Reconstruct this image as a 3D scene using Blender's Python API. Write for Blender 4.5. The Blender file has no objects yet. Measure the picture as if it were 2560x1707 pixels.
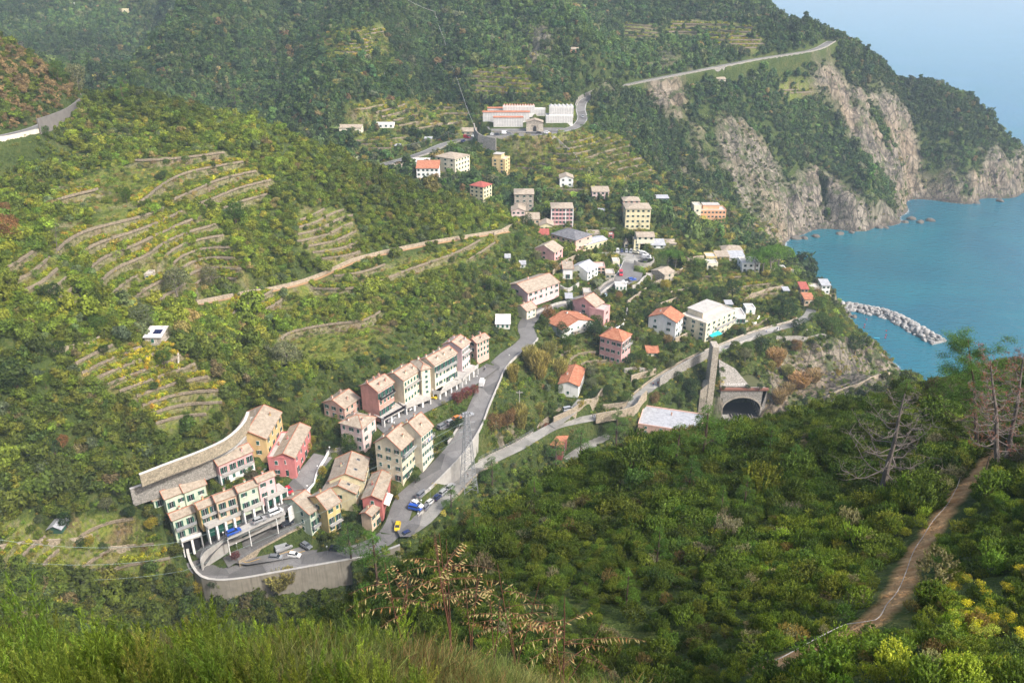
import bpy, bmesh, math, random
import numpy as np
from mathutils import Vector, Matrix
R = math.radians
scene = bpy.context.scene
COL = scene.collection
random.seed(7); rng = np.random.default_rng(7)

# ------------------------------------------------------------------ camera, world, sun
H, FPX, PITCH = 200.0, 2009.0, R(25.4)
cp, sp = math.cos(PITCH), math.sin(PITCH)
cam = bpy.data.cameras.new('camera'); camo = bpy.data.objects.new('camera', cam); COL.objects.link(camo)
camo.location = (0, 0, H); camo.rotation_euler = (math.pi/2 - PITCH, 0, 0)
cam.sensor_width = 36; cam.lens = 36*FPX/2560; cam.clip_start = 0.3; cam.clip_end = 60000
scene.camera = camo
scene.view_settings.view_transform = 'Standard'; scene.view_settings.look = 'None'
scene.view_settings.exposure = 1.0; scene.view_settings.gamma = 1
SUN_EL, SUN_AZ = R(45), R(126)          # azimuth clockwise from +Y: from the right, slightly behind
world = bpy.data.worlds.new('World'); scene.world = world; world.use_nodes = True
wn = world.node_tree; bg = wn.nodes['Background']
sky = wn.nodes.new('ShaderNodeTexSky'); sky.sky_type = 'NISHITA'; sky.sun_disc = False
sky.sun_elevation = SUN_EL; sky.sun_rotation = SUN_AZ; sky.air_density = 1.0; sky.dust_density = 5.0
wn.links.new(sky.outputs[0], bg.inputs[0]); bg.inputs[1].default_value = 0.15
sl = bpy.data.lights.new('sun', 'SUN'); sl.energy = 2.35; sl.angle = R(6.0); sl.color = (1, .965, .91)
so = bpy.data.objects.new('sun', sl); COL.objects.link(so)
sd = Vector((math.sin(SUN_AZ)*math.cos(SUN_EL), math.cos(SUN_AZ)*math.cos(SUN_EL), math.sin(SUN_EL)))
so.rotation_euler = sd.to_track_quat('Z', 'Y').to_euler()
cy = scene.cycles
cy.max_bounces = 6; cy.diffuse_bounces = 2; cy.glossy_bounces = 2; cy.transmission_bounces = 3; cy.volume_bounces = 0; cy.transparent_max_bounces = 8
cy.use_denoising = True

# ------------------------------------------------------------------ survey helpers (2560-wide survey photo -> place)
def ray(px, py):
    x = (px-1280)/FPX; v = (py-853.5)/FPX
    return x, cp - v*sp, -sp - v*cp
def WD(px, py, Z):
    x, y, z = ray(px, py); return (x*Z, y*Z, H+z*Z)
def WZ(px, py, z):
    a, b, c = ray(px, py); Z = (z-H)/c; return (a*Z, b*Z, z)
def proj(x, y, z):
    dz = z-H; d = y*cp - dz*sp; u = y*sp + dz*cp
    return 1280+FPX*x/d, 853.5-FPX*u/d, d

# ------------------------------------------------------------------ terrain
D = [ # by depth: px, py, depth
 (0,1800,8),(400,1810,7.2),(640,1820,7),(1000,1800,8),(1300,1815,9),(200,1715,9.5),(640,1730,9.5),(1000,1725,10.5),(1300,1740,11.5),(0,1690,12),(640,1690,12.5),(1100,1690,13),
 (1300,1540,50),(1300,1450,68),(1300,1310,98),(1300,1265,113),(1100,1500,66),(1100,1400,88),(1110,1365,97),(950,1570,68),(1000,1490,76),(1000,1430,85),
 (1500,1600,46),(1500,1400,72),(1500,1250,100),(1500,1165,124),(1700,1707,36),(1700,1500,55),(1700,1300,80),(1700,1160,104),(1700,1105,120),
 (1900,1707,31),(1900,1400,66),(1900,1200,94),(1900,1105,114),(1900,1082,122),
 (2100,1707,29),(2100,1400,62),(2100,1200,88),(2100,1060,116),(2100,1030,126),(2300,1600,34),(2300,1300,66),(2300,1100,98),(2300,988,138),
 (2500,1707,22),(2500,1400,48),(2500,1200,72),(2500,1050,105),(2500,950,130),(2500,925,140),
 # ridge B and its slopes
 (330,225,400),(230,265,402),(480,270,400),(600,300,400),(700,335,400),(850,395,405),(1000,455,410),(1100,500,410),(1200,545,410),(1285,585,402),
 (400,420,345),(250,420,345),(550,440,350),(400,550,300),(600,620,312),(200,560,282),(450,680,290),(700,520,345),(850,580,365),(1000,600,370),(1100,560,385),
 (900,650,350),(520,755,310),(700,710,328),(1100,610,375),(1280,578,402),
 (300,680,274),(420,780,272),(520,900,264),(600,990,258),(700,850,295),(900,780,315),(1050,720,345),(1150,650,372),(800,930,280),(700,980,265),(950,860,297),
 (100,620,258),(100,700,243),(380,850,252),(300,900,243),(470,960,252),(400,1060,246),(100,850,228),(100,1000,222),(0,1000,219),(0,850,222),(0,650,245),(200,1030,230),(230,780,250),(0,480,300),
 (0,1150,217),(200,1150,231),(100,1300,222),(300,1300,235),(0,1400,209),(300,1400,234),(100,1450,214),(300,1220,235),(600,1020,252),
 (0,95,385),(100,155,398),(200,228,418),(0,300,342),(100,285,365),(60,210,372),(0,436,333),(50,424,338),(-60,444,327),(0,470,322),(105,398,350),
 # back mountain
 (0,0,900),(0,100,780),(0,200,650),(100,20,880),(200,100,790),(350,60,830),(560,30,700),(480,75,660),(400,110,620),(290,190,560),(200,170,640),
 (700,100,640),(700,250,560),(850,330,530),(900,200,580),(1000,50,680),(1100,200,610),(1100,270,575),(850,0,760),
 (1300,100,660),(1300,20,720),(1440,110,645),(1350,200,600),(1250,260,572),
 (1560,90,735),(1500,30,790),(1700,100,735),(1850,50,770),(1920,0,805),(1990,60,760),(2060,105,722),(2120,105,732),(2200,150,742),(2330,212,780),(2420,240,790),(2500,350,768),(2555,415,758),
 (1530,222,645),(1620,202,660),(1750,178,672),(1900,148,690),(2030,126,705),
 (1640,255,640),(1600,340,590),(1650,400,560),(1800,300,660),(1800,450,620),(1900,350,672),(1950,500,645),(2100,400,690),(2100,250,715),(2250,300,738),(2250,450,715),(2400,350,755),(2430,450,738),(2180,500,660),
 (1750,520,535),(1750,600,480),(1900,600,560),(1860,540,600),(1930,640,500),(1600,450,530),(1600,530,490),(1500,400,540),(1400,450,500),(1300,400,540),
 (1200,360,528),(1140,440,490),(1040,460,472),(1200,500,470),(900,400,520),
 (1290,640,402),(1350,600,430),(1480,600,452),(1450,650,420),(1700,640,440),(1800,660,436),(1350,700,388),(1330,760,358),(1600,760,386),
]
A = [ # by altitude: px, py, z
 (2100,583,-1),(1985,600,-1),(2040,590,-1),(2180,570,-1),(2265,553,-1),(2275,518,-1),(2330,505,-1),(2440,500,-1),(2515,500,-1),(2556,485,-1),
 (1455,310,96),(1440,270,98),(1400,325,96),(1300,300,97),(1300,335,95),(1200,290,97),(1220,343,93),(1120,355,90),(1050,385,86),(960,415,84),
 (1400,570,60),(1560,640,52),(1500,700,52),(1400,760,54),(1320,850,57),(1250,890,58),(1210,980,56),(1130,1090,52),(1060,1160,49),(1000,1240,47),(960,1310,44),(860,1385,39),(700,1410,37),(560,1440,36),(480,1430,36),
 (905,1060,58),(1000,1010,59),(1150,940,60),(820,1100,53),(760,1150,50),(700,1250,48),(560,1330,46),(620,1180,54),(500,1230,55),(400,1290,53),(640,1080,60),(340,1180,62),(480,1100,66),(600,1040,70),
 (760,1000,66),(860,920,72),(1000,840,72),(1150,770,70),(1230,720,66),(740,1310,42),(840,1300,43),(900,1230,46),
 (1900,680,50),(1980,700,44),(1958,640,36),(1990,680,28),(2028,705,16),(2066,742,4),(1700,700,48),(1750,760,49),(1900,760,43),(1450,830,54),(1450,900,48),(1560,920,46),(1650,850,47),(1800,830,44),
 (1400,980,45),(1300,1000,49),(1430,1000,42),(1250,1100,42),(1060,1230,43),(1130,1170,44),(1350,1060,41),(1450,1045,40),(1530,1020,39),(1600,960,40),(1700,890,41),(1800,855,42),(1900,815,43),(1990,790,42),(2030,765,39),
 (1850,1040,18),(1850,965,31.5),(1890,940,33),(1825,930,37),(1900,900,37),(1950,950,25),(2000,1000,20),(2060,1000,25),(2150,955,25),(2250,935,25),(2200,900,8),(2100,900,25),(2050,850,34),(2150,850,14),(2120,820,22),(2080,810,33),
 (1330,1100,34),(1420,1080,33),(1650,1070,27),(1600,1040,30),(1500,1090,30),(1300,1140,34),
 (600,1505,29.5),(700,1485,30),(860,1450,32),(480,1490,30),(380,1500,32),(800,1470,31),
]
Wp = [ # world x,y,z
 (0,-20,205),(-30,-20,201),(40,-20,214),(0,1,198.2),(-8,2,196.5),(7,2,196.5),(4,14,180.5),(10,12,182),(7,8,187),(20,12,181),(5,24,170),(14,4,194),(90,10,222),(150,60,225),(120,60,180),(140,130,128),
 (-8,28,168),(6,34,162),(-16,40,152),(-25,80,112),(-45,120,72),(-60,150,46),(-62,170,23),(-45,172,24),(-30,20,180),(-60,60,140),(-90,100,100),(-120,140,62),(5,45,158),
 (-20,100,98),(-25,130,78),(-25,160,52),(-30,185,34),(0,150,88),(0,190,50),(40,170,80),(40,205,45),(80,230,25),(100,280,19),(75,170,88),(95,195,76),(105,240,46),(110,285,26),(150,250,48),(125,205,74),(185,310,25),(240,300,12),(200,200,75),(250,340,-8),(183,352,-3),(160,345,12),
 (-160,460,88),(-225,485,98),(-65,445,74),(-20,440,70),(-110,470,84),(-280,470,104),
 (400,900,-15),(450,880,-12),(520,760,-12),(330,950,60),(420,1020,-12),(100,1050,260),(-300,1050,280),(-600,1000,300),(-600,700,230),(200,1000,190),(300,870,90),(300,1100,120),(-420,420,190),(-330,300,160),(-250,150,150),(-220,60,150),(-300,420,160),
 (215,420,-6),(240,400,-8),(250,450,-10),(300,500,-10),(300,400,-12),(400,500,-15),(500,600,-15),(350,600,-14),(350,640,-8),(275,600,-8),(240,580,-8),(214,505,-5),(206,545,-5),(216,468,-4),(222,520,-6),(235,480,-6),(420,700,-10),(480,710,-10),(600,800,-15),(320,640,-6),
 (560,300,-20),(650,500,-20),(350,300,-15),
]
pts = [WD(*p) for p in D] + [WZ(*p) for p in A] + Wp
P = np.array(pts, float)
def rbf_fit(P, c=6.0, smooth=.4):
    d = np.hypot(P[:,None,0]-P[None,:,0], P[:,None,1]-P[None,:,1])
    K = np.sqrt(d*d + c*c)
    n = len(P); M = np.zeros((n+3, n+3)); M[:n,:n] = K - smooth*np.eye(n)
    Q = np.c_[np.ones(n), P[:,0]/500, P[:,1]/500]; M[:n,n:] = Q; M[n:,:n] = Q.T
    return np.linalg.solve(M, np.r_[P[:,2], 0,0,0])
COEF = rbf_fit(P)
def base_height(x, y):
    x = np.asarray(x, float); y = np.asarray(y, float); sh = x.shape; x = x.ravel(); y = y.ravel()
    out = np.empty(x.size); n = len(P)
    for i in range(0, x.size, 40000):
        a = x[i:i+40000]; b = y[i:i+40000]
        K = np.sqrt((a[:,None]-P[None,:,0])**2 + (b[:,None]-P[None,:,1])**2 + 36.0)
        out[i:i+40000] = K @ COEF[:n] + COEF[n] + COEF[n+1]*a/500 + COEF[n+2]*b/500
    return out.reshape(sh)
def _hash(ix, iy, s):
    h = (ix*374761393 + iy*668265263 + s*982451653) & 0xffffffff
    h = ((h ^ (h >> 13))*1274126177) & 0xffffffff
    return ((h ^ (h >> 16)) & 0xffff)/65535.0
def vnoise(x, y, s=0):
    ix = np.floor(x).astype(np.int64); iy = np.floor(y).astype(np.int64); fx = x-ix; fy = y-iy
    fx = fx*fx*(3-2*fx); fy = fy*fy*(3-2*fy)
    a = _hash(ix,iy,s); b = _hash(ix+1,iy,s); c = _hash(ix,iy+1,s); d = _hash(ix+1,iy+1,s)
    return (a+(b-a)*fx)*(1-fy) + (c+(d-c)*fx)*fy
def fbm(x, y, o=4, s=0):
    t = 0; a = .5
    for k in range(o): t = t + a*(vnoise(x*2**k+17.3*k, y*2**k-9.1*k, s+k)-.5); a *= .5
    return t
def sstep(a, b, x):
    t = np.clip((x-a)/(b-a), 0, 1); return t*t*(3-2*t)
# the sheet: rings around the look-out, finer near it
GSTEP = .0027
rad = [2.0]
while rad[-1] < 1330: rad.append(rad[-1] + max(.4, GSTEP*rad[-1]))
rad = np.array(rad); ang = np.radians(np.arange(-45, 45.01, .125))
GR, GA = np.meshgrid(rad, ang, indexing='ij'); NR, NA = GR.shape
GX = GR*np.sin(GA); GY = GR*np.cos(GA)
_ci = np.unique(np.r_[np.arange(0, NR, 3), NR-1]); _cj = np.unique(np.r_[np.arange(0, NA, 3), NA-1])
_cz = base_height(GX[np.ix_(_ci, _cj)], GY[np.ix_(_ci, _cj)])
_t = np.stack([np.interp(rad, rad[_ci], _cz[:, k]) for k in range(len(_cj))], 1)
GB = np.stack([np.interp(ang, ang[_cj], _t[i]) for i in range(NR)], 0); GZ = GB.copy()
def bilin(G, x, y):
    r = np.hypot(x, y); a = np.arctan2(x, y)
    i = np.clip(np.searchsorted(rad, r)-1, 0, NR-2); j = (a-ang[0])/(ang[1]-ang[0]); j = np.clip(j, 0, NA-1.001)
    jj = np.floor(j).astype(int); u = np.clip((r-rad[i])/(rad[i+1]-rad[i]), 0, 1); w = j-jj
    return (G[i,jj]*(1-u)+G[i+1,jj]*u)*(1-w) + (G[i,jj+1]*(1-u)+G[i+1,jj+1]*u)*w
def hgt(x, y): return bilin(GZ, np.asarray(x, float), np.asarray(y, float))
def hit(px, py, zmin=2.0, dmax=1300):
    a, b, c = ray(px, py)
    Z = np.concatenate([np.arange(6, 60, .5), np.arange(60, dmax, 1.0)])
    x = a*Z; y = b*Z; z = H+c*Z; f = z - hgt(x, y)
    k = np.nonzero(f < 0)[0]
    if len(k) == 0: k = [len(Z)-1]
    k = k[0]
    if k == 0: return (x[0], y[0], z[0])
    t = f[k-1]/(f[k-1]-f[k]); Zh = Z[k-1]+t*(Z[k]-Z[k-1])
    return (a*Zh, b*Zh, H+c*Zh)
def inpoly(px, py, poly):
    q = np.array(poly, float); c = np.zeros(px.shape, bool); n = len(q); j = n-1
    for i in range(n):
        x1,y1 = q[i]; x2,y2 = q[j]
        if y1 != y2: c ^= ((y1 > py) != (y2 > py)) & (px < (x2-x1)*(py-y1)/(y2-y1)+x1)
        j = i
    return c
# ------------------------------------------------------------------ shader helpers
def mat(name):
    m = bpy.data.materials.new(name); m.use_nodes = True
    nt = m.node_tree; b = nt.nodes['Principled BSDF']; b.inputs['Roughness'].default_value = .85
    b.inputs['Specular IOR Level'].default_value = .25
    return m, nt, b
def N(nt, t, **kw):
    n = nt.nodes.new(t)
    for k, v in kw.items():
        if k.startswith('i_'):
            key = k[2:]; key = int(key) if key.isdigit() else key.replace('_', ' ')
            if hasattr(v, 'bl_idname') or isinstance(v, bpy.types.NodeSocket): nt.links.new(v, n.inputs[key])
            else: n.inputs[key].default_value = v
        else: setattr(n, k, v)
    return n
def rgb(*c): return (c[0], c[1], c[2], 1)
def mixc(nt, f, a, b, bt='MIX'):
    n = nt.nodes.new('ShaderNodeMix'); n.data_type = 'RGBA'; n.blend_type = bt
    for i, v in ((0, f), (6, a), (7, b)):
        if isinstance(v, bpy.types.NodeSocket): nt.links.new(v, n.inputs[i])
        else: n.inputs[i].default_value = v
    return n.outputs[2]
def noise(nt, sc, det=4, co=None, rough=.55, out=0, dist=0):
    n = N(nt, 'ShaderNodeTexNoise'); n.inputs['Scale'].default_value = sc; n.inputs['Detail'].default_value = det
    n.inputs['Roughness'].default_value = rough; n.inputs['Distortion'].default_value = dist
    if co is not None: nt.links.new(co, n.inputs['Vector'])
    return n.outputs[out]
def ramp(nt, f, stops, interp='LINEAR'):
    n = nt.nodes.new('ShaderNodeValToRGB'); n.color_ramp.interpolation = interp; e = n.color_ramp.elements
    while len(e) < len(stops): e.new(.5)
    for q, (p, c) in zip(e, stops): q.position = p; q.color = c if len(c) == 4 else (*c, 1)
    nt.links.new(f, n.inputs[0]); return n.outputs[0]
def g(v): return (v, v, v, 1)
def mth(nt, op, a, b=None, clamp=False):
    n = nt.nodes.new('ShaderNodeMath'); n.operation = op; n.use_clamp = clamp
    for i, v in enumerate((a, b)):
        if v is None: continue
        if isinstance(v, bpy.types.NodeSocket): nt.links.new(v, n.inputs[i])
        else: n.inputs[i].default_value = v
    return n.outputs[0]
def bump(nt, b, h, st=.3, dist=.1):
    n = N(nt, 'ShaderNodeBump'); n.inputs['Strength'].default_value = st; n.inputs['Distance'].default_value = dist
    nt.links.new(h, n.inputs['Height']); nt.links.new(n.outputs[0], b.inputs['Normal'])
def gpos(nt): return N(nt, 'ShaderNodeNewGeometry').outputs['Position']
def opos(nt): return N(nt, 'ShaderNodeTexCoord').outputs['Object']
def link(o, parent=None):
    COL.objects.link(o)
    if parent is not None: o.parent = parent
    return o
def tag(o, label, cat, group=None, kind=None):
    if label: o['label'] = label
    if cat: o['category'] = cat
    if group: o['group'] = group
    if kind: o['kind'] = kind
    return o
def mesh_np(name, V, F, mats=(), mi=None, smooth=False):
    V = np.asarray(V, float); F = np.asarray(F)
    m = bpy.data.meshes.new(name); k = F.shape[1]
    m.vertices.add(len(V)); m.vertices.foreach_set('co', V.ravel())
    m.loops.add(F.size); m.loops.foreach_set('vertex_index', F.ravel().astype(np.int32))
    m.polygons.add(len(F)); m.polygons.foreach_set('loop_start', np.arange(0, F.size, k)); m.polygons.foreach_set('loop_total', np.full(len(F), k))
    for q in mats: m.materials.append(q)
    if mi is not None: m.polygons.foreach_set('material_index', np.asarray(mi, np.int32))
    if smooth: m.polygons.foreach_set('use_smooth', np.ones(len(F), bool))
    m.update(); return m
class MB:
    """collects boxes, prisms and tubes for ONE mesh"""
    def __init__(s): s.v = []; s.f = []; s.m = []
    def poly(s, pts, mi=0):
        k = len(s.v); s.v += [tuple(p) for p in pts]; s.f.append(tuple(range(k, k+len(pts)))); s.m.append(mi)
    def box(s, x0, x1, y0, y1, z0, z1, mi=0):
        k = len(s.v); s.v += [(x,y,z) for z in (z0,z1) for x,y in ((x0,y0),(x1,y0),(x1,y1),(x0,y1))]
        for q in ((3,2,1,0),(4,5,6,7),(0,1,5,4),(1,2,6,5),(2,3,7,6),(3,0,4,7)): s.f.append(tuple(k+i for i in q)); s.m.append(mi)
    def slab(s, top, h, mi=0, mside=None):
        """top: ccw polygon of 3-D points, extruded down by h"""
        n = len(top); k = len(s.v); s.v += [tuple(p) for p in top] + [(p[0],p[1],p[2]-h) for p in top]
        s.f.append(tuple(range(k,k+n))); s.m.append(mi); ms = mi if mside is None else mside
        s.f.append(tuple(range(k+2*n-1,k+n-1,-1))); s.m.append(ms)
        for i in range(n): j = (i+1)%n; s.f.append((k+j,k+i,k+n+i,k+n+j)); s.m.append(ms)
    def tube(s, pts, rad, sides=6, mi=0, cap=True):
        pts = [Vector(p) for p in pts]; n = len(pts)
        if not hasattr(rad, '__len__'): rad = [rad]*n
        k = len(s.v); ref = Vector((0.31,.17,.93))
        for i, p in enumerate(pts):
            t = (pts[min(i+1,n-1)]-pts[max(i-1,0)]).normalized()
            r_ = ref if abs(t.dot(ref)) < .95 else Vector((1,0,0))
            a = t.cross(r_).normalized(); b = t.cross(a)
            for q in range(sides):
                an = 2*math.pi*q/sides; s.v.append(tuple(p + (a*math.cos(an)+b*math.sin(an))*rad[i]))
        for i in range(n-1):
            for q in range(sides):
                q2 = (q+1)%sides; s.f.append((k+i*sides+q, k+i*sides+q2, k+(i+1)*sides+q2, k+(i+1)*sides+q)); s.m.append(mi)
        if cap: s.f.append(tuple(k+q for q in range(sides-1,-1,-1))); s.m.append(mi); s.f.append(tuple(k+(n-1)*sides+q for q in range(sides))); s.m.append(mi)
    def mesh(s, name, mats, smooth=False):
        m = bpy.data.meshes.new(name); m.from_pydata(s.v, [], s.f)
        for q in (mats if isinstance(mats, (list, tuple)) else [mats]): m.materials.append(q)
        m.polygons.foreach_set('material_index', s.m)
        if smooth: m.polygons.foreach_set('use_smooth', [True]*len(s.f))
        m.update(); return m
    def obj(s, name, mats, parent=None, smooth=False, loc=None):
        o = bpy.data.objects.new(name, s.mesh(name, mats, smooth)); link(o, parent)
        if loc is not None: o.location = loc
        return o

# ------------------------------------------------------------------ roads: (px,py,z), width, kind
K = {1:(300,1000,3.136), 2:(780,820,3.563), 3:(720,1020,3.92), 4:(1240,540,4.356), 5:(1240,740,3.563), 6:(1600,600,3.36), 7:(940,200,3.734), 8:(1640,0,2.45), 9:(700,0,2.352), 10:(0,0,2.94), 11:(0,500,2.94)}
def kp(n, x, y): a = K[n]; return (a[0]+x/a[2], a[1]+y/a[2])
ROADS = {
 'main_road': ([(1505,727,52),(1481,737,52.5),(1415,760,54),(1378,769,55.5),(1340,786,57),(1318,806,58),(1316,828,58.3),(1322,845,58.3),(1300,868,58.3),(1270,888,58.2),(1240,920,57.6),(1219,965,56.8),(1196,1016,56),(1178,1062,55),(1145,1115,53),(1103,1163,50.8),(1050,1215,48.5),(1018,1243,47),(1003,1275,45.6),(990,1310,44.2),(962,1345,42.5),(915,1370,40.6),(860,1387,38.8),(780,1401,37.6),(700,1412,36.8),(610,1425,36.2),(540,1428,36.2),(505,1415,36.8),(497,1398,38)], 7.0),
 'hillside_street': ([(948,1073,57.2),(990,1054,57.8),(1047,1025,58.6),(1103,997,59),(1159,966,59),(1201,935,58.6),(1232,913,58)], 6.0),
 'upper_street': ([(500,1400,38),(522,1372,40.5),(555,1345,43),(600,1325,45.2),(650,1300,46.8),(700,1268,48),(738,1225,49.8),(775,1178,51.8),(808,1138,53)], 7.0),
 'lower_lane': ([(560,1400,37.0),(610,1368,38.8),(660,1340,40.4),(710,1313,41.8),(738,1297,42.4)], 8.0),
 'parking_lane': ([(1018,1330,43.6),(1062,1300,44.2),(1092,1268,44.8),(1128,1232,45),(1173,1184,44.8),(1229,1149,43.6),(1296,1117,42.2),(1347,1086,41.4),(1380,1068,41),(1414,1057,40.6),(1481,1044,40),(1530,1035,39.6),(1571,1026,39.5),(1591,998,39.5),(1633,962,39.7),(1667,939,40),(1717,910,40.5),(1760,889,41.2),(1823,863,42.2),(1883,839,43),(1942,821,43),(1987,809,42.8),(2018,792,42.4),(2029,774,42)], 4.6),
 'side_lane': ([(1100,1068,54.6),(1125,1055,55.2),(1150,1045,55.6),(1175,1035,55.8)], 4.5),
 'house_drive': ([(1380,1066,41.2),(1410,1045,42.4),(1440,1018,43.4),(1455,1000,44)], 3.6),
 'village_road': ([(1504,727,52),(1534,707,52),(1561,682,52),(1573,657,52),(1580,640,52)], 7.5),
 'coast_road': ([(800,455,79),(880,425,82.5),(960,411,84.3),(1050,386,87),(1120,358,90),(1180,346,92.5),(1260,340,94.5),(1340,336,95.5),(1400,328,96),(1440,316,96.5),(1456,296,97.2),(1452,272,98.2),(1462,250,100.5),(1500,232,103.5),(1530,221,106),(1620,201,111),(1750,176,117),(1900,147,123),(2030,126,128),(2078,104,133)], 7.5),
 'viaduct_road': ([(-80,352,133),(0,343,133),(60,330,133),(100,318,133),(150,297,133),(200,275,133.5),(226,264,134),(225,255,134.5)], 9.0),
 'station_yard': ([(1420,1150,31),(1470,1115,31.5),(1520,1085,32)], 5.0),
}
RD = {k: ([WZ(*p) for p in v[0]], v[1]) for k, v in ROADS.items()}
def resample(pts, step):
    pts = np.array(pts, float)
    # Catmull-Rom
    P_ = np.vstack([2*pts[0]-pts[1], pts, 2*pts[-1]-pts[-2]]); out = []
    for i in range(1, len(P_)-2):
        a,b,c,d = P_[i-1],P_[i],P_[i+1],P_[i+2]; n = max(2, int(np.linalg.norm(c-b)/step))
        for t in np.arange(n)/n:
            out.append(.5*((2*b)+(-a+c)*t+(2*a-5*b+4*c-d)*t*t+(-a+3*b-3*c+d)*t**3))
    out.append(P_[-2]); return np.array(out)
RS = {k: (resample(p, 3.0), w) for k, (p, w) in RD.items()}
def dist_poly(x, y, pts):
    """distance and height of the nearest point of a polyline for arrays x, y"""
    best = np.full(x.shape, 1e9); zz = np.zeros(x.shape); lo = pts[:,:2].min(0)-14; hi = pts[:,:2].max(0)+14
    sel = np.nonzero((x > lo[0]) & (x < hi[0]) & (y > lo[1]) & (y < hi[1]))
    xs = x[sel]; ys = y[sel]; b = np.full(xs.shape, 1e9); z = np.zeros(xs.shape)
    for p, q in zip(pts[:-1], pts[1:]):
        d = q[:2]-p[:2]; L = (d@d)+1e-9; t = np.clip(((xs-p[0])*d[0]+(ys-p[1])*d[1])/L, 0, 1)
        e = np.hypot(xs-p[0]-t*d[0], ys-p[1]-t*d[1]); m = e < b; b[m] = e[m]; z[m] = (p[2]+t*(q[2]-p[2]))[m]
    best[sel] = b; zz[sel] = z; return best, zz
# flat pads: polygons (px,py) at height z
PADS = [([kp(4,*p) for p in [(1290,400),(1330,375),(1500,385),(1620,410),(1690,450),(1650,520),(1560,545),(1500,520),(1400,500),(1330,440)]], 52.0, 'village_square'),
        ([kp(4,*p) for p in [(1300,740),(1420,680),(1480,600),(1600,620),(1580,690),(1500,730),(1400,765)]], 52.0, 'lower_car_park'),
        ([kp(3,*p) for p in [(1005,1000),(1140,950),(1210,930),(1330,935),(1310,1050),(1290,1150),(1200,1260),(1100,1260),(1020,1100)]], 44.6, 'car_park'),
        ([kp(7,*p) for p in [(760,610),(820,540),(900,520),(1180,490),(1180,545),(1000,560),(900,600),(830,650)]], 90.0, None),
        ([kp(1,*p) for p in [(900,1275),(960,1250),(1180,1195),(1330,1140),(1500,1150),(1600,1190),(1450,1215),(1200,1260),(1000,1290)]], 37.5, 'parking_bay'),
        ([kp(7,*p) for p in [(1000,405),(1580,395),(1850,405),(1850,450),(1560,498),(1400,492),(1060,470)]], 96.0, 'cemetery_forecourt'),
        ([kp(4,*p) for p in [(1735,510),(1800,490),(1900,520),(2010,600),(1880,650),(1740,580)]], 47.5, None)]
PADW = [(np.array([WZ(x,y,z)[:2] for x,y in q]), z, nm) for q, z, nm in PADS]

# ------------------------------------------------------------------ relief: spurs, gullies, cliffs, terraces
def lines_px(L): return np.array([hit(*p) for p in L])
def gauss_line(pts, wid):
    d, _ = dist_poly_far(GX, GY, pts); return np.exp(-(d/wid)**2)
def dist_poly_far(x, y, pts):
    b = np.full(x.shape, 1e9)
    for p, q in zip(pts[:-1], pts[1:]):
        d = q[:2]-p[:2]; L = d@d+1e-9; t = np.clip(((x-p[0])*d[0]+(y-p[1])*d[1])/L, 0, 1)
        b = np.minimum(b, np.hypot(x-p[0]-t*d[0], y-p[1]-t*d[1]))
    return b, None
G0 = GZ.copy()
spurs = [([(560,30),(480,75),(400,110),(290,190)], 24, 34), ([(1270,10),(1360,50),(1430,100),(1465,140)], 16, 26), ([(980,0),(930,90),(880,190),(850,290)], 20, 34),
         ([(1180,20),(1200,120),(1180,220)], 7, 25), ([(1480,430),(1530,500),(1600,560)], 5, 18), ([(2060,120),(2110,250),(2170,420),(2180,520)], 7, 20), ([(2330,215),(2380,320),(2400,430)], 9, 22), ([(1780,220),(1850,380),(1900,520)], 7, 20),
         ([(760,560),(830,640)], 3, 20), ([(700,430),(880,520),(1050,520)], 3, 30)]
gull = [([(350,20),(300,90),(230,170)], 24, 32), ([(1470,20),(1530,90)], 9, 24), ([(700,60),(660,180),(620,260)], 18, 34), ([(1080,20),(1060,150),(1100,250)], 15, 28),
        ([(1960,180),(2010,330),(2040,470),(2060,560)], 9, 18), ([(2250,220),(2280,350),(2290,480)], 12, 16), ([(1640,260),(1700,420),(1760,540)], 8, 18), ([(650,470),(700,560),(690,650)], 4, 18)]
dcoast = dist_poly_far(GX, GY, RS['coast_road'][0][::4])[0]; offroad = sstep(5, 30, dcoast)
for L, amp, wd in spurs: GZ = GZ + amp*np.exp(-(dist_poly_far(GX, GY, lines_px(L))[0]/wd)**2)
for L, amp, wd in gull: GZ = GZ - amp*np.exp(-(dist_poly_far(GX, GY, lines_px(L))[0]/wd)**2)
# keep the crest outline of the headland where surveyed
PXg, PYg, PZg = proj(GX, GY, GZ)
far = sstep(430, 560, PZg)
crest = np.exp(-(dist_poly_far(GX, GY, np.array([WD(1920,0,800),WD(1990,60,760),WD(2060,105,722),WD(2120,105,732),WD(2200,150,742),WD(2330,212,780),WD(2420,240,790),WD(2500,350,768),WD(2555,415,758)]))[0]/25)**2)
GZ = GZ*(1-.8*crest) + G0*(.8*crest)
sd_ = sstep(-2, 6, GZ)
GZ = GZ + far*sd_*offroad*(1-.7*crest)*(fbm(GX/70, GY/70, 4, 3)*19)
mid = sstep(150, 230, PZg)*(1-far)
VINE_PRE = None
GZ = GZ + mid*sd_*fbm(GX/38, GY/38, 4, 11)*3.0 + (1-mid)*(1-far)*sstep(20, 50, PZg)*fbm(GX/18, GY/18, 3, 21)*2.2
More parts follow.
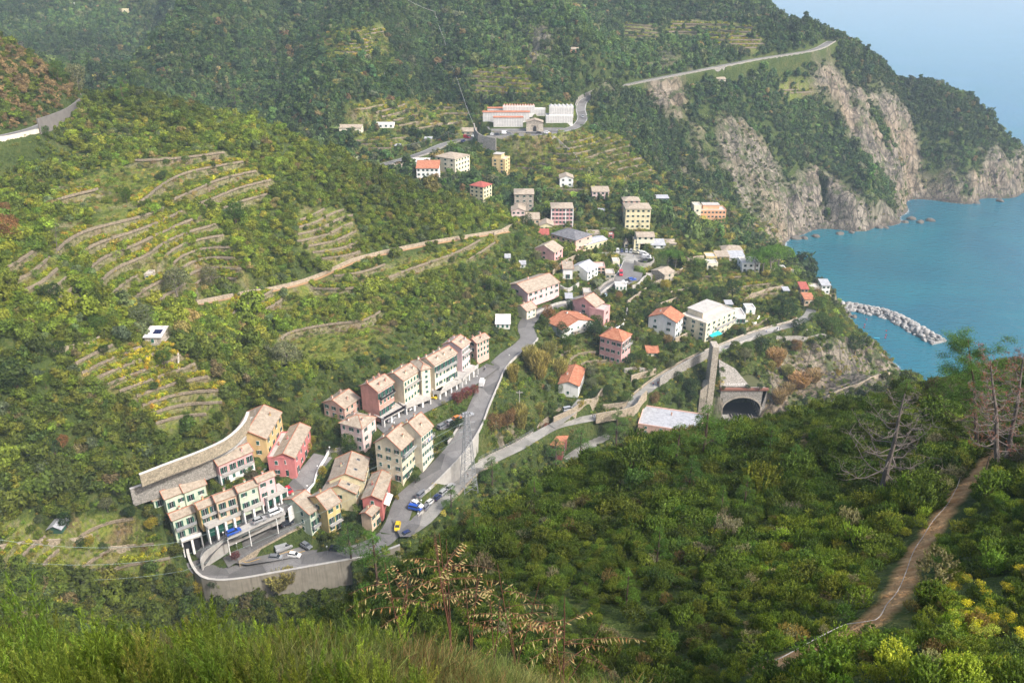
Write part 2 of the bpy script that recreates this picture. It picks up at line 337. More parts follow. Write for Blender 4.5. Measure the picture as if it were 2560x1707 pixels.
# region masks by survey outline (2560-wide survey coordinates) and depth range
PXg, PYg, PZg = proj(GX, GY, GZ)
def region(poly, z0, z1): return inpoly(PXg, PYg, poly) & (PZg > z0) & (PZg < z1)
ROCK = [([(2040,165),(2075,150),(2130,225),(2230,240),(2275,300),(2300,360),(2300,440),(2280,500),(2235,545),(2240,480),(2180,405),(2115,330),(2080,265),(2030,215)], 560, 900, 1.0),
        ([(1955,500),(2030,430),(2130,495),(2215,515),(2265,560),(2000,610),(1955,600)], 540, 900, 1.0), ([(1800,300),(1850,300),(1905,350),(1940,420),(1965,470),(1965,600),(1900,600),(1850,520),(1800,420)], 500, 760, .85),
        ([(1610,208),(1700,203),(1725,260),(1700,310),(1640,280)], 560, 760, .95), ([(1690,400),(1760,470),(1850,540),(1950,595),(1920,615),(1800,545),(1700,450)], 430, 700, .7), ([(1715,290),(1760,330),(1790,420),(1760,430),(1720,360)], 500, 760, .6),
        ([(2330,560),(2270,560),(2262,495),(2300,440),(2335,455),(2365,410),(2400,470),(2445,420),(2485,365),(2520,395),(2560,375),(2560,500),(2450,520)], 600, 900, 1.0),
        ([(1940,590),(2000,590),(2010,620),(1940,610)], 430, 700, 1), ([(2010,610),(2080,660),(2130,760),(2120,800),(2040,745),(2040,690),(1990,640)], 380, 620, .9),
        ([(1770,1040),(1800,960),(1880,935),(1960,900),(2040,860),(2140,850),(2200,880),(2270,930),(2100,1020),(1900,1080)], 330, 470, .95),
        ([(1500,190),(1560,185),(1590,205),(1540,225),(1480,255),(1440,240)], 540, 760, .45), ([(1330,80),(1370,80),(1390,130),(1330,180)], 560, 760, .8), ([(1640,130),(1700,130),(1720,170),(1640,180)], 600, 800, .6),
        ([(1240,1100),(1290,1080),(1310,1130),(1250,1140)], 270, 330, .9)]
VINE = [([(110,480),(300,412),(430,388),(560,380),(700,460),(660,510),(600,535),(420,505),(140,545)], 290, 400, 3.3), ([(130,565),(300,530),(440,518),(545,560),(630,700),(570,720),(400,775),(260,755),(220,655),(120,630)], 245, 350, 3.2),
        ([(750,520),(880,525),(910,645),(830,670),(740,610)], 300, 400, 2.2), ([(500,770),(700,720),(900,680),(1250,590),(1230,640),(1000,700),(760,770),(560,800)], 290, 410, 3.0),
        ([(650,860),(780,810),(960,780),(980,830),(860,900),(700,900)], 255, 330, 2.8), ([(170,900),(250,860),(430,870),(520,930),(570,1000),(500,1060),(400,1090),(350,1010),(220,960)], 190, 262, 2.8),
        ([(860,270),(960,250),(1180,275),(1160,330),(1050,330),(900,320)], 480, 640, 2.8), ([(1180,170),(1330,170),(1330,240),(1190,240)], 540, 700, 2.8), ([(1240,350),(1560,340),(1640,440),(1500,500),(1330,470),(1280,420)], 450, 600, 2.8),
        ([(1680,50),(1880,60),(1920,120),(1850,130),(1760,100),(1660,90)], 600, 820, 2.8), ([(1940,200),(2030,200),(2040,240),(1960,255)], 600, 760, 2.2), ([(800,90),(960,60),(980,140),(820,150)], 560, 760, 2.2), ([(1560,60),(1640,60),(1650,110),(1560,110)],600,800,2.4),
        ([(40,620),(110,630),(200,730),(230,800),(130,760),(0,720)], 200, 262, 2.3), ([(1690,690),(1900,690),(1980,720),(1900,760),(1700,720)], 380, 450, 2.0), ([(0,1300),(330,1290),(430,1390),(430,1440),(0,1430)], 185, 262, 2.2),
        ([(1380,860),(1560,880),(1600,900),(1480,930),(1380,900)], 300, 380, 1.6), ([(1840,780),(1930,790),(1900,830),(1850,830)], 350, 430, 1.6), ([(880,345),(1020,340),(1010,380),(900,380)], 480, 560, 2.2)]
rock = np.zeros(GX.shape); vine = np.zeros(GX.shape); step = np.zeros(GX.shape)
for q, a, b, w in ROCK: rock = np.maximum(rock, region(q, a, b)*w)
for q, a, b, w in VINE:
    r_ = region(q, a, b); vine = np.maximum(vine, r_*1.0); step = np.where(r_, w, step)
def blur(A, n):
    for _ in range(n):
        B = A.copy(); B[1:-1] = (A[:-2]+A[1:-1]*2+A[2:])/4; C_ = B.copy(); C_[:,1:-1] = (B[:,:-2]+B[:,1:-1]*2+B[:,2:])/4; A = C_
    return A
rock = blur(rock, 6); vine = blur(vine, 3)
_u = GX*.9+GY*.44; _v = GY*.9-GX*.44
rock = rock*sstep(-.16, -.04, fbm(_u/20, _v/40, 4, 43) + .5*fbm(GX/7, GY/7, 3, 44) + .10)
rock = np.clip(rock + (fbm(GX/14, GY/14, 4, 41)*.9)*(rock > .02)*(1-rock)*2, 0, 1)
# shore rocks everywhere just above the water
shore = sstep(9, 3, GZ)*(GZ > -3)*sstep(300, 340, PZg); rock = np.maximum(rock, shore)
# gentle terracing of the cultivated and wooded hillsides
def terrace(z, h, sharp): t = z/h; f = t-np.floor(t); return (np.floor(t) + sstep(.5-sharp, .5+sharp, f) - 0.0)*h
allter = mid*(1-rock)*.35
wob = fbm(GX/60, GY/60, 2, 77)*2.0
GZ = GZ*(1-.85*blur(vine,4)) + blur(GZ, 40)*(.85*blur(vine,4))
ZPRE = GZ+wob
tz = np.where(step > 0, terrace(GZ+wob, np.maximum(step,1), .07)-wob, GZ); GZ = GZ*(1-vine) + tz*vine
tz = terrace(GZ+wob, 2.6, .25)-wob; w_ = (far*.5+mid*.5)*(1-vine)*(1-rock)*sstep(140, 200, PZg); GZ = GZ*(1-w_) + tz*w_
# broken rock relief
ux = GX*.9+GY*.44+fbm(GX/40,GY/40,2,88)*30; uy = GY*.9-GX*.44; rr = np.abs(fbm(ux/13, uy/55, 4, 51))*2; big = np.abs(fbm(ux/42, uy/120, 3, 61))*2
GZ = GZ + rock*sd_*((.35-rr)*15 + (.35-big)*18 + fbm(GX/6, GY/6, 3, 71)*6 + (.3-np.abs(fbm(ux/4.5, uy/12, 3, 72))*2)*5)*sstep(300, 460, PZg)*sstep(0, 12, GZ)*offroad + rock*(1-sstep(300,420,PZg))*(.5-rr)*3
GZ = np.where(GZ < 1.5, np.minimum(GZ, 1.5) - (1.5-GZ)*.5, GZ)
# roads and pads pressed into the ground
roadness = np.full(GX.shape, 99.0); rz = np.zeros(GX.shape)
for k, (p, w) in RS.items():
    d, z = dist_poly(GX, GY, p); e = d-w/2; m = e < roadness; roadness[m] = e[m]; rz[m] = z[m]
TR = [(1925,1668),(1960,1648),(2050,1612),(2140,1575),(2215,1520),(2255,1460),(2290,1390),(2335,1320),(2385,1250),(2430,1200),(2470,1150),(2490,1120)]
TRAIL = resample([hit(*p) for p in TR], 1.0)
TRAIL[:,2] = hgt(TRAIL[:,0], TRAIL[:,1])
PW = resample([hit(*p) for p in [(500,762),(600,742),(700,725),(790,700),(850,672),(900,652),(1000,628),(1100,608),(1200,592),(1275,580)]], 2.0)
for _ in range(6): PW[1:-1] = (PW[:-2]+PW[1:-1]*2+PW[2:])/4
roadside = np.zeros(GX.shape)
def press(e, z, soft=3.5, hard=.6):
    global GZ
    w = 1-sstep(hard, soft, e); GZ = GZ*(1-w) + z*w
def sdist_poly(x, y, q):
    c = inpoly(x, y, q); d, _ = dist_poly_far(x, y, np.vstack([q, q[:1]])); return np.where(c, -d, d)
for q, z, nm in PADW:
    lo = q.min(0)-8; hi = q.max(0)+8; s = (GX>lo[0])&(GX<hi[0])&(GY>lo[1])&(GY<hi[1]); e = np.full(GX.shape, 99.0); e[s] = sdist_poly(GX[s], GY[s], q); press(e, z-.12); roadness = np.minimum(roadness, e)
dd_, dz_ = dist_poly(GX, GY, PW); press(dd_-1.0, dz_, 3); pathd = dd_
d_t, _ = dist_poly(GX, GY, TRAIL)
e_ = np.full(GX.shape, 99.0)
for k, (p, w) in RS.items():
    d, z = dist_poly(GX, GY, p); m = (d-w/2) < e_; e_[m] = (d-w/2)[m]; rz[m] = z[m]
press(e_, rz-.15)
# keep cuttings open
# ------------------------------------------------------------------ buildings, surveyed
HS = []
def hc(k, B, top, Rr, Ll, z0, label, roof='x', col='cream', rc='tan', rows=2, nR=3, nL=2, rise=None, **kw):
    """near corner B (base) with eave height at image row top; Rr, Ll = far ends of the right and left eaves"""
    b = kp(k, *B); ty = kp(k, 0, top)[1]
    w0 = WZ(*b, z0) if z0 is not None else tuple(hit(*b)); z0 = w0[2]
    lo, hi = z0, z0+60
    for _ in range(40):
        m_ = (lo+hi)/2
        if proj(w0[0], w0[1], m_)[1] > ty: lo = m_
        else: hi = m_
    zt = lo; pr = np.array(WZ(*kp(k, *Rr), zt)[:2])-w0[:2]; pl = np.array(WZ(*kp(k, *Ll), zt)[:2])-w0[:2]
    ar = math.atan2(pr[1], pr[0]); al = math.atan2(pl[1], pl[0])-math.pi/2
    lr, ll = np.hypot(*pr), np.hypot(*pl); da = (al-ar+math.pi) % (2*math.pi)-math.pi
    a = ar + da*ll/(lr+ll)*kw.pop('aw', 1.0)
    w = kw.pop('w', None) or lr; d = kw.pop('d', None) or ll
    HS.append(dict(c=np.array(w0[:2]), a=a, w=min(w, 34), d=min(d, 30), z=z0, h=zt-z0, label=label, roof=roof, col=col, rc=rc, rows=rows, nR=nR, nL=nL, rise=rise, **kw))
def hf(k, xl, xr, top, base, depth, label, z0=None, roof='y', col='cream', rc='tan', rows=2, nR=3, nL=1, rise=None, yaw=0, **kw):
    """facade facing the look-out: left and right edges, eave row, base row"""
    b = kp(k, xl, base); e = kp(k, xr, base)
    w0 = WZ(*b, z0) if z0 is not None else tuple(hit(*kp(k, (xl+xr)/2, base))); z0 = w0[2]
    w0 = np.array(WZ(*b, z0)); w1 = np.array(WZ(*e, z0)); ty = kp(k, 0, top)[1]
    lo, hi = z0, z0+60
    for _ in range(40):
        m_ = (lo+hi)/2
        if proj(w0[0], w0[1], m_)[1] > ty: lo = m_
        else: hi = m_
    v = w1[:2]-w0[:2]; a = math.atan2(v[1], v[0]) + R(yaw)
    HS.append(dict(c=w0[:2], a=a, w=np.hypot(*v)/max(.6, math.cos(R(yaw))), d=depth, z=z0, h=lo-z0, label=label, roof=roof, col=col, rc=rc, rows=rows, nR=nR, nL=nL, rise=rise, **kw))
# lower estate
hc(1,(275,850),785,(345,765),(195,740),52.8,'narrow pale green end house of the low stepped terrace, its awning above the garden',col='mint',rows=1,nR=1,nL=1,chim=1)
hc(1,(372,862),770,(510,712),(300,712),53,'middle pale green unit of the low stepped terrace under the stone retaining wall',col='mint',rows=1,nR=2,nL=1,chim=0)
hc(1,(520,805),718,(670,655),(455,660),53.4,'highest pale green unit of the low stepped terrace, large pale chimney at its end',col='mint',rows=1,nR=2,nL=0,chim=1)
hc(1,(445,1095),937,(585,870),(375,885),44.6,'pale green corner house with a balcony above the leftmost white garage arches',col='mint',rows=2,nR=2,nL=1,balc=1)
hc(1,(645,985),850,(765,795),(575,805),48.6,'mustard yellow house with open balcony doors above green garages',col='mustard',rows=2,nR=2,nL=0,balc=1)
hc(1,(782,945),793,(910,738),(720,745),49.2,'pale peach house joined to the right side of the mustard yellow house',col='peach',rows=2,nR=2,nL=0,balc=1)
hc(1,(955,865),718,(1080,665),(890,675),50.8,'pale green house with a large glazed ground floor between the peach and the pink house',col='mint',rows=2,nR=2,nL=0)
hc(1,(1105,790),640,(1215,590),(1040,610),51.6,'light pink house next to the parked red car, a flowered terrace in front',col='lpink',rows=2,nR=2,nL=0)
hc(1,(800,668),508,(1050,405),(680,462),55.2,'long pink house with a white lower floor and a balcony along its front',col='pink',rows=2,nR=4,nL=1,balc=1,white=1,chim=2)
hc(1,(1165,445),300,(1222,172),(995,300),57.5,'ochre yellow gabled house at the top of the estate beside the curved wall',col='ochre',rows=2,nR=4,nL=2,d=11,w=16,chim=2)
hc(1,(1385,598),450,(1430,262),(1305,430),51.6,'deep rose house with a stepped roof beside the roof terrace',col='rose',rows=2,nR=4,nL=1,w=18,d=6.5)
hc(1,(1305,598),455,(1345,330),(1228,452),51.6,'rose coloured wing with a flat grey roof terrace',roof='flat',col='rose',rows=2,nR=0,nL=1,w=15,d=5.2)
hc(3,(238,1250),1035,(350,970),(20,985),40.3,'pale mint gabled house at the left of the duplex by the stone parking wall',col='mint',rows=3,nR=2,nL=2,balc=1,d=13,rise=3)
hc(3,(410,1235),985,(505,908),(262,905),41,'bright yellow gabled house at the right of the duplex, balcony over the stairs',col='yellow',rows=3,nR=2,nL=1,balc=1,d=9,rise=2.5)
hc(3,(680,1010),832,(735,700),(335,818),44.6,'pale yellow gabled house with skylights, front half of the long pair',col='lemon',rows=2,nR=4,nL=1,skyl=2,d=10.5,rise=2.6)
hc(3,(750,860),705,(765,560),(400,705),47.6,'pale yellow gabled house with skylights, rear half of the long pair',col='lemon',rows=2,nR=4,nL=0,skyl=3,d=10.5,w=12,rise=2.6)
hc(3,(930,1048),895,(962,740),(812,880),45.4,'small red house with a white awning beside the car park',col='red',rows=2,nR=1,nL=1,w=13,d=6)
hc(3,(828,1205),1055,(885,965),(722,1020),42.6,'small peach house in front of the red one, behind the pine',col='peach',rows=2,nR=2,nL=0)
hc(3,(1128,730),403,(1262,288),(835,350),49.4,'tall cream four storey house beside the electricity pylon, arched terrace at its left',col='cream',rows=4,nR=4,nL=3,balc=3,chim=3,rise=3.6)
hc(3,(1322,588),265,(1440,180),(1065,215),51.2,'tall cream four storey house uphill of its twin, laundry on the balcony',col='cream2',rows=4,nR=5,nL=0,balc=3,chim=3,rise=3.6)
hc(2,(465,1112),893,(588,800),(235,855),52.6,'pale pink block with a low hipped roof and roof terrace',roof='hip',col='palepink',rows=3,nR=2,nL=3,chim=4,rise=1.8)
hc(2,(300,830),715,(440,628),(85,672),58.6,'salmon house with a wide gable standing left of the coral house',col='salmon',rows=2,nR=3,nL=3,chim=3)
hc(2,(605,790),565,(745,490),(412,525),60.3,'coral three storey house with green shutters and dark railings, first of the hillside row',col='coral',rows=3,nR=4,nL=0,balc=2,chim=5)
hc(2,(828,680),465,(965,385),(650,425),61,'long cream three storey house, second of the hillside row',col='cream',rows=3,nR=5,nL=0,balc=2,chim=4)
hc(2,(985,600),375,(1045,345),(935,320),61.2,'narrow cream stair tower with tall window grids between two row houses',col='cream2',roof='hip',rows=5,nR=1,nL=0,rise=1.2,d=8)
hc(2,(1100,548),330,(1290,222),(950,285),61.8,'cream house with a salmon bay, third of the hillside row',col='cream2',rows=3,nR=6,nL=1,balc=2,chim=6)
hc(2,(1340,388),180,(1405,120),(1165,145),62,'lilac pink three storey house, fourth of the hillside row',col='lilac',rows=3,nR=4,nL=0,balc=2,chim=4)
hc(2,(1470,282),135,(1563,80),(1400,100),62,'peach house closing the upper end of the hillside row',col='salmon',rows=3,nR=4,nL=1,chim=3)
# village
hf(7,1635,1835,1198,1385,12,'pink palazzo with white window frames and five storeys',col='rosepink',roof='hip',rows=5,nR=6,nL=0,trim=1,rise=1.5)
hf(7,1292,1470,1066,1243,12,'bare grey stone house of four storeys',col='stone',roof='hip',rows=4,nR=3,nL=0,rise=1.5)
hc(7,(1205,905),745,(1260,722),(1122,742),None,'tall yellow tower house with a set back top floor',col='deepyellow',roof='flat',rows=5,nR=2,nL=2,w=9,d=9,pent=1)
hc(7,(742,902),740,(835,715),(590,722),None,'large cream hipped villa right below the coast road',col='cream',roof='hip',rows=4,nR=5,nL=3,w=15,d=15,rise=2)
hf(7,383,588,825,945,10,'white house with a single orange roof slope and three rows of windows',col='white',rc='tile',roof='sx',rows=3,nR=5,rise=2.5)
hc(7,(1004,1145),1002,(1066,985),(905,992),None,'narrow yellow house with a red hipped roof',col='lemon',rc='redtile',roof='hip',rows=4,nR=3,nL=3,w=9,d=9.5,rise=2)
hf(7,1715,1840,918,1000,9,'small white gabled farmhouse alone on the green slope',col='white',rows=2,nR=2,rise=1.5)
hf(7,2018,2172,1043,1112,8,'little house half pink and half cream on the terraced slope',col='palepink',rows=2,nR=4,roof='sx',rise=1.2)
hf(7,790,935,483,515,8,'beige roofed cabin where the coast road widens',col='stone',rows=1,nR=3,roof='sx',rise=1.2)
hf(7,142,232,825,852,7,'small beige hut left of the white house with the orange roof',col='cream2',rows=1,nR=2,roof='sx',rise=1)
hf(7,1265,1392,1222,1310,9,'pale pink house in front of the stone house',col='palepink',rows=2,nR=3,nL=1,rise=1.5)
hf(7,1292,1385,1170,1232,6,'pale stepped house squeezed against the foot of the stone house',col='cream2',rows=2,nR=2,rise=1.2)
hf(7,1405,1525,1300,1350,8,'low peach house with dark solar panels',col='peach',rows=1,nR=3,roof='sx',rise=1.5)
hf(7,1530,1655,1360,1412,9,'low pale yellow house left of the pink palazzo',col='lemon',rows=1,nR=3,roof='y',rise=1.6)
hf(7,1497,1612,1452,1482,7,'white cottage with a dark red roof',col='white',rc='redtile',rows=1,nR=2,roof='sx',rise=1.6)
hc(4,(865,390),265,(1005,238),(680,232),None,'pink villa with a dark slate hipped roof',col='salmon',rc='slate',roof='hip',rows=2,nR=2,nL=5,w=14,d=17,rise=2.5)
hc(4,(962,392),322,(1150,285),(915,318),None,'long low yellow and white house beside the slate roofed villa',col='lemon',rc='grey',roof='x',rows=1,nR=5,nL=0,w=17,d=8,rise=1)
hc(4,(635,502),400,(718,352),(470,368),None,'rose pink house with a beige roof on the slope left of the square',col='pink',rows=2,nR=2,nL=1,w=9,d=12)
hc(4,(995,705),612,(1060,575),(855,575),None,'white modern house with a grey roof beside the building site',col='white',rc='grey',rows=2,nR=3,nL=1,w=10,d=11)
hf(4,728,835,575,685,8,'white cubic house with a yellow awning',col='white',roof='sx',rows=1,nR=1,rise=1)
hc(4,(345,955),840,(585,765),(130,760),None,'large pink farmhouse with a broad beige roof above the main road',col='lpink',rows=2,nR=6,nL=1,w=20,d=14,rise=2.4)
hc(4,(335,1130),1035,(400,1000),(228,985),None,'small beige house over a green garage door on the main road',col='cream2',rows=2,nR=2,nL=0,w=6,d=7)
hc(5,(875,238),97,(912,70),(765,55),None,'tall pink house with a beige roof below the parked cars',col='pink',rows=3,nR=1,nL=1,w=7,d=12)
hc(5,(955,270),135,(985,105),(885,115),None,'pink terraced wing with brown shutters, lower part of the tall pink house',col='pink',roof='flat',rows=2,nR=1,nL=0,w=7,d=7)
hc(5,(590,375),300,(790,250),(518,268),None,'white chalet with a big orange roof and a long balcony',col='white',rc='tile',roof='y',rows=2,nR=5,nL=0,w=17,d=11,rise=2.6,balc=1)
hc(5,(1110,615),405,(1242,352),(912,370),None,'pink apartment house with an orange hipped roof',col='pink',rc='tile',roof='hip',rows=3,nR=3,nL=4,balc=2,rise=3)
hc(5,(730,905),800,(797,690),(645,800),None,'narrow house with a long orange roof at the end of the driveway',col='white',rc='tile',roof='x',rows=1,nR=2,nL=1,d=8,w=15,rise=1.4)
hf(5,1345,1447,508,535,5,'tiny outbuilding with an orange roof and a terrace',col='cream2',rc='tile',rows=1,nR=2,roof='sx',rise=1)
hc(5,(1590,395),235,(1690,175),(1447,210),None,'white three storey house with an orange gabled roof',col='white',rc='tile',rows=3,nR=3,nL=2,d=13,rise=2.8)
hc(6,(540,862),705,(785,605),(410,655),None,'cream hotel with stacked balconies and a turquoise awning',col='cream',roof='flat',rows=4,nR=6,nL=3,balc=2,w=24,d=14,pent=1,awn=1)
hc(5,(585,1462),1340,(670,1240),(350,1315),None,'dark red house with an orange hipped roof beside the footpath',col='darkred',rc='tile',roof='hip',rows=3,nR=2,nL=2,rise=2.6,w=14)
hc(5,(1258,1250),1140,(1480,1185),(1180,1045),None,'pink station block with a large flat grey roof',col='salmon',roof='flat',rc='grey',rows=3,nR=4,nL=1,w=24,d=15,aw=.3)

K[12] = (0,0,1)
hf(12,1562,1624,522,573,12,'tall pale yellow house with rows of dark windows behind the square',col='lemon',roof='hip',rows=4,nR=5,rise=1.6)
hf(12,1557,1598,502,530,8,'salmon house rising behind the tall pale yellow one',col='salmon',roof='hip',rows=3,nR=3,rise=1.5)
hf(8,262,422,1290,1366,10,'orange terraced house with three rows of windows near the cliff',col='orange',roof='flat',rows=3,nR=7,pent=1)
hf(8,225,270,1262,1350,8,'pale cream house attached to the left of the orange one',col='cream2',roof='flat',rows=2,nR=1)
hf(8,490,528,1440,1466,5,'tiny white hut with a red roof above the cliff edge',col='white',rc='tile',rows=1,nR=1,roof='sx',rise=1)
hf(8,374,426,486,500,6,'lone beige hut on the slope under the coast road',col='cream2',rows=1,nR=1,roof='sx',rise=1)
hf(4,1535,1722,228,262,9,'cream roofed house on the old brick bastion',z0=59,col='cream2',roof='x',rows=1,nR=3,rise=1.4)
hf(4,1497,1565,268,392,6,'tall narrow yellow house beside the bastion',col='lemon',roof='flat',rows=4,nR=1)
hf(4,1690,1840,318,352,8,'low shed with a pale blue grey roof on the bastion',z0=55,col='white',rc='grey',roof='sx',rows=1,nR=2,rise=1)
hf(6,553,640,145,176,7,'yellow bungalow with a white roof',col='yellow',roof='flat',rows=1,nR=3)
hf(6,640,745,140,174,7,'yellow bungalow with a beige roof beside its white roofed neighbour',col='yellow',roof='sx',rows=1,nR=3,rise=1)
hf(6,693,862,92,128,9,'pink villa with a beige hipped roof near the umbrella pines',col='palepink',roof='hip',rows=1,nR=5,rise=2)
hf(6,748,878,150,185,8,'grey roofed annex left of the umbrella pines',col='white',rc='grey',roof='sx',rows=1,nR=2,rise=1.4)
hf(6,852,1000,200,272,10,'white house half hidden under the umbrella pines',col='white',roof='flat',rows=2,nR=3)
hc(4,(1830,742),642,(1885,622),(1735,605),None,'square beige house with a beige roof right of the lower car park',col='stone2',roof='x',rows=2,nR=1,nL=0,w=8,d=9,rise=1.4)
hf(6,1345,1406,412,472,6,'narrow orange house with a red roof above the harbour',col='orange',rc='redtile',rows=2,nR=2,roof='sx',rise=1.6)
hf(6,1518,1588,382,455,7,'white two tier house with an open balcony on the cliff edge',col='white',rc='grey',rows=2,nR=2,roof='sx',rise=1.4)
hf(6,1378,1455,498,552,6,'pink and yellow cottage below the narrow orange house',col='peach',rc='tile',rows=1,nR=2,roof='sx',rise=1)
hf(6,740,880,640,700,9,'low white house with a flat beige roof right of the hotel',col='white',roof='flat',rows=1,nR=4)
hf(6,888,965,580,622,6,'open sided white pavilion on the garden terrace',col='white',roof='flat',rows=1,nR=1)
hf(9,350,480,752,785,9,'beige farmhouse with two dark doorways on the terraced hillside',col='cream2',rows=1,nR=3,roof='x',rise=1.3)
hf(9,548,668,732,752,6,'row of low white sheds on the terraced hillside',col='white',rows=1,nR=4,roof='flat')
hf(9,1703,1755,291,310,6,'tiny orange cabin high on the spur',col='orange',rows=1,nR=1,roof='sx',rise=1)
hf(9,1402,1434,68,80,5,'tiny white cabin on the crest of the spur',col='white',rows=1,nR=1,roof='flat')
hf(10,895,940,70,95,6,'small yellow hut in the far woods',col='lemon',rows=1,nR=1,roof='flat')
hf(10,545,578,24,36,5,'small white shed in the far woods',col='white',rows=1,nR=1,roof='flat')
hf(11,1070,1190,1008,1066,6,'stone hut with solar panels on its pale roof',col='stone2',rc='pale',rows=1,nR=1,roof='sx',solar=1,rise=1)
hf(11,1066,1112,552,585,4,'tiny stone toolshed between the vineyard terraces',col='stone2',rows=1,nR=1,roof='flat')
hf(4,100,152,465,490,4,'small grey wooden shed below the vineyard path',col='stone2',rc='grey',rows=1,nR=1,roof='sx',rise=.6)
hf(4,258,320,530,562,4,'small white hut with a grey roof on the grassy slope',col='white',rc='grey',rows=1,nR=1,roof='sx',rise=.6)
hf(4,0,150,1175,1230,8,'white roofed house hidden in the trees left of the main road',col='white',rc='pale',rows=1,nR=3,roof='sx',rise=.8)
hf(4,1222,1282,215,240,5,'small brick red cabin behind the square',col='darkred',rows=1,nR=1,roof='flat')
hf(4,998,1130,205,240,6,'low pale yellow outbuilding behind the slate roofed villa',col='lemon',rows=1,nR=2,roof='sx',rise=.8)
K[13] = (0,1000,3.484)
hf(13,428,538,1120,1160,4,'small dark green garden shed with a grey gabled roof',col='dgreen',rc='grey',rows=1,nR=0,roof='y',rise=1)
hf(4,1270,1345,500,556,6,'low garage with a green door beside the building site',col='cream2',roof='flat',rows=1,nR=1)
hf(4,1190,1290,632,690,7,'open concrete shell of the building site',col='stone2',roof='flat',rows=1,nR=2)
hf(4,1062,1185,560,628,7,'unfinished reddish block of the building site',col='salmon',roof='flat',rows=2,nR=3)
hf(4,950,1035,838,880,6,'low garage with a glass front on the main road bend',col='stone2',roof='flat',rows=1,nR=1)
hf(4,760,830,895,945,5,'open lean-to above the main road bend',col='stone2',rc='grey',roof='sx',rows=1,nR=1,rise=.6)
hf(4,1395,1440,300,345,3,'small stone shrine with a pointed roof behind the square',col='stone2',roof='y',rows=1,nR=1,rise=2.2)
hf(4,1840,1958,300,352,8,'round looking grey roofed block on the bastion',z0=53,col='stone',roof='hip',rows=1,nR=0,rise=.8)
hf(4,1300,1420,762,815,5,'white open front under the curved car park',col='white',roof='flat',rows=1,nR=3)
hf(6,1178,1222,242,270,5,'small white hut right of the umbrella pines',col='white',roof='flat',rows=1,nR=1)
hf(6,1252,1310,272,300,5,'flat white kiosk above the cliff terraces',col='white',roof='flat',rows=1,nR=1)
hf(6,1342,1388,212,240,4,'tiny kiosk with a red hipped roof above the sea',col='cream2',rc='redtile',roof='hip',rows=1,nR=1,rise=1)
hf(6,1205,1250,425,455,4,'small green shed on the cliff terraces',col='dgreen',rc='grey',roof='sx',rows=1,nR=0,rise=.5)
hf(6,1410,1468,300,335,5,'white house at the cliff edge behind the orange one',col='white',roof='flat',rows=1,nR=2)
hf(6,1420,1500,400,440,6,'pale stone house on the harbour rocks',col='stone2',roof='flat',rows=1,nR=2)
hf(6,720,775,540,570,4,'small dark green tool shed above the hotel',col='dgreen',rc='grey',roof='sx',rows=1,nR=0,rise=.5)
hf(6,560,650,200,250,6,'pale low house in front of the yellow bungalow',col='cream2',roof='flat',rows=1,nR=2)
hf(4,1640,1700,655,700,4,'small stone store in the wall below the square',col='stone2',roof='flat',rows=1,nR=1)
hf(4,850,930,1110,1145,5,'white garden pavilion behind the chalet',col='white',roof='flat',rows=1,nR=0)
hf(8,0,75,1215,1245,6,'long turquoise greenhouse on the slope above the tall yellow house',col='dgreen',rc='grey',roof='sx',rows=1,nR=3,rise=.6)
hf(7,2080,2135,1225,1248,4,'small blue grey shed on the green slope',col='stone2',rc='grey',roof='sx',rows=1,nR=1,rise=.4)
hf(7,180,225,615,650,4,'small turquoise shed below the terraced fields',col='dgreen',rc='grey',roof='sx',rows=1,nR=0,rise=.4)
hf(7,455,520,548,585,4,'small green roofed shed by the thin pole',col='stone2',rc='grey',roof='sx',rows=1,nR=1,rise=.4)
hf(7,330,495,765,798,7,'long white shed behind the white house with the orange roof',col='white',rc='pale',roof='sx',rows=1,nR=3,rise=.8)
hc(5,(1030,1640) if False else (150,1180),1120,(230,1090),(60,1095),None,'hidden') if False else None
# cemetery blocks
CEM = []
def cem(xl, xr, top, base, depth, z0, label, **kw):
    n = len(HS); hf(7, xl, xr, top, base, depth, label, z0=z0, col='marble', rows=0, nR=0, roof='flat', **kw); HS[n]['cem'] = kw; CEM.append(n)
cem(1185,1480,250,318,5,103,'long white burial block with a scalloped roof at the back of the cemetery',scal=12)
cem(1042,1188,272,308,5,102.5,'short white chapel row at the back left of the cemetery',rt=1)
cem(998,1432,308,388,5,99,'longest burial block with a thin red tile roof',rt=1)
cem(1098,1372,358,438,5,96.8,'front burial block with a thin red tile roof above the stone wall',rt=1)
cem(1618,1842,258,325,7,104,'upper tier of the tall white burial block with a scalloped roof',scal=6)
cem(1586,1836,335,402,8,98.5,'lower tier of the tall white burial block, faced with rows of niches')
cem(1475,1580,275,335,5,101,'group of narrow white family tombs in the middle of the cemetery')
hf(7,1405,1558,395,490,7,'grey stone gatehouse of the cemetery with an arched door',z0=95.4,col='stone',rows=0,nR=0,roof='y',rise=1.6,arch=1)
for h in HS:
    cx = h['c']; r = np.array([math.cos(h['a']), math.sin(h['a'])]); l = np.array([-r[1], r[0]]); h['r'] = r; h['l'] = l
    h['quad'] = np.array([cx, cx+r*h['w'], cx+r*h['w']+l*h['d'], cx+l*h['d']])
for i, h in enumerate(HS):
    q = h['quad']; s = (GX>q[:,0].min()-6)&(GX<q[:,0].max()+6)&(GY>q[:,1].min()-6)&(GY<q[:,1].max()+6)
    e = np.full(GX.shape, 99.0); e[s] = sdist_poly(GX[s], GY[s], q); press(e-.4, h['z']-.1, 3.2); roadness = np.minimum(roadness, e)
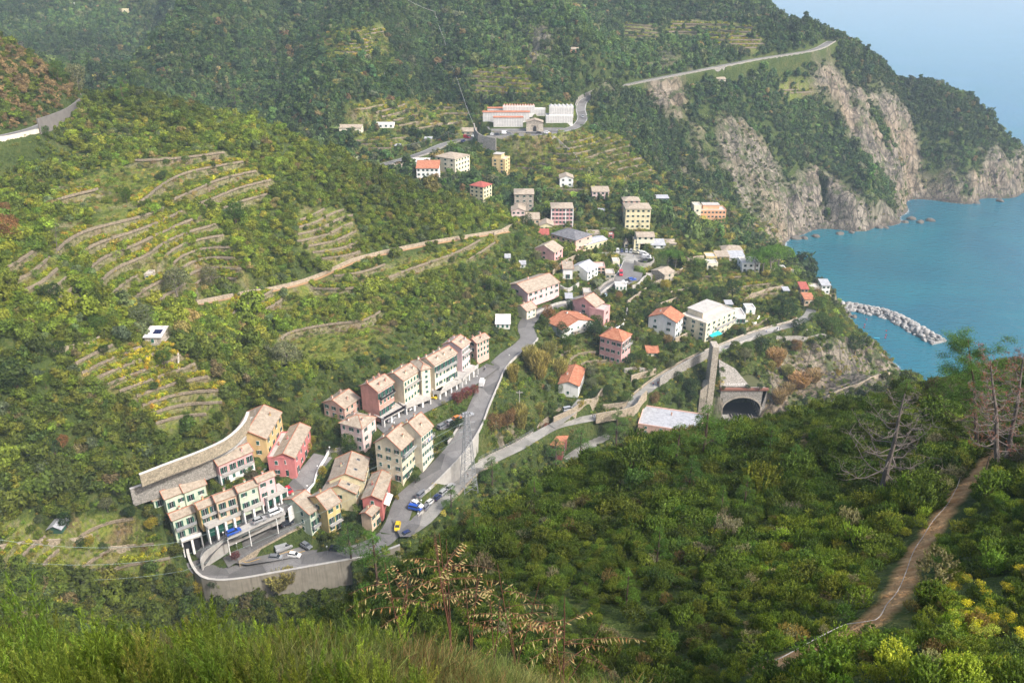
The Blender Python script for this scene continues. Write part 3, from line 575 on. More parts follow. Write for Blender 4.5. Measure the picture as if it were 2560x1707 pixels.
# garage arcades: front top edge (crop px) at terrace height
GAR = [(1,[(480,1108),(640,1052)],44.8,4.0,2,'white arched garage block under the pale green corner house',0),
       (1,[(685,1003),(960,880)],49.4,4.0,4,'row of dark green garage doors under the mustard yellow house',1),
       (1,[(968,872),(1122,805)],51.0,3.6,2,'open garage bays under the pale green house with the glazed floor',0),
       (1,[(1152,778),(1312,700)],52.4,3.4,3,'garage bays beside the parked red car',1),
       (2,[(640,812),(835,705)],60.5,3.4,3,'garage bays with dark railings under the coral house',0),
       (2,[(838,706),(1058,622)],61.2,3.4,3,'garage bays under the long cream house',0),
       (2,[(1075,575),(1140,580),(1240,520),(1335,468)],61.6,3.4,5,'garage bays under the cream house with the salmon bay',0),
       (2,[(1338,466),(1400,400),(1478,338)],62,3.6,4,'tall garage bays under the lilac pink house',0)]
GW = []
for k, pp, z, hh, n, lab, door in GAR:
    P_ = [np.array(WZ(*kp(k, *q), z)[:2]) for q in pp]; GW.append(P_)
    d_ = P_[-1]-P_[0]; nrm = np.array([-d_[1], d_[0]]); nrm /= np.linalg.norm(nrm)
    q = np.vstack([P_, [P_[-1]+nrm*5, P_[0]+nrm*5]])
    s = (GX>q[:,0].min()-5)&(GX<q[:,0].max()+5)&(GY>q[:,1].min()-5)&(GY<q[:,1].max()+5)
    e = np.full(GX.shape, 99.0); e[s] = sdist_poly(GX[s], GY[s], q); press(e, z-hh-.1, 2.0); roadness = np.minimum(roadness, e)
e_ = np.full(GX.shape, 99.0)
for k, (p, w) in RS.items():
    d, z = dist_poly(GX, GY, p); m = (d-w/2) < e_; e_[m] = (d-w/2)[m]; rz[m] = z[m]
press(e_, rz-.15, 1.7, .3); roadness = np.minimum(roadness, e_)
# the railway cutting and the tunnel mouth
YT = WZ(1850,1042,18)[1]
def at_y(px, py, Y): a, b, c = ray(px, py); Z = Y/b; return (a*Z, Y, H+c*Z)
_a0 = at_y(*kp(6,684,1480),YT)[0]; _a1 = at_y(*kp(6,1000,1480),YT)[0]
cut = (GX > _a0-.3) & (GX < _a1+.3) & (GY > YT-38) & (GY < YT+13.5); GZ = np.where(cut & (GZ > 16.9), 16.9, GZ)
_b = (GX > _a0-14) & (GX < _a1+8) & (GY > YT-36) & (GY < YT-.5) & ~cut; GZ = np.where(_b, np.minimum(GZ, 19), GZ); roadness = np.where(cut|_b, np.minimum(roadness, 0), roadness)
# the ground drops straight down outside the two tall retaining walls
def drop(line, cap, reach, x0, x1):
    global GZ
    line = np.array(line); line = line[np.argsort(line[:,0])]; yl = np.interp(GX, line[:,0], line[:,1]); dd = yl-GY
    w = sstep(-.35, .25, dd)*(1-sstep(reach*.6, reach, dd))*(GX > x0)*(GX < x1); GZ = GZ*(1-w)+np.minimum(GZ, cap)*w
_w1 = [WZ(*q)[:2] for q in [(1000,1368,42.6),(930,1393,40.2),(880,1402,39),(780,1420,37.8),(700,1434,37),(610,1450,36.4),(545,1455,36.3),(505,1446,36.6),(484,1422,37.4)]]
drop(_w1, 28.0, 16, _w1[-1][0], _w1[2][0])
_w2 = [WZ(*q)[:2] for q in [(-80,368,133),(0,357,133),(60,343,133),(104,330,133)]]
drop(_w2, 121.0, 14, -260, _w2[-1][0]-2)
riser = ((np.abs((ZPRE/np.maximum(step,1)) % 1 - .5) < .12)*(step > 0)).astype(float)
# ------------------------------------------------------------------ terrain mesh and its ground
tV = np.stack([GX, GY, GZ], -1).reshape(-1, 3); tI = np.arange(NR*NA).reshape(NR, NA)
tF = np.stack([tI[:-1,:-1], tI[:-1,1:], tI[1:,1:], tI[1:,:-1]], -1).reshape(-1, 4)
zf = GZ.ravel()[tF].max(1); tF = tF[(zf > -6)]
dirt = np.clip(1-(d_t-.42+.5*fbm(GX/1.5, GY/1.5, 2, 15))/.5, 0, 1)*(PZg < 130)
m, nt, b = mat('hillside ground')
a = N(nt, 'ShaderNodeAttribute', attribute_name='msk'); sp_ = N(nt, 'ShaderNodeSeparateColor'); nt.links.new(a.outputs['Color'], sp_.inputs[0])
po = gpos(nt); geo = N(nt, 'ShaderNodeNewGeometry'); sx = N(nt, 'ShaderNodeSeparateXYZ'); nt.links.new(geo.outputs['Normal'], sx.inputs[0])
n1 = noise(nt, .09, 5, po); n2 = noise(nt, .9, 4, po); n3 = noise(nt, .03, 3, po)
grass = ramp(nt, mixc(nt, .5, n1, n2), [(.3, (.028,.045,.013)), (.5, (.055,.078,.02)), (.62, (.09,.10,.03)), (.75, (.16,.13,.07))])
soil = ramp(nt, n2, [(.3, (.10,.07,.035)), (.55, (.17,.12,.062)), (.75, (.23,.17,.10))])
vine_c = mixc(nt, ramp(nt, n1, [(.5, g(0)), (.68, g(1))]), ramp(nt, n2, [(.35, (.09,.125,.022)), (.6, (.17,.185,.038))]), soil)
# dry stone risers where the ground is steep in cultivated land
st = ramp(nt, sx.outputs[2], [(.62, g(1)), (.86, g(0))])
vor = N(nt, 'ShaderNodeTexVoronoi'); vor.inputs['Scale'].default_value = 1.6; nt.links.new(po, vor.inputs['Vector'])
stone = ramp(nt, vor.outputs['Color'], [(.1, (.10,.08,.055)), (.5, (.18,.145,.105)), (.9, (.27,.225,.17))])
vine_c = mixc(nt, mth(nt, 'MULTIPLY', a.outputs['Alpha'], .6), vine_c, stone)
# rock: tan and grey strata with dark joints
mp = N(nt, 'ShaderNodeMapping'); mp.inputs['Scale'].default_value = (1.0, 1.0, .33); mp.inputs['Rotation'].default_value = (.35, .5, 0); nt.links.new(po, mp.inputs[0])
r1 = noise(nt, .12, 8, mp.outputs[0], .65, dist=1.2); r2 = noise(nt, .018, 4, po); r3 = noise(nt, .5, 6, mp.outputs[0], .7)
rockc = ramp(nt, mixc(nt, .45, r1, r3), [(.34, (.022,.02,.018)), (.44, (.085,.075,.062)), (.52, (.20,.172,.138)), (.61, (.32,.277,.222)), (.75, (.46,.405,.33))])
rockc = mixc(nt, ramp(nt, r2, [(.45, g(0)), (.62, g(.28))]), rockc, (.36,.25,.14,1), 'MIX')
vf = N(nt, 'ShaderNodeTexVoronoi', feature='DISTANCE_TO_EDGE'); vf.inputs['Scale'].default_value = .16; dv = N(nt, 'ShaderNodeVectorMath', operation='ADD'); nt.links.new(mp.outputs[0], dv.inputs[0]); sv_ = N(nt, 'ShaderNodeVectorMath', operation='SCALE'); nt.links.new(N(nt, 'ShaderNodeTexNoise', i_Scale=.25).outputs['Color'], sv_.inputs[0]); sv_.inputs['Scale'].default_value = 9; nt.links.new(sv_.outputs[0], dv.inputs[1]); nt.links.new(dv.outputs[0], vf.inputs['Vector'])
rockc = mixc(nt, ramp(nt, vf.outputs['Distance'], [(0, g(.75)), (.10, g(0))]), rockc, (.03,.027,.023,1))
rockc = mixc(nt, mth(nt, 'MULTIPLY', ramp(nt, noise(nt, .11, 7, po, .7), [(.53, g(0)), (.60, g(.9))]), ramp(nt, sx.outputs[2], [(.25, g(.25)), (.6, g(1))])), rockc, mixc(nt, n2, (.035,.055,.02,1), (.10,.115,.045,1)))
sz = N(nt, 'ShaderNodeSeparateXYZ'); nt.links.new(po, sz.inputs[0])
wet = ramp(nt, mth(nt, 'ADD', mth(nt, 'MULTIPLY', sz.outputs[2], .09), mth(nt, 'MULTIPLY', r1, .6)), [(.42, g(1)), (.62, g(0))])
rockc = mixc(nt, mth(nt, 'MULTIPLY', wet, .55), rockc, (.05,.045,.04,1))
c = mixc(nt, sp_.outputs[1], grass, vine_c); c = mixc(nt, sp_.outputs[0], c, rockc)
c = mixc(nt, sp_.outputs[2], c, ramp(nt, n2, [(.35, (.33,.18,.075)), (.65, (.50,.31,.15))]))
nt.links.new(c, b.inputs['Base Color']); b.inputs['Roughness'].default_value = .95; b.inputs['Specular IOR Level'].default_value = .1
bump(nt, b, mixc(nt, .5, r3, n2), 1.0, 1.8)
tm = mesh_np('hillside', tV, tF, [m], smooth=True)
ca = tm.color_attributes.new('msk', 'FLOAT_COLOR', 'POINT')
ca.data.foreach_set('color', np.stack([rock, vine, dirt, riser], -1).reshape(-1).astype(np.float32))
tag(link(bpy.data.objects.new('hillside', tm)), 'green terraced hillsides and pale sea cliffs around the village', 'hillside', kind='structure')
# ------------------------------------------------------------------ sea
m, nt, b = mat('sea water'); po = gpos(nt)
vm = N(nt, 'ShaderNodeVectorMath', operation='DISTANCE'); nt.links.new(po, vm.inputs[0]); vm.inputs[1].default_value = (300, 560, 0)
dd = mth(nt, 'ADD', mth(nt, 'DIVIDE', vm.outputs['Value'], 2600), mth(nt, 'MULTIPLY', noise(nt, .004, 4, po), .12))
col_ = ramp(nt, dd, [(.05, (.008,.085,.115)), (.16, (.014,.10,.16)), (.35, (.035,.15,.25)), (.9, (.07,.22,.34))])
col_ = mixc(nt, ramp(nt, noise(nt, .012, 5, po, dist=.6), [(.4, g(0)), (.7, g(.5))]), col_, (.015,.155,.18,1))
nt.links.new(col_, b.inputs['Base Color']); b.inputs['Roughness'].default_value = .10; b.inputs['IOR'].default_value = 1.33; b.inputs['Specular IOR Level'].default_value = .5
mp = N(nt, 'ShaderNodeMapping'); mp.inputs['Scale'].default_value = (1, 2.2, 1); mp.inputs['Rotation'].default_value = (0,0,.5); nt.links.new(po, mp.inputs[0])
w1 = noise(nt, .18, 5, mp.outputs[0]); w2 = noise(nt, .03, 4, mp.outputs[0])
bump(nt, b, mixc(nt, .35, w1, w2), .7, 1.8)
sm = mesh_np('sea', [(-7000,-900,0),(9000,-900,0),(9000,12000,0),(-7000,12000,0)], [[0,1,2,3]], [m])
tag(link(bpy.data.objects.new('sea', sm)), 'turquoise sea fading to pale blue towards the horizon', 'sea', kind='structure')
# ------------------------------------------------------------------ haze
m = bpy.data.materials.new('haze air'); m.use_nodes = True; nt = m.node_tree; nt.nodes.remove(nt.nodes['Principled BSDF'])
pv = N(nt, 'ShaderNodeVolumePrincipled'); pv.inputs['Color'].default_value = (.66,.84,1,1); pv.inputs['Density'].default_value = .00015; pv.inputs['Anisotropy'].default_value = 0
nt.links.new(pv.outputs[0], nt.nodes['Material Output'].inputs['Volume'])
q = MB(); q.box(-7100, 9100, -1000, 12100, -22, 416); o = q.obj('haze', m); tag(o, 'thin blue sea haze over the whole bay', 'haze', kind='stuff')

# ------------------------------------------------------------------ terrace walls and vine lines follow the contours of each vineyard
VFIELD = ['upper left vineyard under the ridge','large middle left vineyard','small vineyard on the ridge flank','strip below the stone footpath','vineyard above the hillside row','terraces round the solar hut','terraced fields left of the cemetery','terraces above the cemetery','green fields below the cemetery','sunny pasture under the headland road','little terraces on the headland','terraces high in the woods','bare patch in the far woods','steep yellow vineyard at the left edge','gardens above the hotel','lower left gardens','gardens by the pink apartment house','lawn terraces beside the hotel','terraces by the coast road']
TWALLS = []; VROWS = []
for v_, (q_, a_, b_, st_) in enumerate(VINE):
    mk = region(q_, a_, b_) & (roadness > 1.5) & (GZ > 3); cols = np.nonzero(mk.any(0))[0]
    if len(cols) < 4: continue
    act = []; done = []
    for j in range(cols[0], cols[-1]+1):
        zc = ZPRE[:, j]; fk = np.floor(zc/st_-.5); ch = np.nonzero((fk[1:] != fk[:-1]) & mk[1:, j] & mk[:-1, j])[0]; cur = []
        for i in ch:
            L = max(fk[i], fk[i+1]); zl = (L+.5)*st_; t = (zl-zc[i])/(zc[i+1]-zc[i]+1e-9); r = rad[i]+t*(rad[i+1]-rad[i]); cur.append((L, r, 1 if zc[i+1] > zc[i] else -1))
        nxt = []; used = set()
        for pl in act:
            L, r0, sg = pl[-1][2], pl[-1][0], pl[-1][3]; best = None
            for n_, (l, r, s_) in enumerate(cur):
                if n_ not in used and l == L and s_ == sg and abs(r-r0) < 3.2 and (best is None or abs(r-r0) < abs(cur[best][1]-r0)): best = n_
            if best is None: done.append(pl)
            else: used.add(best); pl.append((cur[best][1], ang[j], L, sg)); nxt.append(pl)
        for n_, (l, r, s_) in enumerate(cur):
            if n_ not in used: nxt.append([(r, ang[j], l, s_)])
        act = nxt
    for pl in done+act:
        if len(pl) < 9: continue
        p = np.array([(r*math.sin(a), r*math.cos(a)) for r, a, L, s_ in pl])
        for _ in range(5): p[1:-1] = (p[:-2]+2*p[1:-1]+p[2:])/4
        ln = np.hypot(*np.diff(p, axis=0).T).sum(); mind = 7 if a_ < 450 else 11
        if ln < mind: continue
        L = pl[0][2]; wobp = bilin(wob, p[:,0], p[:,1]); up = pl[0][3]; zt = (L+1)*st_-wobp
        TWALLS.append((v_, np.c_[p, zt], st_, up, ln)); VROWS.append((v_, p, up, st_))
print('TWALLS', len(TWALLS))
# ------------------------------------------------------------------ foliage
def leaf_mat(name, attr='icol', inst=True, col=(.06,.09,.02), trans=.3, spread=.55, nsc=.35):
    m, nt, b = mat(name)
    if inst: c = N(nt, 'ShaderNodeAttribute', attribute_type='INSTANCER', attribute_name='icol').outputs['Color']
    else: c = None
    lv = N(nt, 'ShaderNodeAttribute', attribute_name='lv').outputs['Fac']
    oi = N(nt, 'ShaderNodeObjectInfo').outputs['Random']
    base = c if c is not None else mixc(nt, mth(nt, 'MULTIPLY', oi, .6), rgb(*col), rgb(col[0]*1.9, col[1]*1.35, col[2]*1.2))
    n = noise(nt, nsc, 3, gpos(nt))
    base = mixc(nt, 1.0, base, ramp(nt, n, [(.3, g(.6)), (.7, g(1.45))]), 'MULTIPLY')
    base = mixc(nt, 1.0, base, ramp(nt, lv, [(0, g(1-spread)), (1, (1+spread*1.1, 1+spread, 1+spread*.4))]), 'MULTIPLY')
    nt.links.new(base, b.inputs['Base Color']); b.inputs['Roughness'].default_value = .62; b.inputs['Specular IOR Level'].default_value = .22
    t = N(nt, 'ShaderNodeBsdfTranslucent'); nt.links.new(mixc(nt, 1.0, base, (1.25,1.35,.6,1), 'MULTIPLY'), t.inputs[0])
    mx = N(nt, 'ShaderNodeMixShader'); mx.inputs[0].default_value = trans
    nt.links.new(b.outputs[0], mx.inputs[1]); nt.links.new(t.outputs[0], mx.inputs[2]); nt.links.new(mx.outputs[0], nt.nodes['Material Output'].inputs[0])
    return m
def leaves(C, Nrm, L, W, rg, jitter=.7):
    """rhombic leaves: centres, normals -> V, F"""
    n = len(C); nr = Nrm + rg.normal(0, jitter, (n,3)); nr /= np.linalg.norm(nr, axis=1)[:,None]+1e-9
    t = np.cross(nr, rg.normal(0, 1, (n,3))); t /= np.linalg.norm(t, axis=1)[:,None]+1e-9; u = np.cross(nr, t)
    L = np.broadcast_to(L, n)[:,None]; W = np.broadcast_to(W, n)[:,None]
    V = np.stack([C-t*L*.5, C+u*W*.5, C+t*L*.5, C-u*W*.5], 1).reshape(-1,3)
    return V, np.arange(4*n).reshape(n,4)
def crown_pts(lobes, n, rg, shell=(.82, 1.06), low=-.35):
    """lobes: (x,y,z,rx,rz). Points over the outside of the lobes"""
    lobes = np.array(lobes); ar = lobes[:,3]**2; k = rg.choice(len(lobes), n*3, p=ar/ar.sum())
    d = rg.normal(0,1,(n*3,3)); d /= np.linalg.norm(d,axis=1)[:,None]; d = d[(d[:,2] > low)]; k = k[:len(d)]
    s = rg.uniform(*shell, len(d)); s *= 1 + .22*(rg.random(len(d)) < .12)
    lump = 1 + .16*np.sin(d[:,0]*7+k)*np.sin(d[:,1]*6+2*k)+.1*np.sin(d[:,2]*11+k*3)
    P_ = lobes[k,:3] + d*(lobes[k,3:4]*np.c_[np.ones(len(d)), np.ones(len(d)), lobes[k,4]/lobes[k,3]])*(s*lump)[:,None]
    ok = np.ones(len(P_), bool)
    for j, L in enumerate(lobes):
        e = ((P_[:,:3]-L[:3])/np.array([L[3],L[3],L[4]])); ok &= ~((np.linalg.norm(e,axis=1) < .72) & (k != j))
    P_ = P_[ok][:n]; d = d[ok][:n]; return P_, d
def leaf_mesh(name, lobes, n, L, W, m, seed, shell=(.82,1.06), low=-.35, core=True, jitter=.7):
    rg = np.random.default_rng(seed); P_, d = crown_pts(lobes, n, rg, shell, low)
    V, F = leaves(P_, d, L*rg.uniform(.6,1.35,len(P_)), W*rg.uniform(.6,1.35,len(P_)), rg, jitter)
    lv = np.repeat(np.clip(rg.normal(.5,.22,len(P_)),0,1), 4); me = mesh_np(name, V, F, [m])
    at = me.attributes.new('lv', 'FLOAT', 'POINT'); at.data.foreach_set('value', lv.astype(np.float32))
    return me
def lobes_round(R_, h, n, rg, flat=.8):
    out = [(0,0,h*.5,R_*.62,h*.45)]
    for i in range(n):
        a = rg.uniform(0,6.28); r = R_*rg.uniform(.3,.62); z = h*rg.uniform(.3,.8); q = R_*rg.uniform(.3,.5)
        out.append((r*math.cos(a), r*math.sin(a), z, q, q*flat))
    return out
LM = leaf_mat('wild foliage')
protos = {}
def proto_set(key, n, R_, h, lob, nl, L, W, **kw):
    c = bpy.data.collections.new('kit '+key); 
    for i in range(n):
        rg = np.random.default_rng(100+i+len(key)*7)
        R2, h2 = ((R_, h), (R_, h), (R_*1.15, h*.75), (R_*.72, h*1.55), (R_*.9, h*1.2), (R_*1.05, h*.9))[i % 6]
        me = leaf_mesh(key, lobes_round(R2, h2, lob+(i % 3)*2-2, rg, kw.get('flat',.8)), nl, L, W, LM, 50+i, low=kw.get('low',-.35), jitter=kw.get('jitter',.7), shell=kw.get('shell',(.82,1.06)))
        o = bpy.data.objects.new('%s%d' % (key, i), me); c.objects.link(o)
    protos[key] = c
def shoot_set(key, n, nsh, nl, L, W):
    c = bpy.data.collections.new('kit '+key)
    for i in range(n):
        rg = np.random.default_rng(300+i); lob = lobes_round(1.0, 1.35, 9, rg); P0, d0 = crown_pts(lob, nsh, rg, (.6,.95), -.25); k = np.repeat(np.arange(len(P0)), nl); t = np.tile(np.linspace(0,1,nl), len(P0))
        dirs = d0*.6+np.array([0,0,.75])+rg.normal(0,.22,P0.shape); dirs /= np.linalg.norm(dirs,axis=1)[:,None]; ln = rg.uniform(.12,.34,len(P0)); C_ = P0[k]+dirs[k]*(ln[k]*t)[:,None]; Nn = rg.normal(0,.55,C_.shape)+d0[k]*1.0
        V, F = leaves(C_, Nn, L*rg.uniform(.7,1.3,len(C_)), W*rg.uniform(.7,1.3,len(C_)), rg, .4); me = mesh_np(key, V, F, [LM]); at = me.attributes.new('lv','FLOAT','POINT'); tone = rg.normal(.5,.16,len(P0))[k]+.22*(t-.5)+rg.normal(0,.1,len(C_)); at.data.foreach_set('value', np.repeat(np.clip(tone,0,1),4).astype(np.float32)); c.objects.link(bpy.data.objects.new('%s%d' % (key,i), me))
    protos[key] = c
shoot_set('shrub', 5, 300, 8, .12, .055)
proto_set('crown', 6, 1.0, 1.5, 9, 620, .27, .15, shell=(.78,1.08), jitter=.5)
proto_set('farcrown', 6, 1.0, 1.6, 6, 240, .40, .25, shell=(.78,1.08), jitter=.45)
proto_set('tuft', 3, .5, .9, 4, 260, .16, .04, shell=(.4,1.2), jitter=1.5)
proto_set('vineplant', 3, .6, 1.2, 4, 130, .26, .2, shell=(.6,1.1))
def gn_tree():
    ng = bpy.data.node_groups.new('scatter', 'GeometryNodeTree')
    ng.interface.new_socket('Geometry', in_out='INPUT', socket_type='NodeSocketGeometry'); ng.interface.new_socket('Geometry', in_out='OUTPUT', socket_type='NodeSocketGeometry')
    return ng
def scatter(name, key, P_, sc, col, label, sz=None):
    P_ = np.asarray(P_); n = len(P_); me = bpy.data.meshes.new(name); me.vertices.add(n); me.vertices.foreach_set('co', P_.ravel())
    def at(nm, ty, v, f='value'): a_ = me.attributes.new(nm, ty, 'POINT'); a_.data.foreach_set(f, np.asarray(v, np.float32).ravel())
    sz = np.ones(n) if sz is None else sz
    at('sc', 'FLOAT_VECTOR', np.c_[sc, sc, sc*sz], 'vector'); at('rot', 'FLOAT_VECTOR', np.c_[rng.normal(0,.12,n), rng.normal(0,.12,n), rng.uniform(0,6.28,n)], 'vector')
    at('icol', 'FLOAT_COLOR', np.c_[col, np.ones(n)], 'color')
    a_ = me.attributes.new('pi', 'INT', 'POINT'); a_.data.foreach_set('value', rng.integers(0, len(protos[key].objects), n).astype(np.int32))
    me.materials.append(LM); o = bpy.data.objects.new(name, me); link(o)
    ng = gn_tree(); L_ = ng.links; gi = ng.nodes.new('NodeGroupInput'); go = ng.nodes.new('NodeGroupOutput')
    ip = ng.nodes.new('GeometryNodeInstanceOnPoints'); ci = ng.nodes.new('GeometryNodeCollectionInfo'); ci.inputs[0].default_value = protos[key]; ci.inputs[1].default_value = True; ci.inputs[2].default_value = True
    def na(nm, ty): a = ng.nodes.new('GeometryNodeInputNamedAttribute'); a.data_type = ty; a.inputs[0].default_value = nm; return a.outputs[0]
    L_.new(gi.outputs[0], ip.inputs['Points']); L_.new(ci.outputs[0], ip.inputs['Instance']); ip.inputs['Pick Instance'].default_value = True
    L_.new(na('pi','INT'), ip.inputs['Instance Index']); L_.new(na('sc','FLOAT_VECTOR'), ip.inputs['Scale'])
    e2 = ng.nodes.new('FunctionNodeEulerToRotation'); L_.new(na('rot','FLOAT_VECTOR'), e2.inputs[0]); L_.new(e2.outputs[0], ip.inputs['Rotation'])
    L_.new(ip.outputs[0], go.inputs[0]); md = o.modifiers.new('scatter', 'NODES'); md.node_group = ng
    tag(o, label, 'vegetation', kind='stuff'); return o
# sampling over the sheet
dr = np.gradient(rad)[:,None]*np.ones((1,NA)); AREA = GR*(ang[1]-ang[0])*dr
NX = np.gradient(GZ, axis=0)/dr; NT = np.gradient(GZ, axis=1)/(GR*(ang[1]-ang[0])); SL = np.hypot(NX, NT)
PXg, PYg, PZg = proj(GX, GY, GZ)
VILL = [(1150,640),(1290,560),(1150,420),(1240,350),(1500,320),(1700,460),(1980,600),(2060,770),(2250,930),(1750,1060),(1300,1200),(1150,1330),(500,1460),(300,1350),(330,1200),(600,1060),(760,1000),(900,850),(1150,730)]
vill = blur((inpoly(PXg, PYg, VILL) & (PZg > 185)).astype(float), 4)
inview = (PXg > -250) & (PXg < 2810) & (PYg > -160) & (PYg < 1900) & (PZg > 0)
def sample(dens, jit=1.0):
    """dens: per m2 over the sheet -> x, y, (i,j)"""
    lam = dens*AREA*np.sqrt(1+SL**2*.5)*inview; k = rng.poisson(np.clip(lam, 0, 50)); ii, jj = np.nonzero(k); rep = k[ii,jj]
    ii = np.repeat(ii, rep); jj = np.repeat(jj, rep); u = rng.uniform(-.5,.5,len(ii)); w = rng.uniform(-.5,.5,len(ii))
    r = GR[ii,jj]+u*dr[ii,jj]; a = ang[jj]+w*(ang[1]-ang[0]); return r*np.sin(a), r*np.cos(a), ii, jj
VG = 1.42
def pick(cols, w, n, f=.25):
    cols = np.array(cols, float); k = rng.choice(len(cols), n, p=np.array(w)/sum(w)); c = cols[k]*np.exp(rng.normal(0, f, (n,1))); c *= np.exp(rng.normal(0,.06,(n,3))); return np.clip(c*VG, 0, 1)
land = (GZ > 2.2)
CEMQ = inpoly(PXg, PYg, [(1185,262),(1300,255),(1440,258),(1455,330),(1400,345),(1200,345),(1185,320)]) & (PZg > 500) & (PZg < 640)
farclear = sstep(.8, 2.6, roadness)*(1-CEMQ); midclear = sstep(1.0, 2.8, roadness)
vine_ex = sstep(.12, .45, vine); dc_, dcz_ = dist_poly(GX, GY, RS['coast_road'][0]); farclear = farclear*(1-((dc_ < 9) & (GZ < dcz_+.3)))
clear = sstep(.3, 1.2, roadness)*np.clip(1-dirt*3, 0, 1)*sstep(.9, 1.9, d_t)*sstep(2.0, 3.8, pathd)
patch = fbm(GX/22, GY/22, 3, 91); patch2 = fbm(GX/60, GY/60, 3, 95)
OL = [(.066,.096,.013),(.052,.084,.013),(.088,.116,.015),(.038,.066,.014),(.11,.130,.02),(.10,.08,.03)]
DK = [(.030,.058,.022),(.038,.068,.020),(.050,.084,.022),(.065,.092,.034),(.085,.095,.055),(.13,.10,.05)]
BR = [(.072,.100,.013),(.098,.125,.015),(.130,.140,.02),(.054,.078,.013),(.13,.11,.045),(.075,.10,.045)]
# near maquis
den = (PZg < 185)*land*clear*1.45*(.35+.65*sstep(-.3,-.1,patch))*sstep(14, 26, GR)
x, y, ii, jj = sample(den); n = len(x); s = np.exp(rng.normal(-.38,.36,n))*(.55+.45*sstep(25,90,GR[ii,jj]))*(1+.5*np.clip(patch[ii,jj],-.3,.4))
c = pick(OL+[(.12,.115,.075)], [30,28,18,16,3,3,3], n, .18); c *= (1+1.6*np.clip(patch2[ii,jj],-.25,.3))[:,None]
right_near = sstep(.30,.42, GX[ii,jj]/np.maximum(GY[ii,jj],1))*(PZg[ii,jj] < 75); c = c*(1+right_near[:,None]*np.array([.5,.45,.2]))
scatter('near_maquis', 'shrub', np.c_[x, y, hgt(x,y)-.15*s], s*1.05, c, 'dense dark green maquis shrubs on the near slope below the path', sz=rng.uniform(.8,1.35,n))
# mid slopes
den = ((PZg >= 185)&(PZg < 470))*land*clear*midclear*(1-.97*vine_ex)*(1+.8*((PXg < 660) & (PYg > 700)))*(1-.75*rock)*(1-.5*vill)*(1-.85*inpoly(PXg, PYg, [(440,1430),(900,1400),(900,1440),(700,1480),(520,1500)]))*1.2*(1-inpoly(PXg, PYg, [(-250,380),(110,322),(106,402),(0,446),(-250,480)])*(PZg > 315)*(PZg < 345))*.27*(.6+.9*sstep(-.22,.1,patch))
x, y, ii, jj = sample(den); n = len(x); s = np.exp(rng.normal(.33,.34,n))*(1-.25*vill[ii,jj])*(1+.18*((PXg < 660) & (PYg > 700))[ii,jj])*(1-.3*rock[ii,jj])
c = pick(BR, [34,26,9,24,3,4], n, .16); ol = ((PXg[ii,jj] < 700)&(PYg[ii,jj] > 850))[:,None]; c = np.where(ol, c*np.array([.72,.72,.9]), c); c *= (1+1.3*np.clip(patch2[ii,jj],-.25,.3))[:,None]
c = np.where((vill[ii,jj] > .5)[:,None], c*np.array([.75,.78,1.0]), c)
autumn = (inpoly(PXg, PYg, [(-250,20),(60,60),(210,190),(200,260),(110,330),(-250,330)]) & (PZg < 460))[ii,jj]; c = np.where((autumn & (rng.random(n) < .55))[:,None], c*0+np.array([.21,.15,.08])*np.exp(rng.normal(0,.25,(n,1))), c)
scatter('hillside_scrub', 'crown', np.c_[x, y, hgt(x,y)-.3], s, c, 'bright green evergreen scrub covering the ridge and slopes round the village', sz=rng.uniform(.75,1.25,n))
# far mountain
den = (PZg >= 470)*land*clear*farclear*(1-.93*vine_ex)*(1-.82*rock)*(1-.5*vill)*.155*(.5+.9*sstep(-.25,.05,patch))
x, y, ii, jj = sample(den); n = len(x); s = np.exp(rng.normal(.70,.33,n))*(1-.62*rock[ii,jj])
c = pick(DK, [30,28,20,12,4,2], n, .18); c = c*(1-.5*rock[ii,jj])[:,None]+np.array([.17,.17,.09])*(.5*rock[ii,jj])[:,None]; c *= (1+1.5*np.clip(patch2[ii,jj],-.25,.3))[:,None]
scatter('mountain_woods', 'farcrown', np.c_[x, y, hgt(x,y)-.5], s, c, 'dark bluish green woods covering the far mountain and headland', sz=rng.uniform(.75,1.3,n))
# low herbs and bushlets everywhere the ground shows
den = ((PZg >= 170)&(PZg < 620))*land*clear*(.10+.25*vill+.16*vine)*(1-.6*rock)
x, y, ii, jj = sample(den); n = len(x); s = np.exp(rng.normal(.1,.4,n))*(1+.6*(PZg[ii,jj]>420))
c = pick([(.07,.11,.02),(.12,.15,.03),(.16,.16,.05),(.22,.19,.05),(.05,.08,.02),(.16,.11,.05)], [26,24,16,12,16,6], n)
scatter('low_herbs', 'tuft', np.c_[x, y, hgt(x,y)-.05], s*1.3, c, 'low herbs and grass tufts on the open ground between terraces', sz=rng.uniform(.5,1.1,n))
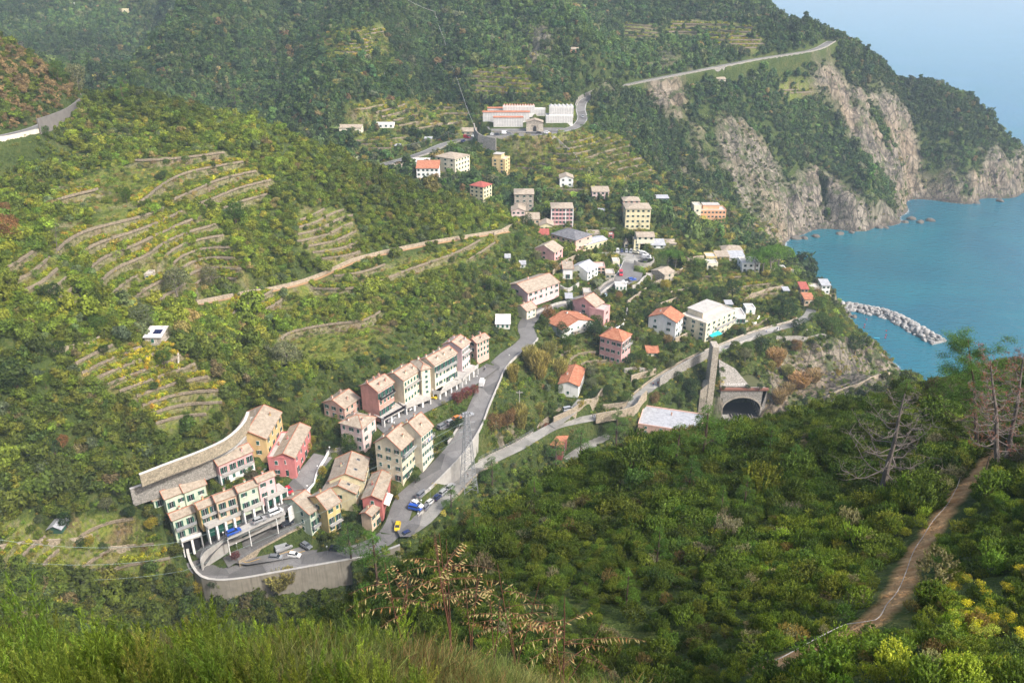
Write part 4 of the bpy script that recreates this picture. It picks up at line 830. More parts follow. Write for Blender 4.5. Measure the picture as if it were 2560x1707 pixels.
# vines in rows along the terraces
vx, vy, vs = [], [], []
for v_, p, up, st_ in VROWS:
    t = np.gradient(p, axis=0); t /= np.linalg.norm(t, axis=1)[:,None]+1e-9; out = np.c_[-t[:,1], t[:,0]]; rd = p/np.linalg.norm(p, axis=1)[:,None]; sg = np.sign((out*rd).sum(1))*up; up_n = out*sg[:,None]; farv = np.hypot(*p[0]) > 450
    for off in ((.8, 2.2) if st_ > 2.4 else (.9,)):
        if rng.random() < .12: continue
        k = np.clip((np.hypot(*np.diff(p, axis=0).T).sum()/(.28 if not farv else .6)), 4, 1500).astype(int); u = np.sort(rng.uniform(0, len(p)-1.01, k)); i0_ = u.astype(int); f = (u-i0_)[:,None]; q_ = p[i0_]*(1-f)+p[i0_+1]*f+up_n[i0_]*off+rng.normal(0,.13,(k,2))
        ok = fbm(q_[:,0]/12, q_[:,1]/12, 2, 5+v_) > (-.10 if v_ not in (15,16,17,12) else .02); q_ = q_[ok]; vx.append(q_[:,0]); vy.append(q_[:,1]); vs.append(np.full(len(q_), 1.5 if farv else 1.2))
x = np.concatenate(vx); y = np.concatenate(vy); vs = np.concatenate(vs); n = len(x); hue = fbm(x/25, y/25, 2, 31)
c = pick([(.15,.175,.02),(.21,.205,.022),(.10,.14,.02),(.24,.17,.03)], [34,34,26,6], n, .15)*(1+1.2*hue[:,None]*np.array([1,.5,0]))
scatter('vine_rows', 'vineplant', np.c_[x, y, hgt(x,y)-.05], vs*np.exp(rng.normal(0,.18,n)), np.clip(c,0,1), 'rows of yellowing vines along the edges of the terraces', sz=rng.uniform(.7,1.1,n))
print('SCATTER', [(o.name, len(o.data.vertices)) for o in bpy.data.objects if o.modifiers])
# ------------------------------------------------------------------ building materials
def plaster(name, c, dirt=.35, stone=False):
    m, nt, b = mat(name); po = opos(nt); n1 = noise(nt, .5, 5, po); n2 = noise(nt, 3.0, 4, po)
    mp = N(nt, 'ShaderNodeMapping'); mp.inputs['Scale'].default_value = (1.6, 1.6, .12); nt.links.new(po, mp.inputs[0]); n3 = noise(nt, 1.0, 4, mp.outputs[0])
    col = rgb(*c); dk = rgb(*[q*.72 for q in c]); lt = rgb(*[min(1, q*1.10) for q in c])
    cc = mixc(nt, ramp(nt, n1, [(.35, g(0)), (.7, g(1))]), lt, mixc(nt, .5, col, dk))
    cc = mixc(nt, mth(nt, 'MULTIPLY', ramp(nt, n3, [(.5, g(0)), (.75, g(1))]), dirt), cc, rgb(*[q*.55 for q in c]))
    if stone:
        v = N(nt, 'ShaderNodeTexVoronoi'); v.inputs['Scale'].default_value = 2.2; nt.links.new(po, v.inputs['Vector'])
        cc = mixc(nt, .75, cc, ramp(nt, v.outputs['Color'], [(.1, tuple(q*.55 for q in c)), (.5, tuple(c)), (.9, tuple(min(1,q*1.35) for q in c))]))
        v2 = N(nt, 'ShaderNodeTexVoronoi', feature='DISTANCE_TO_EDGE'); v2.inputs['Scale'].default_value = 2.2; nt.links.new(po, v2.inputs['Vector'])
        cc = mixc(nt, ramp(nt, v2.outputs['Distance'], [(.0, g(.7)), (.09, g(0))]), cc, rgb(*[q*.45 for q in c]))
        bump(nt, b, v2.outputs['Distance'], .6, .2)
    else: bump(nt, b, n2, .15, .03)
    nt.links.new(cc, b.inputs['Base Color']); b.inputs['Roughness'].default_value = .9; return m
PC = dict(mint=(.50,.58,.42), mustard=(.58,.38,.10), peach=(.68,.47,.30), lpink=(.70,.43,.42), pink=(.66,.32,.30), ochre=(.60,.40,.14), rose=(.58,.16,.15), yellow=(.66,.47,.15),
          lemon=(.66,.57,.32), red=(.50,.12,.10), cream=(.68,.60,.44), cream2=(.70,.64,.50), palepink=(.70,.50,.46), salmon=(.66,.38,.29), coral=(.62,.26,.19), lilac=(.66,.46,.48),
          rosepink=(.55,.20,.22), stone=(.34,.30,.25), stone2=(.42,.37,.30), deepyellow=(.66,.46,.18), white=(.74,.73,.70), darkred=(.36,.08,.08), orange=(.70,.34,.16), marble=(.66,.64,.61), dgreen=(.04,.10,.07))
def _pale(c, f=.16): m_ = sum(c)/3; return tuple((q*(1-f)+m_*f)*.97+.02 for q in c)
PC = {k: (_pale(v) if k not in ('white','marble','stone','stone2','dgreen','cream','cream2') else v) for k, v in PC.items()}
PM = {k: plaster('plaster '+k, v, stone=k.startswith('stone'), dirt=.5 if k == 'marble' else .3) for k, v in PC.items()}
def roof_mat(name, a, b_, rib=True):
    m, nt, b = mat(name); po = opos(nt); n1 = noise(nt, .8, 6, po, .7); n2 = noise(nt, 6, 3, po)
    c = ramp(nt, mixc(nt, .35, n1, n2), [(.3, tuple(q*.6 for q in a)), (.45, a), (.58, b_), (.75, tuple(min(1,q*1.25) for q in b_))])
    w = N(nt, 'ShaderNodeTexWave'); w.inputs['Scale'].default_value = 2.6; w.inputs['Distortion'].default_value = 1.2; w.bands_direction = 'X'; nt.links.new(po, w.inputs[0])
    w2 = N(nt, 'ShaderNodeTexWave'); w2.inputs['Scale'].default_value = 1.5; w2.inputs['Distortion'].default_value = 2; w2.bands_direction = 'Y'; nt.links.new(po, w2.inputs[0])
    c = mixc(nt, .28, c, ramp(nt, mixc(nt, .5, w.outputs[0], w2.outputs[0]), [(.2, g(.25)), (.8, g(1.0))]), 'MULTIPLY')
    nt.links.new(c, b.inputs['Base Color']); bump(nt, b, mixc(nt, .5, w.outputs[0], n2), .35, .06); b.inputs['Roughness'].default_value = .9; return m
RM = dict(tan=roof_mat('weathered sandstone slabs', (.31,.255,.195), (.43,.365,.285)), tile=roof_mat('orange clay tiles', (.36,.13,.07), (.47,.22,.13)), redtile=roof_mat('dark red clay tiles', (.30,.075,.06), (.41,.13,.10)),
          slate=roof_mat('grey slate', (.12,.12,.13), (.22,.22,.23)), grey=roof_mat('grey roofing sheet', (.33,.34,.36), (.45,.46,.49)), pale=roof_mat('pale roofing', (.55,.52,.50), (.68,.66,.64)))
def flatm(name, c, r=.7, **kw):
    m, nt, b = mat(name); n = noise(nt, 2.0, 4, opos(nt)); nt.links.new(mixc(nt, .35, rgb(*c), ramp(nt, n, [(.3, tuple(q*.6 for q in c)), (.7, tuple(min(1, q*1.2) for q in c))])), b.inputs['Base Color'])
    b.inputs['Roughness'].default_value = r
    for k, v in kw.items(): b.inputs[k].default_value = v
    return m
M_VERGE = flatm('terracotta verge', (.42,.15,.08)); M_GLASS = flatm('dark window glass', (.025,.03,.035), .12); M_GLASS.node_tree.nodes['Principled BSDF'].inputs['Specular IOR Level'].default_value = .6
M_SHUT = flatm('dark green shutter paint', (.025,.11,.085), .5); M_SHB = flatm('brown shutter paint', (.12,.05,.03), .5); M_TRIM = flatm('white painted trim', (.72,.71,.67)); M_CONC = plaster('concrete', (.42,.40,.37), .5)
M_RAIL = flatm('grey metal railing', (.30,.31,.32), .4); M_DARK = flatm('painted interior shade', (.02,.02,.022)); M_DOOR = flatm('dark green garage door', (.015,.075,.055), .5); M_WOOD = flatm('weathered wood', (.20,.15,.10))  # M_DARK: near-black colour stands in for shade inside openings
M_STW = plaster('dry stone wall', (.36,.30,.22), .3, True); M_STG = plaster('grey stone wall', (.30,.28,.25), .4, True); M_AWN = flatm('turquoise awning cloth', (.02,.40,.42)); M_AWW = flatm('white awning cloth', (.72,.66,.58)); M_BLK = flatm('black paint', (.02,.02,.025), .4)
M_SOL = flatm('solar panel glass', (.01,.015,.06), .15)
# window kit: origin = centre of the opening, x along the facade, -y outwards
def win_kit(w, h, sh, open_):
    q = MB(); t = .10
    q.box(-w/2-t, w/2+t, -.05, .02, -h/2-t, h/2+t, 0); q.box(-w/2, w/2, -.07, -.045, -h/2, h/2, 1); q.box(-.03, .03, -.085, -.065, -h/2, h/2, 0); q.box(-w/2-.2, w/2+.2, -.14, .0, -h/2-.16, -h/2-.08, 0)
    wm = q.mesh('window', [M_TRIM, M_GLASS]); s = MB(); s2 = MB()
    if open_: s.box(-w/2-.48, -w/2-.04, -.13, -.07, -h/2, h/2); s2.box(w/2+.04, w/2+.48, -.13, -.07, -h/2, h/2)
    else: s.box(-w/2, -.015, -.13, -.09, -h/2, h/2); s2.box(.015, w/2, -.13, -.09, -h/2, h/2)
    return wm, s.mesh('shutter', [sh]), s2.mesh('shutter', [sh])
def win_far(w, h, sh):
    q = MB(); q.box(-w/2-.1, w/2+.1, -.05, .02, -h/2-.1, h/2+.1, 0); q.box(-w/2, w/2, -.08, -.04, -h/2, h/2, 1); q.box(-w/2-.32, -w/2-.03, -.12, -.05, -h/2, h/2, 2); q.box(w/2+.03, w/2+.32, -.12, -.05, -h/2, h/2, 2)
    return q.mesh('window', [M_TRIM, M_GLASS, sh])
WK = {}
def wkit(kind, col):
    if (kind, col) not in WK:
        sh = M_SHB if col in ('brown',) else M_SHUT
        WK[(kind, col)] = {'open': lambda: win_kit(.8,1.3,sh,True), 'shut': lambda: win_kit(.85,1.3,sh,False), 'door': lambda: win_kit(1.15,2.1,sh,True), 'wide': lambda: win_kit(2.0,2.0,sh,False), 'plain': lambda: win_kit(.9,.9,sh,False), 'far': lambda: (win_far(.75,1.15,sh),)}[kind]()
    return WK[(kind, col)]
def put_window(root, kind, x, y, z, rot, col='green'):
    k = wkit(kind, col); o = bpy.data.objects.new('window', k[0]); link(o, root); o.location = (x, y, z); o.rotation_euler = (0, 0, rot)
    for s in k[1:]: so_ = bpy.data.objects.new('shutter', s); link(so_, o)
    return o
SIDE = flatm('roof gutter copper', (.25,.12,.07), .5)
def build_house(h, idx):
    w, d, H_ = h['w'], h['d'], max(h['h'], 1.6); col = h['col']; wm = PM[col]; rm = RM[h['rc']]; rf = h['roof']; farh = proj(h['c'][0], h['c'][1], h['z'])[2] > 400
    nm = 'burial_block' if 'cem' in h else ('gatehouse' if h.get('arch') else ('hut' if (w*d < 50 and H_ < 3.3) or 'hut' in h['label'] or 'cabin' in h['label'] or 'shed' in h['label'] else 'house'))
    root = bpy.data.objects.new(nm, None); link(root); root.location = (h['c'][0], h['c'][1], h['z']); root.rotation_euler = (0, 0, h['a']); root.empty_display_size = 1
    tag(root, h['label'], nm.replace('_', ' '), 'buildings of the village' if nm in ('house', 'hut') else 'cemetery buildings')
    rise = h.get('rise') or min(3.0, (d if rf == 'x' else w)*.24); ov = .4
    q = MB(); lo = -2.2; wi = 0
    wt = h.get('white')
    if wt: q.box(0, w, 0, d, lo, H_*.46, 1); q.box(.0, w, .0, d, H_*.46, H_, 0)
    else: q.box(0, w, 0, d, lo, H_, 0)
    rb = MB(); vb = MB()
    def plane(pts, t=.16): rb.slab(pts, t, 0)
    if rf == 'x':
        for x in (0, w): q.poly([(x,0,H_-.01),(x,d,H_-.01),(x,d/2,H_+rise)] if x else [(x,d,H_-.01),(x,0,H_-.01),(x,d/2,H_+rise)], 0)
        e = rise/(d/2)*ov
        plane([(-ov,-ov,H_-e+.14),(w+ov,-ov,H_-e+.14),(w+ov,d/2,H_+rise+.14),(-ov,d/2,H_+rise+.14)]); plane([(w+ov,d+ov,H_-e+.14),(-ov,d+ov,H_-e+.14),(-ov,d/2,H_+rise+.14),(w+ov,d/2,H_+rise+.14)])
        for x in (-ov, w+ov): vb.tube([(x,-ov,H_-e+.17),(x,d/2,H_+rise+.18),(x,d+ov,H_-e+.17)], .11, 5)
        vb.tube([(-ov,d/2,H_+rise+.2),(w+ov,d/2,H_+rise+.2)], .12, 5)
    elif rf == 'y':
        for y in (0, d): q.poly([(0,y,H_-.01),(w,y,H_-.01),(w/2,y,H_+rise)] if not y else [(w,y,H_-.01),(0,y,H_-.01),(w/2,y,H_+rise)], 0)
        e = rise/(w/2)*ov
        plane([(-ov,d+ov,H_-e+.14),(-ov,-ov,H_-e+.14),(w/2,-ov,H_+rise+.14),(w/2,d+ov,H_+rise+.14)]); plane([(w+ov,-ov,H_-e+.14),(w+ov,d+ov,H_-e+.14),(w/2,d+ov,H_+rise+.14),(w/2,-ov,H_+rise+.14)])
        for y in (-ov, d+ov): vb.tube([(-ov,y,H_-e+.17),(w/2,y,H_+rise+.18),(w+ov,y,H_-e+.17)], .11, 5)
        vb.tube([(w/2,-ov,H_+rise+.2),(w/2,d+ov,H_+rise+.2)], .12, 5)
    elif rf == 'hip':
        a = min(w, d)/2; p1, p2 = ((a,d/2),(w-a,d/2)) if w >= d else ((w/2,a),(w/2,d-a)); T = H_+rise+.1
        A_, B_, C_, D_ = (-ov,-ov,H_),(w+ov,-ov,H_),(w+ov,d+ov,H_),(-ov,d+ov,H_); P1, P2 = (*p1,T), (*p2,T)
        if abs(w-d) < .5: P1 = P2 = (w/2,d/2,T)
        k = [tuple(P1), tuple(P2)]
        if w >= d: fs = [(A_,B_,P2,P1),(B_,C_,P2),(C_,D_,P1,P2),(D_,A_,P1)]
        else: fs = [(A_,B_,P1),(B_,C_,P2,P1),(C_,D_,P2),(D_,A_,P1,P2)]
        for f in fs:
            f = [p for i, p in enumerate(f) if p != f[i-1]]; rb.poly(f)
        rb.poly([D_, C_, B_, A_]); rb.box(-ov+.02, w+ov-.02, -ov+.02, d+ov-.02, H_-.16, H_-.01, 0)
        for p, r_ in ((A_,P1),(B_,P2 if w >= d else P1),(C_,P2),(D_,P1 if w >= d else P2)): vb.tube([(p[0],p[1],p[2]+.05),(r_[0],r_[1],r_[2]+.05)], .1, 5)
        if P1 != P2: vb.tube([(P1[0],P1[1],T+.05),(P2[0],P2[1],T+.05)], .12, 5)
    elif rf == 'sx':
        for x in (0, w): q.poly([(x,0,H_-.01),(x,d,H_-.01),(x,d,H_+rise)] if x else [(x,d,H_-.01),(x,0,H_-.01),(x,d,H_+rise)], 0)
        q.poly([(w,d,H_-.01),(0,d,H_-.01),(0,d,H_+rise),(w,d,H_+rise)], 0)
        e = rise/d*ov; plane([(-ov,-ov,H_-e+.14),(w+ov,-ov,H_-e+.14),(w+ov,d+.2,H_+rise+.14),(-ov,d+.2,H_+rise+.14)])
        for x in (-ov, w+ov): vb.tube([(x,-ov,H_-e+.16),(x,d+.2,H_+rise+.18)], .1, 5)
    else:
        pr = .45; rb.box(.22, w-.22, .22, d-.22, H_-.02, H_+.05, 0)
        for x0,x1,y0,y1 in ((-.06,w+.06,-.06,.22),(-.06,w+.06,d-.22,d+.06),(-.06,.22,.22,d-.22),(w-.22,w+.06,.22,d-.22)): q.box(x0,x1,y0,y1,H_-.25,H_+pr,0)
    if h.get('pent'):
        pw, pd = (w*.62, d*.6); q.box(w*.15, w*.15+pw, d*.34, d*.34+pd, H_, H_+2.7, 0); rb.box(w*.15-.3, w*.15+pw+.3, d*.34-.3, d*.34+pd+.3, H_+2.7, H_+2.9, 0)
    if wt and not rf == 'flat': pass
    body = q.obj('wall', [wm, PM['white']], root)
    if h.get('trim'):
        t = MB()
        for x in (0, w*.66, w): t.box(x-.25, x+.25, -.06, -.01, 0, H_)
        for k in range(1, h['rows']): t.box(-.02, w+.02, -.05, -.012, H_*k/h['rows']-.12, H_*k/h['rows']+.12)
        t.obj('band', M_TRIM, root)
    flat_rm = {'tan': M_CONC, 'grey': RM['grey'], 'pale': RM['pale'], 'tile': RM['tile']}.get(h['rc'], M_CONC)
    roof = rb.obj('roof', rm if rf != 'flat' else flat_rm, root)
    if vb.v and h['rc'] in ('tan', 'tile', 'redtile', 'slate') and not farh: vb.obj('verge', M_VERGE if h['rc'] == 'tan' else rm, roof)
    rg = random.Random(idx*13+5)
    def roofz(x, y):
        if rf == 'x': return H_+rise*(1-abs(y-d/2)/(d/2))
        if rf == 'y': return H_+rise*(1-abs(x-w/2)/(w/2))
        if rf == 'sx': return H_+rise*y/d
        if rf == 'hip': return H_+rise*min(1, min(x, w-x, y, d-y)/(min(w,d)/2))
        return H_
    nch = h.get('chim', 0 if (farh or 'cem' in h or nm == 'hut') else 1)
    for i in range(nch):
        x = w*(i+.5)/nch + rg.uniform(-.5,.5); y = d*(.2 if (i % 2) else .72); z = roofz(x, y); c = MB(); c.box(x-.28,x+.28,y-.24,y+.24,z-.5,z+.95,0); c.box(x-.38,x+.38,y-.34,y+.34,z+.95,z+1.06,1); c.box(x-.2,x+.2,y-.16,y+.16,z+1.06,z+1.28,2)
        c.obj('chimney', [wm, RM['tan'], M_VERGE], roof)
    for i in range(h.get('skyl', 0)):
        x = w*(.3+.5*i/2.2); y = d*.26 if i != 1 else d*.7; z = roofz(x, y); s_ = math.atan2(rise, d/2)*(1 if y < d/2 else -1); c = MB(); c.box(-.45,.45,-.6,.6,-.05,.14,0); c.box(-.36,.36,-.5,.5,.14,.16,1)
        o = c.obj('skylight', [M_RAIL, M_GLASS], roof); o.location = (x, y, z+.2); o.rotation_euler = (s_, 0, 0)
    if h.get('solar'):
        for i in range(6): c = MB(); c.box(-.4,.4,-.55,.55,0,.05,0); o = c.obj('solar_panel', M_SOL, roof); o.location = (w*.5+(i%3)*.85, d*.35+(i//3)*1.2, roofz(0,d*.35+(i//3)*1.2)+.22); o.rotation_euler = (math.atan2(rise,d),0,0)
    rows = h['rows']; rhh = H_/max(rows,1); wc = 'brown' if 'brown' in h['label'] else 'green'
    balc = h.get('balc')
    for side, n, L in (('R', h['nR'], w), ('L', h['nL'], d)):
        for r_ in range(rows):
            for i in range(n):
                u = L*(i+.5)/n + rg.uniform(-.12,.12)*min(1, L/n/3)
                kd = 'far' if farh else rg.choice(['open','open','shut','open','shut'])
                z = rhh*r_ + min(1.75, rhh*.55)
                if not farh and rhh > 2.7:
                    if (balc and r_ == balc and side == 'R') or (r_ == 0 and rg.random() < .45): kd = 'door'; z = rhh*r_+1.28
                if rhh < 2.2: kd = 'plain' if not farh else 'far'; z = rhh*r_+rhh*.5
                if L/n < 1.9 and kd != 'far': kd = 'shut'
                if side == 'R': put_window(root, kd, u, -.0, z, 0, wc)
                else: put_window(root, kd, -.0, u, z, -math.pi/2, wc)
    if balc:
        z = rhh*balc; x0, x1 = (w*.04, w*.96) if w < 13 else (w*.3, w*.98); b_ = MB(); b_.box(x0, x1, -1.15, -.01, z-.16, z, 0); o = b_.obj('balcony', [M_CONC], root)
        r2 = MB()
        if (idx % 3) == 0 or col in ('coral',): r2.box(x0, x1, -1.15, -1.09, z+.02, z+.95, 0); r2.box(x0, x0+.06, -1.09, -.02, z+.02, z+.95, 0); r2.box(x1-.06, x1, -1.09, -.02, z+.02, z+.95, 0)
        else:
            r2.box(x0, x1, -1.15, -1.09, z+.88, z+.95, 0); r2.box(x0, x0+.06, -1.09, -.02, z+.88, z+.95, 0); r2.box(x1-.06, x1, -1.09, -.02, z+.88, z+.95, 0)
            k = int((x1-x0)/.3)
            for i in range(k+1): x = x0+(x1-x0-.04)*i/k; r2.box(x, x+.04, -1.14, -1.10, z, z+.88, 0)
        r2.obj('railing', [M_BLK if col == 'coral' else M_RAIL], o)
    if not farh and 'cem' not in h and nm == 'house' and rf in ('x', 'sx', 'hip'):
        gq = MB(); e = (rise/(d/2)*ov if rf == 'x' else 0); gq.tube([(-ov,-ov-.06,H_-e+.02),(w+ov,-ov-.06,H_-e+.02)], .07, 5); gq.tube([(w-.1,-ov-.06,H_-e+.02),(w-.1,-.07,H_-.5),(w-.1,-.07,.2)], .05, 5); gq.obj('gutter', SIDE, root)
        if idx % 2: aq = MB(); ax, ay = w*.6, d*.55; az_ = roofz(ax, ay); aq.tube([(ax,ay,az_-.1),(ax,ay,az_+2.1)], .025, 4); [aq.tube([(ax-.5+.06*k_,ay,az_+1.35+.2*k_),(ax+.5-.06*k_,ay,az_+1.35+.2*k_)], .016, 3) for k_ in range(4)]; aq.obj('aerial', M_RAIL, roof)
    if 'laundry' in h['label']:
        z = rhh*balc; lq = MB()
        for k_ in range(6): lq.box(w*.12+k_*.62, w*.12+k_*.62+.45, -1.22, -1.19, z+.0-.1*(k_ % 3), z+.86, k_ % 3)
        lq.obj('laundry', [PM['white'], PM['lpink'], flatm('blue cloth laundry', (.12,.22,.42))], root)
    if h.get('awn'):
        a = MB(); a.slab([(w*.12,-2.6,2.3),(w*.42,-2.6,2.3),(w*.42,-.1,3.0),(w*.12,-.1,3.0)], .06); a.obj('awning', M_AWN, root)
    if 'white awning' in h['label']:
        a = MB(); a.slab([(w*.1,-1.8,2.6),(w*.55,-1.8,2.6),(w*.55,-.1,3.4),(w*.1,-.1,3.4)], .06); a.obj('awning', M_AWW, root)
    if h.get('arch'):
        a = MB(); pts_ = [(w*.5-1.1,0),(w*.5+1.1,0)] + [(w*.5+1.1*math.cos(t), 3+1.1*math.sin(t)) for t in np.linspace(0, math.pi, 9)]
        a.poly([(x,-.05,z) for x, z in pts_]); a.obj('door', M_DARK, root); a = MB(); a.box(w*.3,w*.7,-.25,-.06,4.6,4.9); a.box(-.15,w*.28,-.12,.0,0,5.2); a.box(w*.72,w+.15,-.12,0,0,5.2); a.obj('pilaster', PM['stone2'], root)
    if 'cem' in h:
        kw = h['cem']; n = int(w/1.1); a = MB()
        for r_ in range(max(2, int(H_/.95))):
            z = .35+r_*.92
            if z+.7 > H_: break
            for i in range(n): x = (i+.5)*w/n; a.box(x-.38, x+.38, -.05, -.004, z, z+.66, 0)
        o = a.obj('niche_fronts', flatm('niche slab stone', (.42,.41,.40)) if 'niche_mat' not in globals() else niche_mat, root); o.name = 'niche_wall'
        if kw.get('rt'): a = MB(); a.slab([(-.3,-.4,H_+.5),(w+.3,-.4,H_+.5),(w+.3,d*.5,H_+1.1),(-.3,d*.5,H_+1.1)], .12); a.slab([(-.3,d*.5,H_+1.1),(w+.3,d*.5,H_+1.1),(w+.3,d+.4,H_+.5),(-.3,d+.4,H_+.5)], .12); a.obj('tile_roof', RM['tile'], root)
        if kw.get('scal'):
            k = kw['scal']; a = MB()
            for i in range(k):
                x0 = w*i/k; x1 = w*(i+1)/k; xm = (x0+x1)/2
                a.poly([(x0,-.1,H_+.45),(x1,-.1,H_+.45),(xm,-.1,H_+1.5)],1); a.poly([(x1,d,H_+.45),(x0,d,H_+.45),(xm,d,H_+1.5)],1); a.poly([(x0,-.1,H_+.45),(xm,-.1,H_+1.5),(xm,d,H_+1.5),(x0,d,H_+.45)],0); a.poly([(xm,-.1,H_+1.5),(x1,-.1,H_+.45),(x1,d,H_+.45),(xm,d,H_+1.5)],0)
            a.obj('scalloped_roof', [RM['tile'] if k > 8 else RM['pale'], PM['marble']], root)
    return root
niche_mat = flatm('niche slab stone', (.40,.39,.38))
for i, h in enumerate(HS): h['obj'] = build_house(h, i)
# ------------------------------------------------------------------ garage arcades
for gi_, ((k, pp, z, hh, n, lab, door), P_) in enumerate(zip(GAR, GW)):
    root = bpy.data.objects.new('garage_block', None); link(root); root.location = (P_[0][0], P_[0][1], z-hh); tag(root, lab, 'garage', 'garage rows under the houses')
    O = P_[0]; L_ = [p-O for p in P_]; q = MB(); slabm = MB(); rail = MB(); drs = []
    seg = [(a, b_) for a, b_ in zip(L_[:-1], L_[1:])]; tot = sum(np.linalg.norm(b_-a) for a, b_ in seg)
    for a, b_ in seg:
        v = b_-a; L = np.linalg.norm(v); t = v/L; nr = np.array([-t[1], t[0]]); f = lambda u, s, zz: (a[0]+t[0]*u+nr[0]*s, a[1]+t[1]*u+nr[1]*s, zz)
        slabm.slab([f(0,-.25,hh), f(L,-.25,hh), f(L,5,hh), f(0,5,hh)], .45)
        q.slab([f(0,1.4,hh-.46), f(L,1.4,hh-.46), f(L,1.6,hh-.46), f(0,1.6,hh-.46)], hh+1.5, 1)  # back wall coloured near-black to give the shade of deep bays
        k_ = max(1, round(n*L/tot))
        for i in range(k_+1):
            u = L*i/k_; u0, u1 = max(0, u-.32), min(L, u+.32); q.slab([f(u0,-.1,hh-.45), f(u1,-.1,hh-.45), f(u1,1.38,hh-.45), f(u0,1.38,hh-.45)], hh+1.5, 0)
            if i < k_ and door: u0, u1 = u+.36, L*(i+1)/k_-.36; e = MB(); e.slab([f(u0,.9,hh-.5), f(u1,.9,hh-.5), f(u1,1.0,hh-.5), f(u0,1.0,hh-.5)], hh-.4); drs.append(e)
        rail.slab([f(0,-.25,hh+1.0), f(L,-.25,hh+1.0), f(L,-.12,hh+1.0), f(0,-.12,hh+1.0)], 1.0 if gi_ in (0,1,4) else .95)
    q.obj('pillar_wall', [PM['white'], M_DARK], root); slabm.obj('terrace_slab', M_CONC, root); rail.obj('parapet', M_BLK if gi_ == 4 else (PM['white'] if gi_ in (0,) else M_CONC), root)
    for e in drs: e.obj('garage_door', M_DOOR, root)
# ------------------------------------------------------------------ roads
def asphalt(name, c):
    m, nt, b = mat(name); po = gpos(nt); n1 = noise(nt, .25, 5, po); n2 = noise(nt, 4, 4, po)
    nt.links.new(ramp(nt, mixc(nt, .5, n1, n2), [(.3, tuple(q*.72 for q in c)), (.5, c), (.7, tuple(q*1.3 for q in c))]), b.inputs['Base Color']); _l = b.inputs['Base Color'].links[0].from_socket
    v = N(nt, 'ShaderNodeTexVoronoi'); v.inputs['Scale'].default_value = .13; nt.links.new(po, v.inputs['Vector']); v2 = N(nt, 'ShaderNodeTexVoronoi', feature='DISTANCE_TO_EDGE'); v2.inputs['Scale'].default_value = .35; nt.links.new(po, v2.inputs['Vector'])
    _p = mixc(nt, 1.0, _l, ramp(nt, v.outputs['Color'], [(.25, g(.72)), (.4, g(1)), (.7, g(1)), (.8, g(1.22))]), 'MULTIPLY'); _p = mixc(nt, ramp(nt, v2.outputs['Distance'], [(0, g(.5)), (.03, g(0))]), _p, rgb(*[q*.45 for q in c])); nt.links.new(_p, b.inputs['Base Color']); b.inputs['Roughness'].default_value = .9; return m
M_ASPH = asphalt('worn asphalt', (.16,.155,.15)); M_ASPL = asphalt('pale concrete paving', (.27,.26,.235)); M_MARK = flatm('white road paint', (.6,.6,.58)); M_YEL = flatm('yellow road paint', (.55,.32,.05)); M_DIRT = flatm('dirt', (.36,.22,.11))
def ribbon(name, pts, off0, off1, dz, m, label, cat, kind='structure', thick=0, closed=False, zoff=None):
    """strip along a centre line between two sideways offsets"""
    p = np.array(pts); t = np.gradient(p[:,:2], axis=0); t /= np.linalg.norm(t, axis=1)[:,None]+1e-9; nr = np.c_[-t[:,1], t[:,0]]
    A_ = np.c_[p[:,:2]+nr*off0, p[:,2]+dz]; B_ = np.c_[p[:,:2]+nr*off1, p[:,2]+dz]; n = len(p); q = MB()
    if thick == 0:
        q.v = [tuple(x) for x in A_]+[tuple(x) for x in B_]; q.f = [(i, n+i, n+i+1, i+1) if off1 < off0 else (i, i+1, n+i+1, n+i) for i in range(n-1)]; q.m = [0]*(n-1)
        if off1 > off0: q.f = [(i, n+i, n+i+1, i+1)[::-1] for i in range(n-1)]
    else:
        q.v = [tuple(x) for x in A_]+[tuple(x) for x in B_]+[(x[0],x[1],x[2]-thick) for x in A_]+[(x[0],x[1],x[2]-thick) for x in B_]
        for i in range(n-1):
            q.f += [(i,i+1,n+i+1,n+i),(2*n+i+1,2*n+i,3*n+i,3*n+i+1),(i+1,i,2*n+i,2*n+i+1),(n+i,n+i+1,3*n+i+1,3*n+i)]; q.m += [0,0,0,0]
        q.f += [(0,n,3*n,2*n),(2*n-1,n-1,3*n-1,4*n-1)]; q.m += [0,0]
    o = q.obj(name, m)
    tag(o, label, cat, kind=kind); return o
rl = dict(main_road='grey main road climbing from the lower estate to the village', hillside_street='narrow grey street in front of the hillside row', upper_street='grey street past the green garage doors', lower_lane='lane running below the parking deck', parking_lane='pale lane lined by parked cars, walkers further on', side_lane='short lane beside the bushes', house_drive='pale driveway up to the small orange roofed house', village_road='road curving up to the village square', coast_road='coast road climbing past the cemetery to the headland', viaduct_road='road bending over the viaduct at the far left', station_yard='pale yard behind the dark red house')
for i, (k, (p, w)) in enumerate(RS.items()):
    ribbon('road', p, w/2, -w/2, .02+.004*(i % 4), M_ASPL if k in ('parking_lane','house_drive','station_yard') else M_ASPH, rl[k], 'road')
for q, z, nm in PADW:
    if nm: e = MB(); e.poly([(x, y, z+.05) for x, y in (q if sum((q[i-1][0]*q[i][1]-q[i][0]*q[i-1][1]) for i in range(len(q))) > 0 else q[::-1])]); o = e.obj('pavement', M_ASPH if nm != 'village_square' else M_ASPL); tag(o, 'grey paved '+nm.replace('_', ' '), 'pavement', kind='structure')
for k, offs in (('coast_road', (3.3,-3.3)), ('viaduct_road', (3.6,0,-3.6)), ('village_road', (3.3,))):
    for o_ in offs: ribbon('road_marking', RS[k][0], o_+.12, o_-.12, .045, M_MARK, 'white painted line along the road', 'road marking')
ribbon('footpath', PW, .9, -.9, .06, M_DIRT, 'dry earth footpath along the vineyard wall', 'path')
